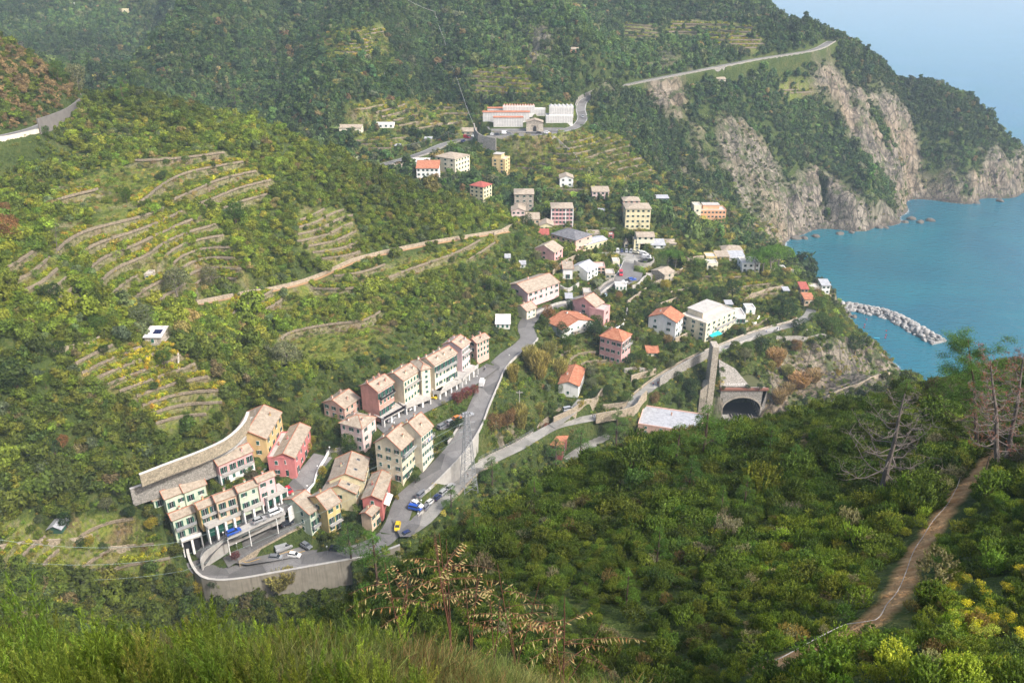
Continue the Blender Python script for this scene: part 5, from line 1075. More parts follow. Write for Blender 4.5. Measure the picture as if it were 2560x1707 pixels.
# ------------------------------------------------------------------ walls
def wall(pts, top, low, th, m, label, name='retaining_wall', cap=None, rail=None, side=0, group='stone and concrete walls', cat='wall'):
    """pts: world centre line (x,y,z); top/low relative heights; side shifts the line"""
    p = np.array(pts, float)
    if len(p) < 2: return
    root = ribbon(name, np.c_[p[:,:2], p[:,2]+top], side+th/2, side-th/2, 0, m, label, cat, kind=None, thick=top+low)
    root['group'] = group
    if cap: c = ribbon('coping', np.c_[p[:,:2], p[:,2]+top], side+th/2+.08, side-th/2-.08, .16, cap, None, None, kind=None, thick=.155); c.parent = root
    if rail:
        r_ = MB(); t = np.gradient(p[:,:2], axis=0); t /= np.linalg.norm(t, axis=1)[:,None]+1e-9; nr = np.c_[-t[:,1], t[:,0]]; q = np.c_[p[:,:2]+nr*side, p[:,2]+top+.15]
        for hgt_ in (.45, .95): r_.tube([tuple(x+np.array([0,0,hgt_])) for x in q], .03, 4)
        for x in resample(q, 2.0)[::1]: r_.tube([tuple(x), (x[0],x[1],x[2]+.97)], .03, 4)
        c = r_.obj('railing', M_RAIL, root)
    return root
M_TWALL = plaster('terrace dry stone', (.25,.205,.145), .3, True)
for v_, p, st_, up, ln in TWALLS:
    lab_ = 'low dry stone terrace wall in the ' + VFIELD[v_]
    if v_ == 15 and int(ln*7) % 2: continue
    wall(p[::2] if len(p) > 20 else p, 0.0, .85 if p[0,1] < 430 else 1.1, .45 if p[0,1] < 430 else .7, M_TWALL, lab_, name='terrace_wall', group='terrace walls of the '+VFIELD[v_])
def px_line(L, z=None, step=2.0):
    return resample([WZ(a, b, c) for a, b, c in L], step)
mr = RS['main_road'][0]
i0 = int(np.argmin(np.hypot(*(mr[:,:2]-np.array(WZ(880,1384,39.4)[:2])).T))); i1 = int(np.argmin(np.hypot(*(mr[:,:2]-np.array(WZ(962,1345,42.5)[:2])).T)))
lowroad = mr[i0-2:]
# outer side of the lower road faces the look-out
wall(px_line([(1000,1368,42.6),(930,1393,40.2),(880,1402,39),(780,1420,37.8),(700,1434,37),(610,1450,36.4),(545,1455,36.3),(505,1446,36.6),(484,1422,37.4),(473,1395,38.6),(470,1378,40)]), .9, 8.5, .6, plaster('stained concrete wall', (.30,.27,.22), .8), 'tall curved concrete retaining wall below the lowest road', cap=M_CONC)
wall(px_line([(348,1186,68.6),(420,1158,69),(500,1128,69.4),(560,1100,69.8),(592,1075,70.2),(612,1052,70.8),(620,1030,71.4)]), 0, 4.0, .8, plaster('old sandstone wall', (.34,.29,.21), .5, True), 'high curved sandstone wall behind the estate, upper tier with a pale coping', cap=plaster('pale coping', (.55,.53,.49), .4))
wall(px_line([(325,1225,61.5),(420,1192,62.2),(500,1163,63),(560,1138,63.6),(600,1110,64.2),(622,1078,65),(630,1045,66)]), .4, 5.5, .8, M_STG, 'lower tier of the high stone wall behind the estate', cap=M_CONC)
wall(px_line([(503,1408,39.2),(507,1394,40),(520,1380,41.2),(545,1364,42.8),(566,1348,43.8)]), 1.0, 4.5, .35, M_CONC, 'pale concrete wall with a railing at the foot of the upper street', rail=1)
wall(px_line([(720,1278,47.9),(758,1242,49.3),(785,1212,50.4)]), .9, 4, .3, PM['white'], 'white parapet wall on the outer edge of the upper street')
wall(px_line([(786,1210,50.6),(795,1178,52),(812,1150,53),(822,1130,53.6)]), .9, 4.5, .3, PM['white'], 'white stepped parapet at the upper end of the street')
wall(px_line([(815,1128,53.6),(850,1122,53.5),(865,1120,53.5)]), .6, 5, .4, M_STG, 'grey stone wall closing the upper end of the street')
# along the main road
def along(k, a, b_, side, top, low, th, m, label, **kw):
    p, w = RS[k]; P0 = np.array(WZ(*a)[:2]); P1 = np.array(WZ(*b_)[:2]); i = int(np.argmin(np.hypot(*(p[:,:2]-P0).T))); j = int(np.argmin(np.hypot(*(p[:,:2]-P1).T)))
    if i > j: i, j = j, i
    return wall(p[i:j+1], top, low, th, m, label, side=side*(w/2+th/2+.15), **kw)
along('lower_lane', (585,1386,37.9), (738,1297,42.4), -1, .2, 6.0, .5, M_STW, 'tall stone wall with a double rail beside the parking bays', rail=1)
along('main_road', (1240,920,57.6), (1018,1243,47), 1, .9, 7, .4, M_CONC, 'long concrete wall on the valley side of the main road')
along('main_road', (1325,845,58.3), (1245,915,57.6), 1, .8, 5, .4, M_CONC, 'curving concrete parapet at the bend of the main road')
along('main_road', (1178,1062,55), (1145,1115,53), -1, .8, 3, .4, M_CONC, 'short parapet on the uphill side of the main road')
along('hillside_street', (1000,1048,57.9), (1200,935,58.6), 1, .8, 5.5, .4, M_STG, 'stone wall holding up the hillside street')
along('parking_lane', (1062,1300,44.2), (1173,1184,44.8), 1, .9, 3, .25, M_CONC, 'low wall with a railing on the outer edge of the parking lane', rail=1)
along('parking_lane', (1173,1184,44.8), (1347,1086,41.4), 1, .35, 3, .3, M_STG, 'low kerb wall with a railing along the footpath', rail=1)
along('parking_lane', (1092,1268,44.8), (1229,1149,43.6), -1, .5, 2, .4, M_STW, 'stone wall between the main road and the parking lane')
along('parking_lane', (1600,990,39.5), (1481,1044,40), -1, 3.2, 1, .5, M_STW, 'high stone wall on the uphill side of the footpath')
along('parking_lane', (1640,960,39.7), (1760,889,41.2), -1, 4.2, 1, .5, M_STG, 'tall grey garden wall on the uphill side of the footpath')
along('parking_lane', (1571,1026,39.5), (1760,889,41.2), 1, .8, 3, .35, M_STW, 'stone parapet on the station side of the footpath')
along('parking_lane', (1775,885,41.4), (1883,839,43), -1, 1.2, 1, .4, M_CONC, 'concrete garden wall below the hotel')
along('parking_lane', (1770,889,41.2), (2000,800,42.6), 1, .8, 3, .3, PM['stone2'], 'pale parapet along the road to the harbour')
along('coast_road', (960,411,84.3), (1240,342,94), 1, .8, 9, .6, M_STG, 'high retaining wall under the coast road') if False else None
along('coast_road', (975,408,84.6), (1300,339,95), -1, .7, 7, .6, M_STG, 'high grey retaining wall under the widened coast road')
along('coast_road', (1452,272,98.2), (1500,232,103.5), 1, 2.6, .5, .5, M_STG, 'rock wall on the uphill side of the coast road bend')
along('coast_road', (1530,221,106), (2078,104,133), -1, .9, 3, .4, M_STG, 'long grey parapet of the coast road across the cliff')
wall(px_line([(1185,312,101),(1190,330,98.5),(1205,342,96),(1240,350,95)]), 1.0, 7, .6, M_STG, 'curved grey wall left of the cemetery')
wall(px_line([(1228,326,96.6),(1270,328,96.6),(1313,330,96.6)]), 0, 5, .8, M_STG, 'stone wall under the front burial block')
along('viaduct_road', (-80,352,133), (105,318,133), -1, 1.0, 14, .8, plaster('pale viaduct concrete', (.62,.55,.44), .4), 'tall cream concrete wall of the road at the far left')
wall(px_line([(100,330,132.8),(135,318,132.8),(175,300,133),(205,276,133.3)]), 5.5, 1, .6, plaster('dark cutting', (.17,.155,.14), .5), 'dark sloping cutting wall beside the bend')
wall(PW, 1.5, 1.0, .6, M_STW, 'long dry stone wall along the vineyard footpath', name='dry_stone_wall', side=1.4)

def hwall(k, pts_, above, th, m, label, **kw):
    p = resample([hit(*kp(k, *q)) for q in pts_], 2.0); z = hgt(p[:,0], p[:,1])
    for _ in range(4): z[1:-1] = (z[:-2]+z[1:-1]*2+z[2:])/4
    p[:,2] = z; return wall(p, above, 2.5, th, m, label, **kw)
HW = [(4,[(618,640),(700,560),(800,500),(900,460)],2.2,M_STW,'stone terrace wall left of the white modern house'),(4,[(960,470),(1080,440),(1200,425),(1330,420)],1.6,M_STG,'long garden wall below the yellow and white house'),(4,[(1500,560),(1560,590),(1640,600),(1710,560),(1705,520)],4.2,M_STG,'high curved wall under the village square'),
 (4,[(1430,965),(1530,890),(1620,830),(1720,760),(1800,720)],2.0,M_STW,'stone wall climbing right of the village road'),(4,[(1480,800),(1560,760),(1640,690),(1700,650)],2.2,M_CONC,'pale concrete wall under the curved car park'),(4,[(1730,760),(1830,720),(1900,690),(2030,610)],2.4,M_STW,'stone wall right of the square beige house'),(4,[(2080,520),(2160,500),(2260,490)],3.2,M_STW,'rough rock wall right of the umbrella pines'),
 (4,[(1090,850),(1160,770),(1240,720),(1280,700)],1.4,M_STG,'parapet on the left side of the village road'),(4,[(1140,860),(1210,800),(1290,750)],1.2,M_CONC,'parapet on the right side of the village road'),(4,[(700,790),(780,830),(900,760)],1.8,M_CONC,'concrete wall of the small lawn'),(4,[(420,1080),(560,1010),(700,960),(930,930)],1.2,M_CONC,'parapet along the bend below the pink farmhouse'),
 (4,[(1860,880),(1960,830),(2110,800)],1.4,M_STW,'terrace wall in the gardens right of the village'),(4,[(1430,945),(1425,1050),(1400,1200)],1.2,M_STG,'wall beside the steps descending through the gardens'),(4,[(1180,1230),(1280,1260),(1390,1200),(1392,1150)],1.6,PM['white'],'white curved terrace wall below the tall pink house'),
 (5,[(1200,760),(1320,720),(1420,690)],2.6,M_STW,'long stone wall below the pink apartment house'),(5,[(1140,680),(1260,660),(1380,690)],1.8,M_STG,'grey garden wall right of the pink apartment house'),(5,[(1590,420),(1680,380),(1745,345)],2.6,M_STW,'stone base wall of the white house with the orange roof'),(5,[(510,1140),(700,1060),(850,990),(945,880)],3.0,M_STW,'stone wall beside the pale driveway'),(5,[(950,1010),(1050,1000),(1160,980)],2.2,M_STW,'stone wall above the bend of the footpath'),(5,[(370,1200),(385,1140),(480,1060),(600,1000)],1.6,M_STW,'stone wall below the pale driveway'),
 (6,[(150,560),(260,520),(400,480)],1.5,M_STW,'terrace wall in the gardens above the hotel'),(6,[(900,470),(1020,445),(1200,400)],1.6,M_STW,'terrace wall below the umbrella pines'),(6,[(1000,650),(960,720),(880,690)],1.0,PM['white'],'pale fence wall of the terraced lawn'),(6,[(1070,300),(1170,275)],2.0,M_STW,'short stone wall right of the umbrella pines'),(6,[(1310,290),(1420,280)],1.6,M_STW,'stone wall above the narrow orange house'),(6,[(1140,830),(1300,825),(1500,810),(1560,820)],1.6,M_STG,'stone wall of the viewpoint under the trees'),(6,[(1540,1345),(1700,1260),(1900,1180),(2095,1130)],1.2,M_STW,'pale parapet of the path cut into the sea cliff'),
 (7,[(1620,540),(1720,600),(1850,720),(1930,850)],1.6,M_STG,'long wall beside the steps down from the cemetery'),(7,[(550,945),(640,930),(720,905)],1.8,M_STW,'retaining wall right of the white house with the orange roof'),(7,[(1900,790),(2000,785),(2140,775)],1.8,M_STW,'terrace wall on the slope right of the steps'),(7,[(1300,1360),(1200,1410),(1100,1450)],1.4,M_STW,'end of the dry stone wall near the village'),(7,[(500,430),(650,425),(760,420)],1.4,M_STW,'terrace wall left of the beige roofed cabin'),(7,[(1850,1385),(2000,1390),(2250,1400)],1.4,M_STG,'long grey wall behind the village square'),
 (11,[(380,1130),(560,1100),(700,1060),(830,980)],1.6,M_STW,'stone wall left of the hut with solar panels'),(11,[(1310,1130),(1318,1200),(1320,1265)],1.2,PM['stone2'],'pale low wall running down right of the solar hut'),(13,[(950,1310),(1050,1300),(1130,1290)],1.4,M_STW,'short pale wall in the lower left gardens'),(13,[(0,1280),(300,1230),(560,1195),(800,1160)],.8,M_STW,'low wall along the garden track at the lower left')]
for k, p_, ab, m_, lb in HW: hwall(k, p_, ab, .5, m_, lb)

for k, L_ in ((1,[(948,1247),(990,1272),(1100,1240)]),(1,[(1170,1195),(1212,1216),(1362,1170)]),(1,[(1310,1185),(1350,1205),(1450,1180)])):
    p = resample([WZ(*kp(k,*q), 37.56) for q in L_], 1.0); ribbon('bay_marking', p, .09, -.09, .0, M_YEL, 'yellow painted line of the parking bays', 'road marking')
# small structures squeezed into the village
# ------------------------------------------------------------------ vehicles
def loft(secs, mi=0, q=None):
    """secs: list of closed rings (same count)"""
    q = q or MB(); n = len(secs[0]); k = len(q.v)
    for s in secs: q.v += [tuple(p) for p in s]
    for i in range(len(secs)-1):
        for j in range(n): j2 = (j+1) % n; q.f.append((k+i*n+j, k+i*n+j2, k+(i+1)*n+j2, k+(i+1)*n+j)); q.m.append(mi)
    q.f.append(tuple(k+j for j in range(n-1,-1,-1))); q.m.append(mi); q.f.append(tuple(k+(len(secs)-1)*n+j for j in range(n))); q.m.append(mi); return q
def ring(x, w, z0, z1, c=.12, wt=None):
    wt = wt if wt is not None else w*.93
    return [(x,-w,z0+c),(x,-w*.97,z0),(x,w*.97,z0),(x,w,z0+c),(x,w,z1-c*1.3),(x,wt,z1),(x,-wt,z1),(x,-w,z1-c*1.3)]
CK = {}
def car_kit(kind):
    if kind in CK: return CK[kind]
    S = dict(hatch=(4.0,[(0,.62,.35,.60),(.1,.80,.28,.80),(.9,.86,.25,.93),(2.1,.87,.25,.98),(3.4,.87,.25,.98),(3.9,.82,.28,.95),(4.0,.72,.38,.80)],[(.95,.78,.95,.97),(1.65,.70,.95,1.47),(3.3,.68,.95,1.45),(3.9,.72,.95,1.0)]),
             estate=(4.5,[(0,.62,.35,.60),(.1,.82,.28,.80),(1.0,.88,.25,.92),(2.2,.89,.25,.97),(4.1,.89,.25,.98),(4.45,.82,.28,.95),(4.5,.74,.4,.8)],[(1.1,.80,.94,.96),(1.9,.72,.94,1.47),(3.9,.70,.94,1.46),(4.4,.76,.94,1.0)]),
             mpv=(4.3,[(0,.66,.35,.65),(.1,.84,.28,.85),(.7,.89,.25,1.0),(2.0,.90,.25,1.05),(4.1,.90,.25,1.05),(4.3,.84,.3,.98)],[(.6,.82,1.0,1.03),(1.4,.76,1.0,1.66),(4.0,.74,1.0,1.64),(4.25,.80,1.0,1.1)]),
             van=(5.2,[(0,.80,.4,.8),(.12,.92,.32,1.0),(.9,.96,.3,1.25),(1.3,.97,.3,1.3),(5.1,.97,.3,1.35),(5.2,.94,.4,1.3)],[(.85,.90,1.22,1.26),(1.7,.86,1.22,2.15),(5.1,.85,1.22,2.15),(5.19,.88,1.22,1.4)]))[kind]
    L = S[0]; q = MB(); loft([ring(x-L/2, w, a, b) for x, w, a, b in S[1]], 0, q)
    cb = MB(); C_ = S[2]
    loft([[(x-L/2,-w,a-.02),(x-L/2,w,a-.02),(x-L/2,w*(.86 if b-a > .2 else 1),b),(x-L/2,-w*(.86 if b-a > .2 else 1),b)] for x, w, a, b in C_], 1, cb)
    rf = MB(); x0, x1 = C_[1][0]-L/2, C_[2][0]-L/2; wv = C_[1][1]*.87; zt = C_[1][3]
    rf.box(x0-.06, x1+.1, -wv, wv, zt-.03, zt+.035, 0)
    if kind == 'van': rf.box(x0+.55, x1+.12, -wv-.085, wv+.085, 1.25, zt+.03, 0)
    else:
        for x in (x0+(x1-x0)*.45,): rf.box(x-.05, x+.05, -C_[1][1]-.005, C_[1][1]+.005, C_[1][2]-.02, C_[1][2]+.1, 0)
    for s in (-1, 1):
        rf.tube([(C_[0][0]-L/2, s*C_[0][1]*.98, C_[0][3]), (x0, s*wv, zt)], .04, 4, 0); rf.tube([(C_[3][0]-L/2, s*C_[3][1]*.96, C_[3][3]), (x1, s*wv, zt)], .05, 4, 0)
    whl = MB(); n = 12
    for y0, y1, r_, mi in ((-.1,.1,.31,0),(-.105,.105,.19,1)):
        a = [(r_*math.cos(2*math.pi*i/n), y0, r_*math.sin(2*math.pi*i/n)) for i in range(n)]; b_ = [(p[0], y1, p[2]) for p in a]; k = len(whl.v); whl.v += a+b_
        for i in range(n): j = (i+1) % n; whl.f.append((k+i,k+n+i,k+n+j,k+j)); whl.m.append(mi)
        whl.f.append(tuple(k+i for i in range(n))); whl.m.append(mi); whl.f.append(tuple(k+n+i for i in range(n-1,-1,-1))); whl.m.append(mi)
    wheel = whl.mesh('wheel', [M_BLK, M_RAIL])
    lt = MB(); lt.box(-L/2-.01, -L/2+.14, -.14, .14, .56, .7, 0); rl_ = MB(); rl_.box(L/2-.1, L/2+.012, -.1, .1, .72, .9, 0)
    CK[kind] = (L, q.mesh('body', [M_PAINT0]), cb.mesh('windows', [M_PAINT0, M_GLASS]), rf.mesh('roof_panel', [M_PAINT0]), wheel, lt.mesh('headlight', [M_LAMP]), rl_.mesh('tail_light', [M_TAIL]), S)
    return CK[kind]
def paint(name, c, r=.3, metal=0):
    m, nt, b = mat(name); b.inputs['Base Color'].default_value = rgb(*c); b.inputs['Roughness'].default_value = r; b.inputs['Specular IOR Level'].default_value = .5; b.inputs['Metallic'].default_value = metal; b.inputs['Coat Weight'].default_value = .4
    n = noise(nt, 3, 3, opos(nt)); nt.links.new(mixc(nt, .2, rgb(*c), ramp(nt, n, [(.3, tuple(q*.6 for q in c)), (.7, c)])), b.inputs['Base Color']); return m
M_PAINT0 = paint('car paint', (.5,.5,.5)); M_LAMP = flatm('lamp glass', (.7,.7,.68), .2); M_TAIL = flatm('tail lamp red', (.4,.02,.02), .3)
PAINT = dict(white=paint('white car paint', (.72,.72,.71)), silver=paint('silver car paint', (.42,.43,.45), .3, .3), grey=paint('grey car paint', (.16,.17,.19)), dark=paint('dark car paint', (.025,.03,.045)), blue=paint('blue car paint', (.015,.08,.42)),
             navy=paint('navy car paint', (.02,.035,.12)), red=paint('red car paint', (.50,.02,.04)), yellow=paint('yellow car paint', (.70,.48,.02)), black=paint('black car paint', (.012,.012,.014)), paleblue=paint('pale blue car paint', (.35,.45,.52)), cream=paint('cream car paint', (.6,.56,.42)), orange=paint('orange car paint', (.6,.2,.05)))
def car(k, x, y, dx, dy, kind, colr, label, z=None, group='cars of the village'):
    a = kp(k, x, y); b_ = kp(k, x+dx, y+dy)
    if z is None:
        p = hit(*a); zz = float(hgt(p[0], p[1])); zz = zz+.17
    else: zz = z
    w0 = np.array(WZ(*a, zz)); w1 = np.array(WZ(*b_, zz)); ang_ = math.atan2(w1[1]-w0[1], w1[0]-w0[0])
    L, body, gl, rf, wh, hl, tl, S = car_kit(kind)
    r = bpy.data.objects.new('van' if kind == 'van' else 'car', None); link(r); r.location = w0; r.rotation_euler = (0, 0, ang_+math.pi); tag(r, label, 'van' if kind == 'van' else 'car', group); r.empty_display_size = .5
    def part(nm, me, loc=(0,0,0)):
        o = bpy.data.objects.new(nm, me); link(o, r); o.location = loc
        if nm in ('body', 'windows', 'roof_panel'): o.material_slots[0].link = 'OBJECT'; o.material_slots[0].material = PAINT[colr]
        return o
    part('body', body); part('windows', gl); part('roof_panel', rf); hw = S[1][3][1]
    for sx_ in (-L/2+.78, L/2-.75):
        for sy in (-1, 1): part('wheel', wh, (sx_, sy*(hw-.08), .31))
    for sy in (-1, 1): part('headlight', hl, (0, sy*(hw-.28), 0)); part('tail_light', tl, (0, sy*(hw-.2), 0))
    return r
CARS = [
 (1,892,1042,1,-.42,'estate','blue','bright blue car parked on the deck above the garage doors',47.0),(1,1092,948,1,-.40,'hatch','silver','silver hatchback second in the line on the parking deck',48.3),(1,1220,885,1,-.42,'mpv','white','white people carrier at the upper end of the parking deck',49.3),
 (1,1262,975,1,-.35,'hatch','black','black hatchback at the upper end of the lower lane',42.5),(1,1312,972,1,-.4,'hatch','dark','second dark car at the end of the lower lane, against the railing',42.9),(1,1215,958,1,-.4,'hatch','grey','grey car in shade under the parking deck',42.7),
 (1,1285,1168,1,-.38,'van','silver','silver van in the yellow bay under the stone wall',None),(1,1462,1150,.9,.5,'hatch','grey','small grey car beside the dark green truck bay',None),(1,1225,1243,1,.05,'estate','grey','dark grey estate car on the lowest road, left of the white one',None),(1,1368,1224,1,.12,'hatch','white','white car on the lowest road beside the parapet',None),
 (1,1700,1174,1,.1,'estate','dark','dark blue estate car on the lowest road behind the pine',None),(1,1326,716,.5,.6,'hatch','red','small red car nose out beside the light pink house',None),
 (3,1310,850,.6,-.55,'estate','grey','grey estate car driving down the main road',None),(3,1264,955,1,.5,'estate','white','white car with roof bars behind the blue people carrier',None),(3,1248,990,1,.2,'mpv','blue','bright blue people carrier in the car park',None),
 (3,1355,978,.6,-.7,'hatch','grey','grey hatchback behind the railing of the parking lane',None),(3,1395,928,.7,-.6,'hatch','white','white hatchback on the parking lane, lowest of the lit ones',None),(3,1466,882,.7,-.6,'hatch','navy','navy car on the parking lane between the white and the silver one',None),(3,1530,830,.7,-.6,'estate','silver','silver estate car on the parking lane',None),(3,1592,782,.7,-.7,'hatch','silver','last silver car at the top of the parking lane',None),
 (3,1075,1172,-.2,1,'hatch','yellow','yellow car below the car park, beside the pine top',None),(3,1175,1238,1,-.5,'hatch','navy','dark blue car at the lower edge of the car park',None),
 (2,1515,500,.3,-1,'van','white','white van driving on the main road above the flower bed',None),(2,1165,882,1,-.55,'estate','grey','dark grey car parked in the side lane',None),(2,1238,846,1,-.5,'hatch','silver','silver hatchback parked in the side lane',None),(2,1298,812,1,-.4,'hatch','orange','orange car nearly hidden by the bushes of the side lane',None),(2,1385,785,1,-.2,'estate','silver','pale grey car behind the pylon top',None),
 (2,1072,622,1,.25,'hatch','yellow','yellow hatchback under the stair tower',None),(2,893,718,.9,-.5,'hatch','white','white car half inside the garage under the long cream house',None),(2,702,822,.9,-.5,'hatch','silver','silver car inside the garage under the coral house',None),
 (5,642,1017,1,-.2,'mpv','silver','silver car alone on the pale driveway',None),
 (4,795,938,1,-.2,'mpv','grey','grey car under the lean-to on the main road',None),(4,885,930,1,-.3,'estate','dark','dark car parked on the bend above the tall pink house',None),(4,950,905,1,-.3,'estate','navy','navy car behind the dark one above the tall pink house',None),(4,1190,878,.5,-1,'hatch','paleblue','pale blue car climbing the village road',None),
 (4,1325,392,0,1,'mpv','white','white car first on the left of the square',None),(4,1370,390,0,1,'hatch','navy','blue grey car second from the left on the square',None),(4,1420,392,.2,1,'hatch','silver','silver car third from the left on the square',None),(4,1470,396,-.3,1,'mpv','silver','silver car parked at an angle on the square',None),(4,1522,404,1,.2,'hatch','cream','cream car below the narrow yellow house on the square',None),
 (4,1578,412,1,.3,'mpv','white','white minibus at the back edge of the square',None),(4,1612,428,1,.3,'van','white','long white van at the back edge of the square',None),(4,1645,440,1,.3,'mpv','white','white minibus at the right edge of the square',None),(4,1640,466,1,.2,'van','white','white van nearest the umbrella pines',None),
 (4,1632,486,1,-.2,'hatch','dark','dark car right of the black one above the wall of the square',None),(4,1580,508,1,-.3,'estate','black','black car at the wall corner of the square',None),(4,1605,492,1,-.3,'hatch','black','second black car at the wall of the square',None),
 (4,1360,640,.1,1,'van','red','red van beside the building site',None),(4,1357,748,1,-.2,'estate','dark','dark car at the low end of the curved car park',None),(4,1394,732,1,-.2,'hatch','white','white car in the curved car park',None),(4,1432,717,1,-.2,'hatch','black','black car in the curved car park',None),(4,1480,700,1,-.1,'estate','blue','blue car at the high end of the curved car park',None),(4,1332,550,1,-.4,'hatch','navy','navy car above the green garage at the building site',None),
 (7,850,545,1,.15,'van','red','red van parked where the coast road widens',None),(7,920,530,1,0,'estate','white','white car next to the red van on the coast road',None),(7,815,578,1,-.4,'estate','navy','navy car in front of the red van',None),(7,1093,516,1,0,'hatch','white','white car below the curved cemetery wall',None),(7,1132,516,1,0,'hatch','dark','dark car right of the white one below the cemetery',None),(7,1210,506,1,0,'van','white','white van parked below the cemetery',None),(7,1245,508,1,0,'hatch','grey','grey car in front of the white van below the cemetery',None),
 (7,1525,502,1,0,'hatch','black','black car beside the cemetery gatehouse',None),(7,1595,498,1,0,'hatch','white','small white car right of the gatehouse',None),(7,1930,350,.1,1,'hatch','silver','silver car on the bend above the cemetery',None),(7,735,678,1,-.3,'hatch','red','small red car behind the large cream villa',None),(7,762,668,1,-.3,'hatch','paleblue','pale blue car behind the large cream villa',None),(7,545,742,1,-.2,'hatch','white','white car left of the large cream villa',None),(7,572,736,1,-.2,'hatch','silver','silver car left of the large cream villa',None),(7,300,783,1,-.1,'estate','navy','navy car above the white house with the orange roof',None),
]
for c_ in CARS: car(*c_[:8], z=c_[8])
# ------------------------------------------------------------------ parking deck over the lower lane
dk = [WZ(*kp(1,*p), z) for p, z in (((842,1088),46.2),((1010,1015),47.3),((1150,950),48.2),((1298,888),49.1))]; dk = resample(dk, 2.0)
root = bpy.data.objects.new('parking_deck', None); link(root); root.location = dk[0]; tag(root, 'concrete parking deck on slim columns with green garage doors beneath', 'deck')
loc = dk-dk[0]; q = MB(); t = np.gradient(loc[:,:2], axis=0); t /= np.linalg.norm(t,axis=1)[:,None]; nr = np.c_[-t[:,1], t[:,0]]
def strip(q, P_, a, b_, z0, z1, mi=0):
    for i in range(len(P_)-1):
        f = lambda j, o, zz: (P_[j,0]+nr[j,0]*o, P_[j,1]+nr[j,1]*o, P_[j,2]+zz)
        q.slab([f(i,a,z1), f(i+1,a,z1), f(i+1,b_,z1), f(i,b_,z1)], z1-z0, mi)
strip(q, loc, -.1, 3.2, -.35, .0); q.obj('deck_slab', M_CONC, root)
q = MB(); strip(q, loc, 2.9, 3.1, -5.0, -.36); q.obj('back_wall', M_CONC, root)
for i in range(2, len(loc)-3, 3):
    e = MB(); f = lambda j, o, zz: (loc[j,0]+nr[j,0]*o, loc[j,1]+nr[j,1]*o, loc[j,2]+zz); e.slab([f(i,2.75,-.9), f(i+1,2.75,-.9), f(i+1,2.88,-.9), f(i,2.88,-.9)], 3.0); e.obj('garage_door', M_DOOR, root)
for i in range(0, len(loc), 3): e = MB(); e.tube([(loc[i,0], loc[i,1], loc[i,2]-6), (loc[i,0], loc[i,1], loc[i,2]-.36)], .16, 6); e.obj('column', PM['white'], root)
e = MB()
for hh in (.5, 1.0): e.tube([(p[0], p[1], p[2]+hh) for p in loc], .035, 4)
for p in loc: e.tube([(p[0],p[1],p[2]),(p[0],p[1],p[2]+1)], .035, 4)
e.obj('railing', M_RAIL, root)
# ------------------------------------------------------------------ station tunnel, tower and canopy
root = bpy.data.objects.new('tunnel_portal', None); link(root); O = Vector(at_y(1802,1045,YT)); O.z = 17.2; root.location = O; tag(root, 'grey stone railway tunnel portal with a wide dark arch', 'tunnel portal')
L6 = lambda x, y: (lambda p: (p[0]-O.x, p[2]-O.z))(at_y(*kp(6,x,y), YT))
x0, zt = L6(680,1262); x1, _ = L6(1070,1262); ax0, _ = L6(684,1480); ax1, _ = L6(1000,1480); _, az = L6(840,1322); zs = az*.42; cx_, rx_ = (ax0+ax1)/2, (ax1-ax0)/2
q = MB(); arc = [(cx_+rx_*math.cos(t), zs+(az-zs)*math.sin(t)) for t in np.linspace(math.pi, 0, 25)]
top = [(x0+(x1-x0)*i/24, zt) for i in range(25)]
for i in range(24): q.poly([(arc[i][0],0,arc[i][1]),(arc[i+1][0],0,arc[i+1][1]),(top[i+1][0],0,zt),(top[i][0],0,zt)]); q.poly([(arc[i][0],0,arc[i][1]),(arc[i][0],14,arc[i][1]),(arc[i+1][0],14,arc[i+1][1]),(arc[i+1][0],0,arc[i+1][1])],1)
q.box(x0-.0, ax0, 0, 14, -2, zs, 0); q.box(ax1, x1, 0, 14, -2, zt, 0); q.box(ax0, ax1, 14, 14.3, -2, zt, 1); q.box(x0, x1, .5, 14, az+.6, zt-.01, 0)  # vault and end wall near-black: a deep tunnel's darkness put into the colour
q.poly([(x0,0,zs),(ax0,0,zs),(ax0,0,zs+.01),(x0,0,zt)])
q.box(x0, x1, 3.2, 14.2, zt, zt+.35, 2)
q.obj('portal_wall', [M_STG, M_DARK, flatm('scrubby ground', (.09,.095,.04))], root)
q = MB(); q.box(x0-.4, x1+.4, -.5, .9, zt+.003, zt+.9); q.obj('brick_coping', flatm('old brick coping', (.22,.10,.07)), root)
q = MB()
for i in range(24):
    a0, a1 = arc[i], arc[i+1]; o0 = (cx_+(a0[0]-cx_)*1.07, zs+(a0[1]-zs)*1.12); o1 = (cx_+(a1[0]-cx_)*1.07, zs+(a1[1]-zs)*1.12)
    q.slab([(a0[0],-.28,a0[1]),(a1[0],-.28,a1[1]),(a1[0]*.985+o1[0]*.015,-.02,a1[1]),(a0[0],-.02,a0[1])], .01) if False else q.poly([(a0[0],-.2,a0[1]),(a1[0],-.2,a1[1]),(o1[0],-.2,o1[1]),(o0[0],-.2,o0[1])])
q.obj('arch_ring', PM['stone2'], root)
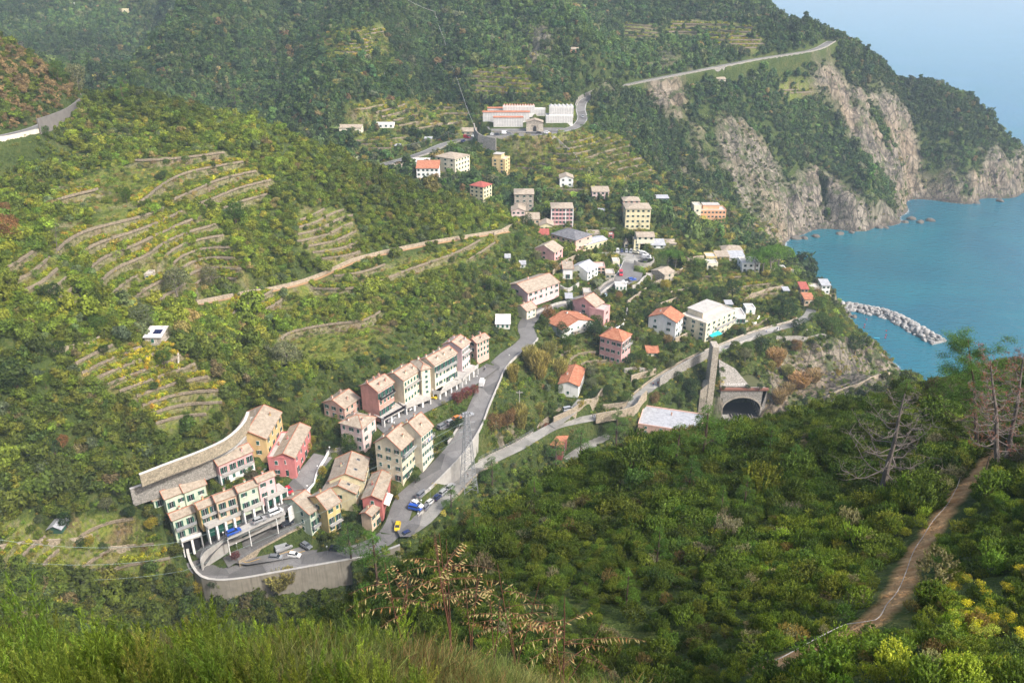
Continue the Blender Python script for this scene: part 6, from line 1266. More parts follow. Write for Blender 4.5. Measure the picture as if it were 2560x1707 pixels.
# track bed and rails in front
q = MB(); q.box(ax0-1, ax1+1, -34, .4, -.1, .6, 0); q.box(ax0-.3, ax1+.3, .4, 13.9, -.1, .6, 1); o = q.obj('track_bed', [flatm('dark ballast', (.10,.09,.085)), M_DARK]); o.location = O; tag(o, 'dark track bed in front of the tunnel', 'track bed', kind='structure')  # floor inside the arch painted near-black in place of deep tunnel shade
for i, f in enumerate((.22,.30,.48,.56,.76,.84)):
    q = MB(); x = ax0+(ax1-ax0)*f; q.box(x-.09, x+.09, -33, 3, .6, .78); o = q.obj('rail', flatm('worn rail', (.38,.34,.30), .4)); o.location = O; tag(o, 'steel rail running out of the tunnel arch, %s from the left' % ['first','second','third','fourth','fifth','sixth'][i], 'rail', 'rails of the station')
q = MB(); q.box(ax0+.3, ax0+3.0, -33, 1, .6, 1.5); o = q.obj('platform', M_ASPL); o.location = O; tag(o, 'pale station platform running into the arch', 'platform')
# writing on the wall above the portal
txt = bpy.data.curves.new('graffiti', 'FONT'); txt.body = 'OLTRAMONTE'; txt.size = 3.2; txt.extrude = .01; txt.space_character = 1.05
to = bpy.data.objects.new('graffiti_lettering', txt); link(to); bpy.context.view_layer.update(); dg = bpy.context.evaluated_depsgraph_get(); gm = bpy.data.meshes.new_from_object(to.evaluated_get(dg)); bpy.data.objects.remove(to)
gm.materials.clear(); gm.materials.append(PM['white']); go_ = bpy.data.objects.new('graffiti_lettering', gm); link(go_, root); go_.location = (x0+.6, 2.0, zt+1.2); go_.rotation_euler = (math.pi/2-.5, 0, 0); go_.scale = ((x1-x0)*.52/max(v.co.x for v in gm.vertices),)*3
q = MB(); A1 = at_y(*kp(6,672,1035),YT+9); q.poly([(x0,1.6,zt+.9),(x1*.62,1.6,zt+.9),(x0+(x1-x0)*.35,7,zt+7),(x0,9,zt+10.5)]); q.poly([(x0,1.9,zt-.5),(x0,9.3,zt+10.4),(x0+(x1-x0)*.35,7.3,zt+6.9),(x1*.62,1.9,zt-.5)]); q.obj('sloping_revetment', M_STG, root)
tw = bpy.data.objects.new('station_tower', None); link(tw); Q = at_y(*kp(6,485,1480),YT-1.5); tw.location = (Q[0], Q[1], 16); tag(tw, 'tall narrow stone buttress and shaft left of the tunnel arch', 'tower')
a0 = at_y(*kp(6,615,900),YT-1.5); a1 = at_y(*kp(6,668,900),YT-1.5); b0 = at_y(*kp(6,485,1265),YT-1.5); b1 = at_y(*kp(6,614,1205),YT-1.5)
q = MB(); q.box(a0[0]-Q[0], a1[0]-Q[0], 0, 6, -2, a0[2]-16); q.obj('shaft', PM['stone2'], tw)
q = MB(); w_ = a0[0]-Q[0]-.01; zb0, zb1 = b0[2]-16, b1[2]-16
k = len(q.v); q.v += [(0,0.2,-2),(w_,0.2,-2),(w_,0.2,zb1),(0,0.2,zb0),(0,7,-2),(w_,7,-2),(w_,7,zb1),(0,7,zb0)]; q.f += [(0,1,2,3),(5,4,7,6),(4,0,3,7),(3,2,6,7),(1,5,6,2)]; q.m += [0]*5; q.obj('buttress', PM['stone2'], tw)
for f in (.3,.68):
    q = MB(); x = w_*f; q.box(x-.55, x+.55, .12, .19, 2, zb0*.72); q.tube([(x,.1,zb0*.72),(x,.19,zb0*.72)], .55, 10); q.obj('blind_arch', PM['stone'], tw)
q = MB(); c4 = [WZ(*kp(6,*p), z) for p, z in (((432,1185),33),((545,1085),34.2),((604,1095),34.2),((480,1200),33))]; q.slab(c4[::-1] if False else [c4[0],c4[3],c4[2],c4[1]], .25)
o = q.obj('canopy_roof', RM['grey']); tag(o, 'grey corrugated canopy roof beside the stone shaft', 'canopy')
# ------------------------------------------------------------------ sea edge: boulders, foam, boat, buoys
def rock_mesh(seed, name='boulder'):
    b_ = bmesh.new(); bmesh.ops.create_icosphere(b_, subdivisions=2, radius=1); r = random.Random(seed); off = Vector((r.uniform(0,9), r.uniform(0,9), r.uniform(0,9)))
    from mathutils import noise as mn
    for _ in range(5):
        nrm = Vector((r.gauss(0,1), r.gauss(0,1), r.gauss(0,1))).normalized(); c = r.uniform(.55,.8)
        for v in b_.verts:
            d = v.co.dot(nrm)
            if d > c: v.co -= nrm*(d-c)
    for v in b_.verts: v.co *= 1+.12*mn.noise(v.co*1.7+off)
    m = bpy.data.meshes.new(name); b_.to_mesh(m); b_.free(); m.materials.append(M_BOULD); return m
M_WET = plaster('dark wet rock', (.11,.10,.085), .6)
m_, nt, b = mat('pale boulder stone'); oi = N(nt, 'ShaderNodeObjectInfo').outputs['Random']; nn = noise(nt, 1.2, 5, opos(nt), .7)
nt.links.new(mixc(nt, .5, ramp(nt, oi, [(0, (.13,.12,.105)), (.5, (.26,.245,.22)), (1, (.42,.40,.37))]), ramp(nt, nn, [(.3, g(.10)), (.7, g(.45))])), b.inputs['Base Color']); bump(nt, b, nn, .6, .3); M_BOULD = m_
RMS = [rock_mesh(i) for i in range(7)]
BW = resample([WZ(px, py, 0) for px, py in [(2085,768),(2130,770),(2165,777),(2205,785),(2245,800),(2285,822),(2318,842),(2350,858)]], 1.0)
tb = np.gradient(BW[:,:2], axis=0); tb /= np.linalg.norm(tb,axis=1)[:,None]; nb = np.c_[-tb[:,1], tb[:,0]]
NB = 285
for i in range(NB):
    f = rng.random()*(len(BW)-1); j = int(f); o_ = rng.uniform(-1,1); p = BW[j,:2]+nb[j]*o_*6.0; hgt_ = 3.0*(1-abs(o_)**1.5)+.15; s = rng.uniform(1.0,2.0)
    o = bpy.data.objects.new('boulder', RMS[i % 7]); link(o); o.location = (p[0], p[1], hgt_-.35*s); o.scale = (s*rng.uniform(.8,1.3), s, s*rng.uniform(.6,.95)); o.rotation_euler = tuple(rng.uniform(0,6.28,3)*np.array([.15,.15,1]))
    u_ = f/(len(BW)-1); tag(o, '%s boulder %s of the curved breakwater, %s' % ('big' if s > 1.5 else 'small', 'on the seaward side' if o_ > .35 else ('on the bay side' if o_ < -.35 else 'on the crest'), ['at its landward root','a quarter of the way out','halfway out','three quarters of the way out','near its outer tip'][min(4,int(u_*5))]), 'boulder', 'boulders of the breakwater')
q = MB(); 
core = ribbon('breakwater_core', BW, 4.8, -4.8, 1.3, M_BOULD, 'low rubble core under the breakwater boulders', 'breakwater', kind='structure', thick=4)
SR = [(2210,918,3.2),(2225,925,2.2),(2188,905,3.6),(2165,890,3),(2235,932,1.4),(2120,787,3),(2135,792,2.2),(2108,780,3.4),(2095,765,3),(2150,870,3),(1990,597,4),(2010,596,3),(2275,548,4),(2300,556,3.4),(2325,552,3.6),(2262,556,3),(2230,930,1.2),(2440,508,3),(2500,503,3.5),(2200,570,3),(2100,585,3.4),(2040,592,3),(2215,570,2.4),(2130,582,2.6)]
for i, (px, py, s) in enumerate(SR):
    p = WZ(px, py, 0); o = bpy.data.objects.new('shore_rock', RMS[i % 7]); link(o); o.material_slots[0].link = 'OBJECT'; o.material_slots[0].material = M_WET; o.location = (p[0], p[1], -.1); o.scale = (s*1.3, s, s*.7); o.rotation_euler = (0,0,i*1.3); tag(o, 'dark wet rock standing in the water at the foot of the cliffs', 'rock', 'rocks along the waterline')
fm, nt, b = mat('sea foam'); b.inputs['Base Color'].default_value = (.8,.84,.85,1); tr = N(nt, 'ShaderNodeBsdfTransparent'); mx = N(nt, 'ShaderNodeMixShader')
al = N(nt, 'ShaderNodeAttribute', attribute_name='fo').outputs['Fac']; fn_ = noise(nt, .35, 5, gpos(nt), .7)
nt.links.new(ramp(nt, mth(nt, 'ADD', mth(nt, 'MULTIPLY', al, .55), mth(nt, 'MULTIPLY', fn_, .6)), [(.72, g(0)), (.92, g(.55))]), mx.inputs[0]); nt.links.new(tr.outputs[0], mx.inputs[1]); nt.links.new(b.outputs[0], mx.inputs[2]); nt.links.new(mx.outputs[0], nt.nodes['Material Output'].inputs[0])
fsel = (zf2 := GZ.ravel()[np.stack([tI[:-1,:-1], tI[:-1,1:], tI[1:,1:], tI[1:,:-1]], -1).reshape(-1, 4)]).min(1); FA = np.stack([tI[:-1,:-1], tI[:-1,1:], tI[1:,1:], tI[1:,:-1]], -1).reshape(-1, 4)
sel = (zf2.max(1) > -3.2) & (zf2.min(1) < .4) & (PZg.ravel()[FA[:,0]] > 330); FA = FA[sel]; uq, inv = np.unique(FA, return_inverse=True)
fv = np.c_[tV[uq,:2], np.full(len(uq), .05)]; me = mesh_np('foam', fv, inv.reshape(-1,4), [fm]); at = me.attributes.new('fo', 'FLOAT', 'POINT'); at.data.foreach_set('value', np.clip(1-np.abs(tV[uq,2]+.2)/2.6, 0, 1).astype(np.float32))
tag(link(bpy.data.objects.new('foam', me)), 'thin white foam where the sea meets the rocks', 'foam', kind='stuff')
q = MB(); loft([[(x,-w,h0),(x,w,h0),(x,w*.6,-.1),(x,-w*.6,-.1)] for x, w, h0 in ((-1.9,.05,.5),(-1.2,.5,.42),(0,.7,.38),(1.2,.6,.4),(1.8,.4,.45))], 0, q); o = q.obj('boat', paint('turquoise boat paint', (.02,.30,.42))); p = WZ(*kp(6,1985,830),0); o.location = (p[0],p[1],.12); o.rotation_euler = (0,0,-.25); tag(o, 'small blue rowing boat in the sheltered bay', 'boat')
for (x, y) in ((1903,668),(1887,712),(1882,735),(2068,765),(2066,800),(2060,820)):
    b_ = bmesh.new(); bmesh.ops.create_uvsphere(b_, u_segments=8, v_segments=6, radius=.42); m = bpy.data.meshes.new('buoy'); b_.to_mesh(m); b_.free(); m.materials.append(M_TAIL2 if 'M_TAIL2' in globals() else PAINT['red']); o = bpy.data.objects.new('buoy', m); link(o); p = WZ(*kp(6,x,y),0); o.location = (p[0],p[1],.2); tag(o, 'small red buoy floating in the sheltered bay', 'buoy', 'red buoys in the bay')
# ------------------------------------------------------------------ trees that stand out
def bark(name, c): m = flatm(name, c, .95); return m
M_BARK = bark('brown bark', (.10,.07,.05)); M_BARKG = bark('grey bark', (.20,.175,.15)); M_DEAD = bark('dead grey wood', (.155,.13,.112)); M_STEM = bark('red brown stem', (.12,.055,.035))
LK = dict(green=leaf_mat('fresh green leaves', inst=False, col=(.05,.10,.018)), dark=leaf_mat('dark green leaves', inst=False, col=(.025,.055,.018)), olive=leaf_mat('silver olive leaves', inst=False, col=(.10,.13,.08)), yellow=leaf_mat('yellowing leaves', inst=False, col=(.20,.20,.03)),
          cane=leaf_mat('pale cane leaves', inst=False, col=(.22,.23,.09)), tan=leaf_mat('dry tan reeds', inst=False, col=(.24,.19,.115)), pine=leaf_mat('pine needles', inst=False, col=(.06,.135,.025)), umb=leaf_mat('umbrella pine needles', inst=False, col=(.065,.15,.022), spread=.7), brown=leaf_mat('brown dry crown', inst=False, col=(.16,.10,.05)), flower=leaf_mat('purple red flowering leaves', inst=False, col=(.14,.05,.06)))
def trunk_mb(h, r, lean=0, limbs=4, spread=.5, seed=0, top=.6):
    q = MB(); rg = random.Random(seed); pts_ = [(lean*h*(i/5)**1.5 + rg.uniform(-.03,.03)*h*.3, rg.uniform(-.03,.03)*h*.3, h*top*i/5-.3*(i == 0)) for i in range(6)]
    q.tube(pts_, [r*(1-.5*i/5) for i in range(6)], 6)
    for i in range(limbs):
        a = 2*math.pi*i/limbs+rg.uniform(-.4,.4); p = Vector(pts_[3+(i % 3)]); e = p+Vector((math.cos(a)*h*spread*.5, math.sin(a)*h*spread*.5, h*.28)); m = (p+e)/2+Vector((0,0,-h*.03)); q.tube([p, m, e], [r*.4, r*.28, r*.12], 5)
    return q
TK = {}
def tree_kit(kind):
    """unit height 1 m = scaled on placing; list of (trunk mesh, crown mesh)"""
    if kind in TK: return TK[kind]
    out = []
    for s in range(2):
        rg = np.random.default_rng(900+s*7+len(kind))
        if kind in ('round', 'darkround', 'olive', 'yellowtree', 'brownround', 'flowerbush'):
            lm = {'round':'green','darkround':'dark','olive':'olive','yellowtree':'yellow','brownround':'brown','flowerbush':'flower'}[kind]
            h, R_ = 5.0, 2.5; lob = [(0,0,2.9,1.7,1.7)]+[(math.cos(a)*r, math.sin(a)*r, z, q, q*.85) for a, r, z, q in zip(rg.uniform(0,6.28,10), rg.uniform(.7,1.6,10), rg.uniform(1.7,4.2,10), rg.uniform(.7,1.2,10))]
            cr = leaf_mesh('crown', lob, 2100, .30, .15, LK[lm], 7+s, shell=(.75,1.1), low=-.7); tr_ = trunk_mb(h, .17, seed=s, top=.55)
        elif kind in ('cane', 'reed', 'tanreed'):
            h, R_ = 5.0, 2.2; lm = 'tan' if kind == 'tanreed' else 'cane'; n = 1500; a = rg.uniform(0,6.28,n); r = np.sqrt(rg.random(n))*2.0; z = rg.uniform(.3,5,n)*(1-.1*r); C_ = np.c_[np.cos(a)*r*(.6+.12*z), np.sin(a)*r*(.6+.12*z), z]; t_ = np.c_[np.cos(a)*.35, np.sin(a)*.35, np.ones(n)*.9]+rg.normal(0,.28,(n,3)); t_ /= np.linalg.norm(t_,axis=1)[:,None]; u = np.cross(t_, rg.normal(0,1,(n,3))); u /= np.linalg.norm(u,axis=1)[:,None]
            L_ = rg.uniform(.7,1.5,n)[:,None]; W_ = .07; V = np.stack([C_-t_*L_*.5, C_+u*W_, C_+t_*L_*.5, C_-u*W_], 1).reshape(-1,3); cr = mesh_np('crown', V, np.arange(4*n).reshape(n,4), [LK[lm]]); at_ = cr.attributes.new('lv','FLOAT','POINT'); at_.data.foreach_set('value', np.repeat(rg.random(n),4).astype(np.float32))
            tr_ = MB()
            for i in range(9): aa = i*.7; tr_.tube([(math.cos(aa)*.5*(i%3), math.sin(aa)*.5*(i%3), -.3),(math.cos(aa)*.8*(i%3), math.sin(aa)*.8*(i%3), 4)], [.05,.02], 4)
        elif kind == 'umbrella':
            h, R_ = 9.0, 5.0; lob = [(0,0,7.4,2.2,1.5)]+[(math.cos(a)*r, math.sin(a)*r, 8.1-.12*r*r, q, q*.85) for a, r, q in zip(rg.uniform(0,6.28,22), np.sqrt(rg.random(22))*3.8, rg.uniform(.9,1.5,22))]
            cr = leaf_mesh('crown', lob, 5200, .34, .15, LK['umb'], 17+s, shell=(.8,1.08), low=-.3); tr_ = trunk_mb(h, .3, lean=.08*(1-2*s), limbs=7, spread=.8, seed=s, top=.62)
        elif kind == 'pine':
            h, R_ = 8.0, 2.6; lob = []
            for i in range(26):
                z = rg.uniform(2.6,7.8); f = 1-(z-2.6)/5.6; rr = (.35+f*1.9)*rg.uniform(.5,1.05); a = rg.uniform(0,6.28); q = rg.uniform(.45,.8)*(.65+.5*f); lob.append((math.cos(a)*rr, math.sin(a)*rr, z, q, q*.55))
            lob.append((0,0,7.6,.5,.7)); cr = leaf_mesh('crown', lob, 4200, .26, .05, LK['pine'], 27+s, shell=(.55,1.15), low=-.5, jitter=1.4); tr_ = MB(); tr_.tube([(0,0,-.4),(.1,.05,3),(.0,.1,6),(0,0,7.8)], [.19,.15,.09,.03], 6)
            for L in lob[::2]: tr_.tube([(0.05,.05,L[2]-.7),(L[0]*.6,L[1]*.6,L[2]-.3),(L[0],L[1],L[2])], [.06,.04,.015], 4)
        elif kind == 'palm':
            h, R_ = 4.5, 2.3; tr_ = MB(); tr_.tube([(0,0,-.3),(.05,0,1.5),(0,0,3)], [.28,.24,.22], 7); V = []; n = 26
            for i in range(n):
                a = i*2.4; el = rg.uniform(.1,1.25); pr = None
                for j in range(9):
                    t0 = j/9; t1 = (j+1)/9; f = lambda t: (math.cos(a)*2.3*t*math.cos(el*(1-t*.6)), math.sin(a)*2.3*t*math.cos(el*(1-t*.6)), 3+2.1*t*math.sin(el)-1.6*t*t)
                    p0, p1 = Vector(f(t0)), Vector(f(t1)); sd__ = Vector((-math.sin(a), math.cos(a), 0))*.42*math.sin(math.pi*(t0*.85+.1)); V += [p0-sd__*1.0+Vector((0,0,-.15)), p0, p1, p1-sd__+Vector((0,0,-.22)), p0, p0+sd__+Vector((0,0,-.15)), p1+sd__+Vector((0,0,-.22)), p1]
            cr = mesh_np('crown', np.array([tuple(v) for v in V]), np.arange(len(V)).reshape(-1,4), [LK['olive']]); at_ = cr.attributes.new('lv','FLOAT','POINT'); at_.data.foreach_set('value', rg.random(len(V)).astype(np.float32))
        tm_ = tr_.mesh('trunk', [M_BARKG if kind in ('olive','umbrella') else M_BARK]); out.append((tm_, cr))
    TK[kind] = (h, R_, out); return TK[kind]
LMK = []
for h in HS:
    qx, qy, qd = proj(*(h['quad'].mean(0)), h['z']+h['h']/2); s = h['label']
    for cut in (' beside', ' with ', ' on the', ' of the', ' at the', ' under', ' behind', ' in front', ' above', ' standing', ' joined', ' next', ' near', ' left', ' right', ' squeezed', ' alone', ' over ', ' closing', ' hidden', ' to the', ' and a ', ' half ', ' in the', ' between', ' below', ' uphill', ' rising', ' where', ' facing', ','):
        i = s.find(cut)
        if i > 8: s = s[:i]
    LMK.append((qx, qy, s))
used_lab = {}
def rel_label(lead, px, py):
    c = sorted(LMK, key=lambda l: math.hypot(l[0]-px, (l[1]-py)*1.2))
    for l in c[:12]:
        dx, dy = px-l[0], py-l[1]; rel = ('right of' if dx > 0 else 'left of') if abs(dx) > abs(dy) else ('below' if dy > 0 else 'just above'); dist_ = math.hypot(dx, dy); pre = '' if dist_ < 45 else ('further ' if rel in ('right of','left of') and dist_ < 120 else ('well ' if dist_ > 45 and rel != 'just above' else ''))
        if rel == 'just above' and dist_ > 60: rel = 'high above'
        s = '%s %s%s the %s' % (lead, pre, rel, l[2]); s = ' '.join(s.split()[:16])
        if s not in used_lab: used_lab[s] = 1; return s
    return s
LEAD = dict(round='round green tree', darkround='round dark green tree', olive='silvery olive tree', yellowtree='small tree with yellowing leaves', brownround='brownish autumn tree', flowerbush='red flowering bush', cane='clump of pale bamboo cane', reed='pale feathery reed clump', tanreed='clump of dry tan reeds', umbrella='flat topped umbrella pine', pine='green pine', palm='grey green palm')
CATS = dict(round='tree', darkround='tree', olive='tree', yellowtree='tree', brownround='tree', flowerbush='bush', cane='cane clump', reed='reed clump', tanreed='reed clump', umbrella='umbrella pine', pine='pine tree', palm='palm tree')
NMS = dict(round='broadleaf_tree', darkround='evergreen_tree', olive='olive_tree', yellowtree='broadleaf_tree', brownround='broadleaf_tree', flowerbush='flowering_bush', cane='cane_clump', reed='reed_clump', tanreed='reed_clump', umbrella='umbrella_pine', pine='pine_tree', palm='palm_tree')
def tree(kind, k, x, y, r, hpx=None, label=None, z=None):
    """x,y: image foot of the tree; r: crown radius; hpx: height, all in crop units"""
    px, py = kp(k, x, y); p = np.array(hit(px, py) if z is None else WZ(px, py, z)); Z = proj(*p)[2]; ppm = FPX/Z*K[k][2]; h0, R0, kit = tree_kit(kind)
    sx_ = (r/ppm)/R0; sz_ = ((hpx/ppm/.87)/h0) if hpx else sx_*rng.uniform(.9,1.15)
    tm_, cr = kit[rng.integers(0, len(kit))]; root = bpy.data.objects.new(NMS[kind], None); link(root); root.location = p; root.rotation_euler = (0,0,rng.uniform(0,6.28)); root.scale = (sx_, sx_, sz_); root.empty_display_size = 1
    for nm, me in (('trunk', tm_), ('crown', cr)): link(bpy.data.objects.new(nm, me), root)
    tag(root, label or rel_label(LEAD[kind], px, py), CATS[kind], 'trees and tall plants of the valley'); return root
T5 = [('round',1155,965,70),('darkround',860,955,62),('darkround',990,900,62),('darkround',880,370,85),('round',650,470,80),('darkround',1190,640,62),('round',1290,600,60),('darkround',1590,480,42),('round',1410,480,45),('darkround',1620,780,60),('darkround',1730,940,66),('round',1340,892,18),('darkround',1700,840,50),
      ('round',900,260,48),('olive',840,720,60),('cane',380,720,110,230),('cane',560,760,90,200),('cane',300,640,80,200),('cane',470,560,70,150),('cane',215,1180,75,230),('reed',380,1040,50,90),('reed',150,760,60,160),('tanreed',1530,440,45,90),('brownround',100,1180,90),('brownround',1400,960,60),('round',1000,1100,40),('round',1360,700,40),('yellowtree',750,1000,40),('olive',850,820,60),('round',560,880,60)]
T4 = [('darkround',110,890,50),('darkround',45,830,45),('round',650,960,55),('darkround',820,1060,80),('darkround',900,1060,70),('round',1060,1190,55),('darkround',1090,1290,80),('round',970,460,30),('darkround',1450,280,50),('darkround',1250,870,50),('darkround',1480,880,60),('brownround',1340,930,50),('darkround',2160,870,50),('round',1210,400,60),('olive',450,480,50),('darkround',200,550,40),('darkround',395,930,35),('palm',1100,790,70,130),
      ('round',920,540,50),('darkround',330,170,90),('olive',1080,900,60),('yellowtree',1860,800,55),('round',1700,830,45),('darkround',1640,1120,60),('olive',1760,1060,55),('round',1560,1160,60),('brownround',560,1140,80),('darkround',720,1320,90),('darkround',1900,1480,55),('round',1700,1400,60),('yellowtree',480,930,30),('darkround',690,660,35),('round',250,290,60),('darkround',1560,140,35),('round',820,1190,40)]
T6 = [('darkround',450,480,50),('darkround',770,500,80),('darkround',640,520,85),('round',560,540,60),('darkround',1180,535,40),('darkround',1230,660,80),('round',1160,650,55),('darkround',1010,960,80),('darkround',750,990,40),('darkround',620,1180,50),('darkround',420,1300,80),('round',330,1380,50),('round',1600,800,80),('round',1520,720,60),('round',1650,820,55),('darkround',1800,960,85),('darkround',1580,935,38),('darkround',1590,1015,28),('darkround',1920,1025,28),('round',1490,600,70),('darkround',150,640,42),('darkround',775,820,40),('darkround',1330,790,70),('round',1440,690,40),
      ('tanreed',1130,1050,90,140),('tanreed',1330,1230,110,110),('tanreed',1160,1370,70,120),('tanreed',1240,1290,60,90),('tanreed',1450,1180,80,90),('cane',1100,1100,40,80),('reed',1230,1150,60,100),('olive',880,1020,60),('brownround',1300,950,60),('yellowtree',200,420,45),('palm',1110,700,30,50),('darkround',1020,200,50),('round',900,960,60),('olive',260,1080,40),('olive',510,980,30)]
T1 = [('darkround',405,1120,32),('yellowtree',240,1010,45),('flowerbush',905,1262,45),('reed',1250,1470,110,130),('yellowtree',640,1530,70),('reed',1330,1420,70,110),('darkround',740,1480,50),('darkround',1240,620,22),('yellowtree',1480,400,40)]
T3 = [('darkround',1250,735,48),('round',440,340,80),('round',600,430,90),('darkround',620,490,85),('darkround',400,440,70),('yellowtree',345,670,55),('darkround',330,790,55),('round',690,1270,72),('darkround',640,1110,45),('darkround',1690,200,60),('round',1590,305,42),('yellowtree',240,370,50),('darkround',520,400,70),('yellowtree',1070,900,28)]
T2 = [('darkround',1290,905,62),('flowerbush',1300,680,60),('flowerbush',1380,640,60),('flowerbush',1440,600,50),('brownround',1600,950,100),('darkround',420,310,32),('darkround',1530,1390,60),('round',1690,800,60),('brownround',1690,880,60),('round',460,350,60),('darkround',650,330,60),('yellowtree',480,260,25)]
T10 = [('round',1030,640,60,120),('pine',920,790,65,180),('pine',1738,830,55,140),('round',335,1010,42),('olive',590,690,70,180),('round',440,650,60,180),('round',935,1500,45,110),('darkround',1190,1350,45),('darkround',1570,1240,25)]
T11 = [('darkround',385,760,85),('round',740,980,75,120),('round',1210,1230,70,130),('darkround',765,1145,48),('olive',1230,1010,45),('olive',1370,1110,42),('olive',1550,1190,55),('olive',2120,1230,130,170),('olive',1060,960,100),('olive',1000,830,60),('darkround',900,760,50),('brownround',100,330,90,200),('brownround',40,130,60),('yellowtree',650,1010,30),('darkround',440,1170,70),('round',540,1010,40),('olive',1300,700,110),('olive',1560,660,80),('round',1740,200,80,180),('darkround',130,1380,120,200),('round',340,1380,60,100),('darkround',2200,1420,60),('round',1480,1480,22)]
T9 = [('pine',480,395,14,46),('pine',578,385,14,44),('pine',614,395,13,40),('pine',745,60,18,50),('pine',1100,70,16,40),('pine',850,350,14,40),('pine',400,420,16,44),('pine',1530,500,14,40),('round',1135,660,34,50),('olive',1000,420,18),('pine',1840,100,14,34),('darkround',1560,300,40,60),('darkround',1350,180,40,60),('pine',180,280,16,40),('pine',1650,560,12,34)]
T13 = [('olive',940,970,70),('olive',350,880,48),('yellowtree',780,1290,62),('darkround',590,1110,70),('darkround',1150,1030,60),('yellowtree',1340,1110,60),('darkround',900,1300,35),('olive',1030,830,50),('yellowtree',190,960,60),('darkround',710,1280,55),('brownround',560,420,60),('darkround',480,470,90)]
for k, lst in ((5,T5),(4,T4),(6,T6),(1,T1),(3,T3),(2,T2),(10,T10),(11,T11),(13,T13),(9,T9)):
    for t in lst: tree(t[0], k, *t[1:])
for x_, y_, r_ in ((700,1262,22),(900,1258,26),(1000,1262,30)): tree('darkround', 6, x_, y_, r_, z=float(YT and 17.2+zt+.3))
for x, y, r, hp in ((1950,585,95,190),(1860,585,110,190)): tree('umbrella', 4, x, y, r, hp, label='flat topped umbrella pine beside the village square, %s' % ('nearer the terrace end' if x > 1900 else 'trunk by the dark doorway'))
for x, y, r, hp, s in ((960,290,110,160,'leftmost of the four by the white house'),(1030,280,130,190,'second from the left of the four by the white house'),(1095,272,130,195,'third from the left of the four by the white house'),(1155,262,140,190,'rightmost of the four by the white house')): tree('umbrella', 6, x, y, r, hp, label='broad umbrella pine, '+s)
K[14] = (0,0,1)
PN = [(945,1505,62,190,'lone pine with a bare lower trunk left of the dry stalks'),(1187,1356,28,85,'slim pine on the brow behind the tall dry stalks'),(1563,1530,34,120,'dark pine in the middle of the near slope'),(1407,1570,36,85,'bright young pine low on the near slope'),(1540,1120,40,95,'pine on the brow in front of the pink station block'),(1450,1150,36,80,'pine right of the dark red house'),(1388,1165,40,70,'pine in front of the dark red house'),
      (1755,1150,58,135,'big pine on the brow left of the tunnel'),(1690,1170,45,110,'pine left of the big one on the brow'),(1919,1145,36,80,'slender pine halfway along the brow'),(1980,1180,34,70,'squat bright pine on the near slope'),(1857,1275,30,90,'pine with a thin trunk in the shrubs of the near slope'),(1722,1235,45,95,'pine at the left of the upper near slope'),(1640,1420,34,110,'tall pale pine low in the middle of the near slope'),(1335,1260,30,70,'small pine above the dry stalks'),(2255,1010,30,60,'bright pine on the skyline against the bay'),(1800,1290,26,80,'thin pine beside another in the shrubs'),
      (880,1420,44,120,'pine at the edge of the lowest road'),(1230,1230,36,90,'pine on the brow above the parking lane'),(1130,1290,30,80,'pine on the brow right of the car park')]
for x, y, r, hp, s in PN: tree('pine', 14, x, y, r, hp, label=s)
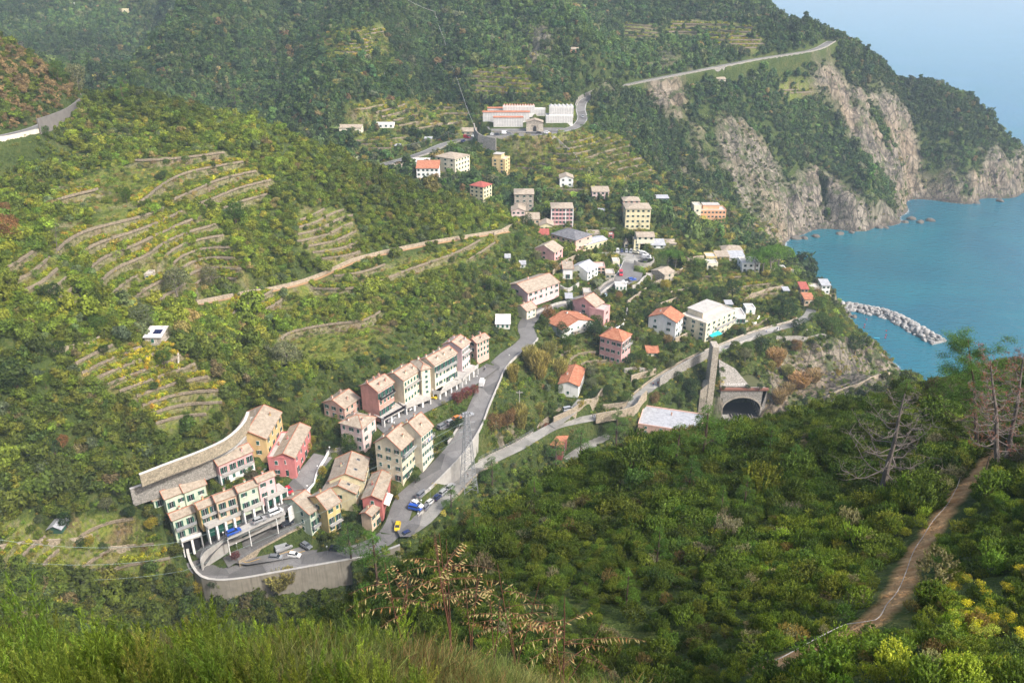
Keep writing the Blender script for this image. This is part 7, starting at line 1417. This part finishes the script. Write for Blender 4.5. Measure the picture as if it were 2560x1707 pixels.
# ------------------------------------------------------------------ dead pines and the tall pine at the right
def dead_pine(name, base, tip, r0, label, seed, green=0, bn=34, spread=1.0, redtips=0):
    p0 = np.array(hit(*base)); Z = proj(*p0)[2]; tx, ty = tip; a, b, c = ray(tx, ty); Zt = Z*1.0; p1 = np.array([a*Zt, b*Zt, H+c*Zt]); rg = random.Random(seed)
    # the tip stands over the base: solve its height at the same depth plane
    d = proj(*p0)[2]; lo, hi = 0, 40
    for _ in range(40):
        m_ = (lo+hi)/2
        if proj(p0[0], p0[1], p0[2]+m_)[1] > ty: lo = m_
        else: hi = m_
    Ht = lo; xt = (tx-proj(p0[0],p0[1],p0[2]+Ht)[0])/(FPX/proj(p0[0],p0[1],p0[2]+Ht)[2])
    root = bpy.data.objects.new(name, None); link(root); root.location = p0; tag(root, label, 'dead tree' if not green else 'pine tree', 'bare and tall pines beside the trail')
    T = [Vector((xt*(i/8)**1.2+.12*math.sin(i*1.7)*Ht*.03, .1*math.sin(i)*Ht*.05, Ht*i/8-.3*(i == 0))) for i in range(9)]; q = MB(); q.tube(T, [r0*(1-.85*i/8) for i in range(9)], 8); q.obj('trunk', [M_DEAD if not green else M_BARK], root)
    br = MB(); tips = []
    for i in range(bn):
        f = .22+.76*i/bn; p = T[int(f*8)].lerp(T[min(8, int(f*8)+1)], f*8 % 1); a = i*2.4+rg.uniform(-.5,.5); L = Ht*(.42*(1-f)**.6+.06)*rg.uniform(.6,1.15)*spread; up = rg.uniform(-.1,.35)+(.3 if f > .8 else 0)
        dirv = Vector((math.cos(a), math.sin(a)*.9, up)); pts_ = [p+dirv*L*t+Vector((0,0,L*(.16*math.sin(t*3.1)*(-1)+.25*t*t)))+Vector((rg.uniform(-.04,.04),rg.uniform(-.04,.04),rg.uniform(-.03,.03)))*L*(t > 0) for t in (0,.2,.4,.6,.8,1)]
        br.tube(pts_, [r0*.22*(1-.8*t)*(1.15-f*.7) for t in (0,.2,.4,.6,.8,1)], 5)
        for j in range(2, 6):
            for _ in range(3):
                s = pts_[j]; e = s+Vector((rg.gauss(0,.5), rg.gauss(0,.5), rg.uniform(-.15,.55)))*L*.3; m = (s+e)/2+Vector((rg.gauss(0,.05),rg.gauss(0,.05),.03))*L; br.tube([s, m, e], [r0*.06, r0*.045, r0*.02], 4, cap=False); tips.append(e)
                for _ in range(3): e2 = m+(e-m)*rg.random()+Vector((rg.gauss(0,.4), rg.gauss(0,.4), rg.gauss(0,.3)))*L*.12; br.tube([m.lerp(e, .4), e2], [r0*.03, r0*.012], 3, cap=False); tips.append(e2)
    br.obj('branches', [M_DEAD if not green else M_BARK], root)
    if green or redtips:
        sel = [t for t in tips if (t.z > Ht*(.45 if green else .0)) and rg.random() < (1.0 if green else redtips)]; rgn = np.random.default_rng(seed); C_ = np.repeat(np.array([tuple(t) for t in sel]), 26 if green else 9, 0); C_ = C_+rgn.normal(0, .30 if green else .12, C_.shape)*np.array([1,1,.6]); n = len(C_)
        V, F = leaves(C_, rgn.normal(0,1,(n,3)), .26, .035, rgn, .3); me = mesh_np('needles', V, F, [LK['pine'] if green else M_RED]); at_ = me.attributes.new('lv','FLOAT','POINT'); at_.data.foreach_set('value', np.repeat(rgn.random(n),4).astype(np.float32)); link(bpy.data.objects.new('needles', me), root)
    return root
M_RED = flatm('rust red dead needles', (.20,.07,.04))
dead_pine('dead_pine', (2201,1246), (2262,985), .36, 'leaning bare dead pine left of the dirt trail', 3, bn=32, spread=1.1)
dead_pine('dead_pine', (2490,1190), (2476,900), .28, 'dead pine with rusty needles beside the trail, left of two', 5, bn=34, spread=.9, redtips=.16)
dead_pine('dead_pine', (2512,1168), (2562,880), .26, 'dead pine with rusty needles at the right edge, right of two', 8, bn=34, spread=.85, redtips=.14)
dead_pine('living_pine', (2440,1120), (2420,850), .24, 'tall pine with sparse green crown rising behind the dead ones', 11, green=1, bn=26, spread=1.0)
dead_pine('bare_tree', kp(11,420,380), kp(11,410,125), .14, 'pale leafless tree at the left end of the vineyard', 21, bn=26, spread=.5)
# ------------------------------------------------------------------ trail furniture
hz_ = []
HO = [(1935,1665),(1965,1650),(2045,1605),(2115,1572),(2185,1562),(2215,1520),(2240,1490),(2262,1440),(2280,1390),(2305,1350),(2330,1310),(2365,1270),(2390,1225),(2402,1190),(2418,1160),(2440,1145),(2463,1140)]
q = MB(); pp = resample([hit(*p) for p in HO], .8); pp[:,2] = hgt(pp[:,0], pp[:,1])+.35
q.tube([tuple(p) for p in pp], .02, 5); o = q.obj('water_hose', flatm('pale grey hose', (.30,.28,.26), .6)); tag(o, 'thin pale hose running along the left side of the dirt trail', 'hose')
def post(px, py, hpx, r, label, m=M_WOOD, name='fence_post', group='posts along the trail', base=None, cat='post'):
    p = np.array(hit(px, py)); Z = proj(*p)[2]; h = hpx/(FPX/Z)/.85; q = MB(); q.tube([(0,0,-.5),(0,0,h)], r, 6); o = q.obj(name, m); o.location = p; tag(o, label, cat, group); return o, p, h
for (x, y, hp, lb) in ((2421,1598,62,'weathered wooden fence post among the yellow flowers'),(2540,1665,40,'short wooden fence post at the right edge'),(2458,1192,52,'thin green steel post beside the trail'),(2118,1170,32,'thin pale post left of the leaning dead pine'),(2094,1208,30,'lower of the pale posts left of the leaning dead pine'),(2100,1235,26,'third pale post on the bare strip'),(2044,1235,26,'thin post in the shrubs below the bare strip')): post(x, y, hp, .05 if hp > 45 else .035, lb)
# ------------------------------------------------------------------ pylon, poles, wires, lamps
def beam_tower(base, tip_py, label):
    p = np.array(WZ(*base, 44.0)); p[2] = float(hgt(p[0], p[1])); lo, hi = 0, 80
    for _ in range(40):
        m_ = (lo+hi)/2
        if proj(p[0], p[1], p[2]+m_)[1] > tip_py: lo = m_
        else: hi = m_
    Ht = lo; root = bpy.data.objects.new('electricity_pylon', None); link(root); root.location = p; root.rotation_euler = (0,0,.4); tag(root, label, 'pylon'); q = MB()
    hw = lambda t: 1.9*(1-t)+.45
    for sx_ in (-1,1):
        for sy in (-1,1): q.tube([(sx_*hw(0), sy*hw(0), -1),(sx_*hw(1), sy*hw(1), Ht)], .13, 4)
    n = 13
    for i in range(n):
        t0, t1 = i/n, (i+1)/n; a, b_ = hw(t0), hw(t1)
        for s in (-1,1):
            for (u, v) in (((a*s, -a), (b_*s, b_)), ((a*s, a), (b_*s, -b_))):
                q.tube([(u[0],u[1],Ht*t0),(v[0],v[1],Ht*t1)], .06, 3); q.tube([(u[1],u[0],Ht*t0),(v[1],v[0],Ht*t1)], .06, 3)
            q.tube([(-b_, s*b_, Ht*t1),(b_, s*b_, Ht*t1)], .05, 3); q.tube([(s*b_, -b_, Ht*t1),(s*b_, b_, Ht*t1)], .05, 3)
    q.obj('lattice', M_RAIL, root)
    for zt_ in (Ht*.97, Ht*.86, Ht*.76):
        e = MB(); e.tube([(-2.6,0,zt_),(2.6,0,zt_)], .09, 4); e.tube([(-2.6,0,zt_),(0,0,zt_+1)], .05, 3); e.tube([(2.6,0,zt_),(0,0,zt_+1)], .05, 3)
        for x in (-2.5,2.5): e.tube([(x,0,zt_),(x,0,zt_-.8)], .1, 5)
        e.obj('cross_arm', M_RAIL, root)
    return p, Ht
PYL, PYH = beam_tower((1172,1222), 1030, 'tall grey lattice electricity pylon between the two roads')
poles = [(5,208,1045,195,'concrete power pole with a crossbar in front of the cane'),(4,1520,1100,60,'white pole in the gardens right of the main road'),(4,2050,660,140,'tall pole right of the umbrella pines at the square'),(4,1698,410,60,'lamp pole behind the parked vans'),(7,680,628,122,'wooden pole left of the coast road'),(7,468,632,60,'thin pole by the green shed left of the coast road'),(7,145,752,122,'leftmost wooden pole below the terraced fields'),(7,235,300,105,'pole in the terraced fields far above the coast road'),(7,1640,515,110,'pole right of the cemetery gatehouse'),(9,617,488,50,'white pole on the wooded slope'),(9,1322,248,52,'pole below the rocks of the spur'),(9,1475,185,36,'pole on the crest of the spur'),(9,965,280,42,'pole on the long cable line up the slope'),(9,1055,545,36,'lower pole of the long cable line'),(9,912,120,40,'upper pole of the long cable line'),(4,2045,128,120,'pole on the slope above the orange terraced house'),(4,435,490,75,'pole behind the rose pink house'),(10,674,60,50,'pole in the far woods near the small white shed')]
PTOP = {}
for k, x, y, hp, lb in poles:
    px, py = kp(k, x, y); o, p, h = post(px, py, hp/K[k][2], .14 if 'concrete' in lb else .09, lb, M_CONC if ('concrete' in lb or 'white' in lb) else M_WOOD, 'utility_pole', 'utility poles', cat='pole'); PTOP[lb] = Vector((p[0], p[1], p[2]+h))
    if 'crossbar' in lb: e = MB(); e.box(-1.3,1.3,-.08,.08,h-.8,h-.6); e.obj('crossbar', M_CONC, o)
def cable(pts_, sag, label, r=.035, m=M_RAIL):
    out = []
    for a, b_ in zip(pts_[:-1], pts_[1:]):
        a, b_ = Vector(a), Vector(b_)
        for i in range(13): t = i/12; v = a.lerp(b_, t); v.z -= sag*4*t*(1-t); out.append(tuple(v))
    q = MB(); q.tube(out, r, 4, cap=False); o = q.obj('cable', m); tag(o, label, 'cable', 'overhead cables'); return o
pt = Vector(PYL)+Vector((0,0,PYH*.9))
M_CAB = flatm('grey green cable', (.25,.32,.30))
for i, (y0, y1, zz) in enumerate(((1339,1352,52),(1392,1388,47),(1430,1426,45))):
    A_ = WD(-60, y0, 200+8*i); B_ = WZ(460, y1, zz); cable([A_, B_, tuple(pt-Vector((0,0,i*2.5)))], 3.0, ['highest','middle','lowest'][i]+' of the three cables crossing the gardens at the left', .04, M_CAB)
k_ = 'pole on the long cable line up the slope'; cable([WD(985,-20,660), PTOP['upper pole of the long cable line'], PTOP[k_], PTOP['lower pole of the long cable line'], WZ(1189,322,99)], 1.5, 'long thin cable running down the wooded slope to the cemetery wall', .06, PM['white'])
cable([PTOP['leftmost wooden pole below the terraced fields'], PTOP['thin pole by the green shed left of the coast road'], PTOP['wooden pole left of the coast road'], WZ(1150,332,97)], 1.5, 'cable slung between the poles left of the coast road', .045)
lamps = [(1,822,1040,46.5),(1,925,1125,41.5),(1,1260,820,49.6),(1,1475,675,51.5),(1,1555,520,52.5),(1,1650,372,53),(1,1630,1150,38.4),(3,415,385,None),(3,1310,905,45),(3,1395,790,47.5),(3,1280,1035,44.5),(2,1472,425,59),(2,738,845,57),(2,1757,235,58)]
LMPS = ['above the blue car','below the parking deck','at the upper end of the deck','by the white parapet','halfway along the upper estate street','at the very top of the estate street','above the dark estate car on the lowest road','by the trees behind the estate wall','beside the white and blue cars','on the main road above the grey car','at the corner of the car park','at the edge of the hillside street','in front of the coral house','where the streets join']
for (k, x, y, z), s in zip(lamps, LMPS):
    px, py = kp(k, x, y); p = np.array(hit(px, py+22)); r_ = bpy.data.objects.new('street_lamp', None); link(r_); r_.location = p; tag(r_, 'street lamp with a white globe '+s, 'street lamp', 'street lamps of the estate'); q = MB(); q.tube([(0,0,-.2),(0,0,3.3)], .05, 5); q.obj('pole', M_RAIL, r_)
    b_ = bmesh.new(); bmesh.ops.create_uvsphere(b_, u_segments=10, v_segments=8, radius=.26); m = bpy.data.meshes.new('globe'); b_.to_mesh(m); b_.free(); m.materials.append(M_LAMP); g_ = bpy.data.objects.new('globe', m); link(g_, r_); g_.location = (0,0,3.55)
# ------------------------------------------------------------------ people
def person_mesh():
    V = [(0,0,.95),(0,0,1.2),(0,0,1.42),(0,0,1.52),(0,0,1.66),(.09,0,.9),(.11,.08,.5),(.12,.0,.08),(.12,-.14,.04),(-.09,0,.9),(-.11,-.08,.5),(-.12,.06,.08),(-.12,-.08,.04),(.2,0,1.4),(.26,.04,1.12),(.25,-.08,.86),(-.2,0,1.4),(-.26,.0,1.12),(-.25,-.1,.88)]
    E = [(0,1),(1,2),(2,3),(3,4),(0,5),(5,6),(6,7),(7,8),(0,9),(9,10),(10,11),(11,12),(2,13),(13,14),(14,15),(2,16),(16,17),(17,18)]
    rad_ = [.14,.15,.14,.06,.11,.10,.075,.05,.045,.10,.075,.05,.045,.07,.05,.035,.07,.05,.035]
    m = bpy.data.meshes.new('person'); m.from_pydata(V, E, []); o = bpy.data.objects.new('person_tmp', m); link(o); md = o.modifiers.new('s', 'SKIN'); md.use_smooth_shade = True; m.skin_vertices[0].data[0].use_root = True
    for i, r_ in enumerate(rad_): m.skin_vertices[0].data[i].radius = (r_, r_*.85)
    o.modifiers.new('b', 'SUBSURF').levels = 1; bpy.context.view_layer.update(); me = bpy.data.meshes.new_from_object(o.evaluated_get(bpy.context.evaluated_depsgraph_get())); bpy.data.objects.remove(o)
    me.materials.clear()
    for q in (PM['dgreen'], PM['white'], M_SKIN, M_HAIR): me.materials.append(q)
    for p in me.polygons: z = p.center.z; p.material_index = 0 if z < .98 and abs(p.center.x) < .2 else (1 if z < 1.47 and not (z < 1.0) else (2 if z < 1.66 else 3))
    for p in me.polygons:
        if p.center.z < 1.0 and abs(p.center.x) > .19: p.material_index = 2
    return me
M_SKIN = flatm('skin', (.45,.27,.19)); M_HAIR = flatm('dark hair', (.03,.02,.015)); pme = person_mesh()
CL = dict(black=flatm('black cloth', (.02,.02,.022)), red=flatm('red cloth', (.5,.05,.05)), blue=flatm('blue cloth', (.05,.10,.3)), white=PM['white'], grey=flatm('grey cloth', (.2,.2,.2)))
PPL = [(2,1388,1335,'black','black','walking on the parking lane below the pylon'),(2,1533,392,'black','grey','standing where the hillside street joins the main road'),(2,1541,372,'white','blue','beside the one in black at the street junction'),(3,968,745,'red','blue','in a red top on the steps by the cream house'),(5,1400,805,'black','blue','in dark clothes on the footpath, left of a pair'),(5,1440,795,'red','black','in a red top on the footpath, right of a pair'),(5,862,1085,'black','black','at the bend of the lower footpath'),(5,876,1083,'grey','blue','in grey at the bend of the lower footpath'),
       (6,1150,762,'blue','black','in blue on the harbour road'),(6,1172,755,'black','black','in black on the harbour road beyond the seat'),(6,108,1225,'red','blue','in red on the long footpath above the station'),(6,152,1200,'white','grey','in white on the long footpath above the station'),(6,1060,778,'white','blue','seated side of the harbour road, in white'),(6,1285,795,'red','grey','in red under the trees by the viewpoint'),(6,1345,790,'blue','grey','in blue under the trees by the viewpoint'),(6,1400,775,'white','black','in white under the trees by the viewpoint'),(4,1415,440,'black','grey','crossing the middle of the village square'),(4,1497,445,'grey','blue','at the right side of the village square')]
for k, x, y, top_, leg_, s in PPL:
    px, py = kp(k, x, y); p = np.array(hit(px, py)); o = bpy.data.objects.new('person', pme); link(o); o.location = (p[0], p[1], p[2]+.14); o.rotation_euler = (0,0,rng.uniform(0,6.28)); o.material_slots[0].link = 'OBJECT'; o.material_slots[0].material = CL[leg_]; o.material_slots[1].link = 'OBJECT'; o.material_slots[1].material = CL[top_]
    tag(o, 'tiny figure '+s, 'person', 'people out walking')
# ------------------------------------------------------------------ plants right in front of the look-out
def weed_mesh(seed):
    rg = np.random.default_rng(seed); C_, T_ = [], []; h = 1.0; q = MB()
    for b_ in range(9):
        a = b_*2.4; z0 = .12+.07*b_; L = .62*(1-.4*z0)
        base = np.array([0,0,z0]); d = np.array([math.cos(a)*.32, math.sin(a)*.32, .95]); d /= np.linalg.norm(d); n = 130
        t = rg.random(n)**.8; P_ = base+d*L*t[:,None]; C_.append(P_+rg.normal(0,.022*(1.15),(n,3))*(1.3-t[:,None])); dd = d+rg.normal(0,.5,(n,3)); T_.append(dd)
    n = 300; t = rg.random(n); C_.append(np.c_[np.zeros(n), np.zeros(n), .05+1.05*t]+rg.normal(0,.03,(n,3))*(1.2-t[:,None])); T_.append(np.array([0,0,1])+rg.normal(0,.5,(n,3)))
    C_ = np.vstack(C_); T_ = np.vstack(T_); T_ /= np.linalg.norm(T_,axis=1)[:,None]; u = np.cross(T_, rg.normal(0,1,T_.shape)); u /= np.linalg.norm(u,axis=1)[:,None]; L = rg.uniform(.03,.07,len(C_))[:,None]; W = .004
    V = np.stack([C_-T_*L*.4, C_+u*W, C_+T_*L*.6, C_-u*W], 1).reshape(-1,3); me = mesh_np('weed', V, np.arange(len(V)).reshape(-1,4), [LM]); at = me.attributes.new('lv','FLOAT','POINT'); at.data.foreach_set('value', np.repeat(rg.random(len(C_)),4).astype(np.float32)); return me
def broom_mesh(seed, n=330):
    rg = np.random.default_rng(seed); V = []; lv = []
    for i in range(n):
        a = rg.uniform(0,6.28); r0 = rg.uniform(0,.25); p = np.array([math.cos(a)*r0, math.sin(a)*r0, rg.uniform(0,.35)]); d = np.array([math.cos(a)*rg.uniform(.2,1.1), math.sin(a)*rg.uniform(.2,1.1), rg.uniform(.5,1.3)]); w = .0035*rg.uniform(.6,1.4); l_ = rg.random(); sd__ = np.cross(d, rg.normal(0,1,3)); sd__ /= np.linalg.norm(sd__)
        for k in range(5):
            d2 = d+rg.normal(0,.35,3); d2 /= np.linalg.norm(d2); L = rg.uniform(.12,.24); e = p+d2*L; V += [p-sd__*w, p+sd__*w, e+sd__*w*.7, e-sd__*w*.7]; lv += [l_]*4
            if rg.random() < .7:
                d3 = d2+rg.normal(0,.7,3); d3 /= np.linalg.norm(d3); e3 = e+d3*L*.6; V += [e-sd__*w*.6, e+sd__*w*.6, e3+sd__*w*.3, e3-sd__*w*.3]; lv += [min(1,l_+.2)]*4
            p = e; d = d2
    me = mesh_np('broom', np.array(V), np.arange(len(V)).reshape(-1,4), [LM]); at = me.attributes.new('lv','FLOAT','POINT'); at.data.foreach_set('value', np.array(lv, np.float32)); return me
for key, fn, n in (('weed', weed_mesh, 4), ('broom', broom_mesh, 4)):
    c = bpy.data.collections.new('kit '+key)
    for i in range(n): c.objects.link(bpy.data.objects.new('%s%d' % (key, i), fn(40+i)))
    protos[key] = c
def near_pts(n, px0, px1, z0, z1):
    """random ground points between two image columns and two distances"""
    px = rng.uniform(px0, px1, n); Z = rng.uniform(z0, z1, n); x = (px-1280)/FPX*Z*1.0; y = Z*.80; return x, y
# feathery bright weeds, bottom left
x, y = near_pts(2000, -250, 1050, 5.0, 12.0); s = rng.uniform(.35,.62,len(x))*(1+.55*((rng.random(len(x)) < .05) & (x*FPX/y*.8+1280 < 560))); keep = rng.random(len(x)) < np.clip(1.35-(x*FPX/y*.8+1280)/900, .12, 1); x, y, s = x[keep], y[keep], s[keep]
s = s*(.72+1.5*np.clip(fbm(x/1.6, y/1.6, 2, 61)+.12, 0, .45)); c = pick([(.10,.145,.02),(.13,.175,.025),(.075,.11,.018),(.16,.165,.035)], [4,3,3,1], len(x), .15)*(1+1.2*fbm(x/1.1, y/1.1, 2, 62)[:,None])
scatter('feathery_weeds', 'weed', np.c_[x, y, hgt(x,y)-.05], s*1.15, c, 'tall feathery bright green weeds at the bottom left', sz=rng.uniform(.9,1.4,len(x)))
# wiry grey green broom, bottom centre
x, y = near_pts(1700, -250, 1640, 5.5, 13.0); s = rng.uniform(.38,.66,len(x)); pxx = x*FPX/(y/.8)+1280; keep = (rng.random(len(x)) < np.clip(.25+(pxx-300)/700, .25, 1)); x, y, s = x[keep], y[keep], s[keep]
s = s*(.75+1.3*np.clip(fbm(x/1.4, y/1.4, 2, 63)+.12, 0, .4)); c = pick([(.085,.10,.032),(.11,.115,.042),(.065,.085,.022),(.11,.075,.035),(.15,.15,.065)], [4,3,3,2,1], len(x), .18)
scatter('wiry_broom', 'broom', np.c_[x, y, hgt(x,y)-.1], s*1.0, c, 'wiry grey green broom thicket along the bottom edge', sz=rng.uniform(.8,1.2,len(x)))
x, y = near_pts(1300, -300, 1800, 5.0, 15); s = rng.uniform(.14,.3,len(x)); c = pick([(.06,.09,.014),(.04,.065,.013),(.08,.10,.02),(.08,.05,.025)], [4,4,3,1], len(x))
scatter('low_undergrowth', 'shrub', np.c_[x, y, hgt(x,y)-.1], s, c, 'low leafy undergrowth hiding the ground at the bottom edge', sz=rng.uniform(.5,.9,len(x)))
# yellow flowering gorse lower right
den = (region([(2330,1480),(2560,1450),(2560,1640),(2350,1620)], 18, 80))*clear*.5; xx, yy, ii, jj = sample(den); n = len(xx)
scatter('yellow_broom', 'tuft', np.c_[xx, yy, hgt(xx,yy)+.6], np.full(n,.6), pick([(.30,.27,.02),(.17,.20,.03)], [2,1], n, .15), 'yellow flowering broom among the shrubs at the lower right', sz=np.full(n,1.0))
# dry pinnate stalks
def frond(q, p, d, L, rg, m_leaf=1):
    d = d.normalized(); side = d.cross(Vector((0,0,1))); side = side.normalized() if side.length > .01 else Vector((1,0,0)); pts_ = [p+d*L*t+Vector((0,0,-.35*L*t*t)) for t in (0,.25,.5,.75,1)]; q.tube(pts_, [.006,.005,.004,.003,.002], 4, 0, cap=False); n = 13
    for i in range(1, n):
        t = i/n; c = p+d*L*t+Vector((0,0,-.35*L*t*t))
        for s in (-1,1):
            if rg.random() < .42: continue
            l = L*.14*math.sin(.5+2.2*t)*rg.uniform(.8,1.1); e = (side*s*.9+d*rg.uniform(.0,.8)+Vector((rg.gauss(0,.3),rg.gauss(0,.3),-.5-.7*rg.random()))).normalized(); w = d*.011; c1 = c+e*l*.45; q.poly([c, c1+w, c+e*l, c1-w], 1 if rg.random() < .7 else 2)
M_LT = flatm('dry straw leaf', (.26,.21,.085)); M_LT2 = flatm('dry orange leaf', (.22,.11,.04))
DS = [(1125,1530,13.0,2.0,4,'tallest dry stalk plant with red stems and straw coloured fronds'),(1000,1545,12.5,1.3,3,'shorter dry stalk plant left of the tallest one'),(1175,1525,13.5,1.3,2,'dry stalk plant with sparse orange leaves right of the tallest'),(1290,1600,12.5,1.6,3,'branching dry stalk plant in the middle of the bottom edge'),(1410,1665,11.5,1.4,4,'dry stalk plant with long fronds spreading to the right'),(1235,1590,13.2,1.1,2,'small dry stalk plant behind the branching one')]
for i, (px, py, Z, hh, ns, lb) in enumerate(DS):
    x, y, _ = WD(px, py, Z); z = float(hgt(x, y)); zt = WD(px, py, Z)[2]; root = bpy.data.objects.new('dry_stalk_plant', None); link(root); root.location = (x, y, z); tag(root, lb, 'dry plant', 'dry stalk plants at the bottom edge'); rg = random.Random(i+60); base_h = max(.1, zt-z-.1); st_ = MB(); lf = MB()
    for s in range(ns):
        a = rg.uniform(0,6.28); ln = rg.uniform(.05,.28)+(.12 if i in (3,4) else 0); top = Vector((math.cos(a)*ln*hh+(.35 if i == 4 else .1)*hh*.5, math.sin(a)*ln*hh*.6, base_h+hh*rg.uniform(.6,1.0))); P_ = [Vector((0,0,-.2)), Vector((0,0,base_h*.6))+top*.12, top*.55+Vector((0,0,base_h*.25)), top]; st_.tube(P_, [.012,.010,.008,.004], 6)
        for f in range(4):
            aa = rg.uniform(0,6.28); t = .55+.45*f/6; p = P_[2].lerp(P_[3], (t-.55)/.45); frond(lf, p, Vector((math.cos(aa), math.sin(aa)*.7, .35)), rg.uniform(.55,.95)*(.8+.2*(i != 5)), rg)
    st_.obj('stem', M_STEM, root); lf.obj('fronds', [M_STEM, M_LT, M_LT2], root)
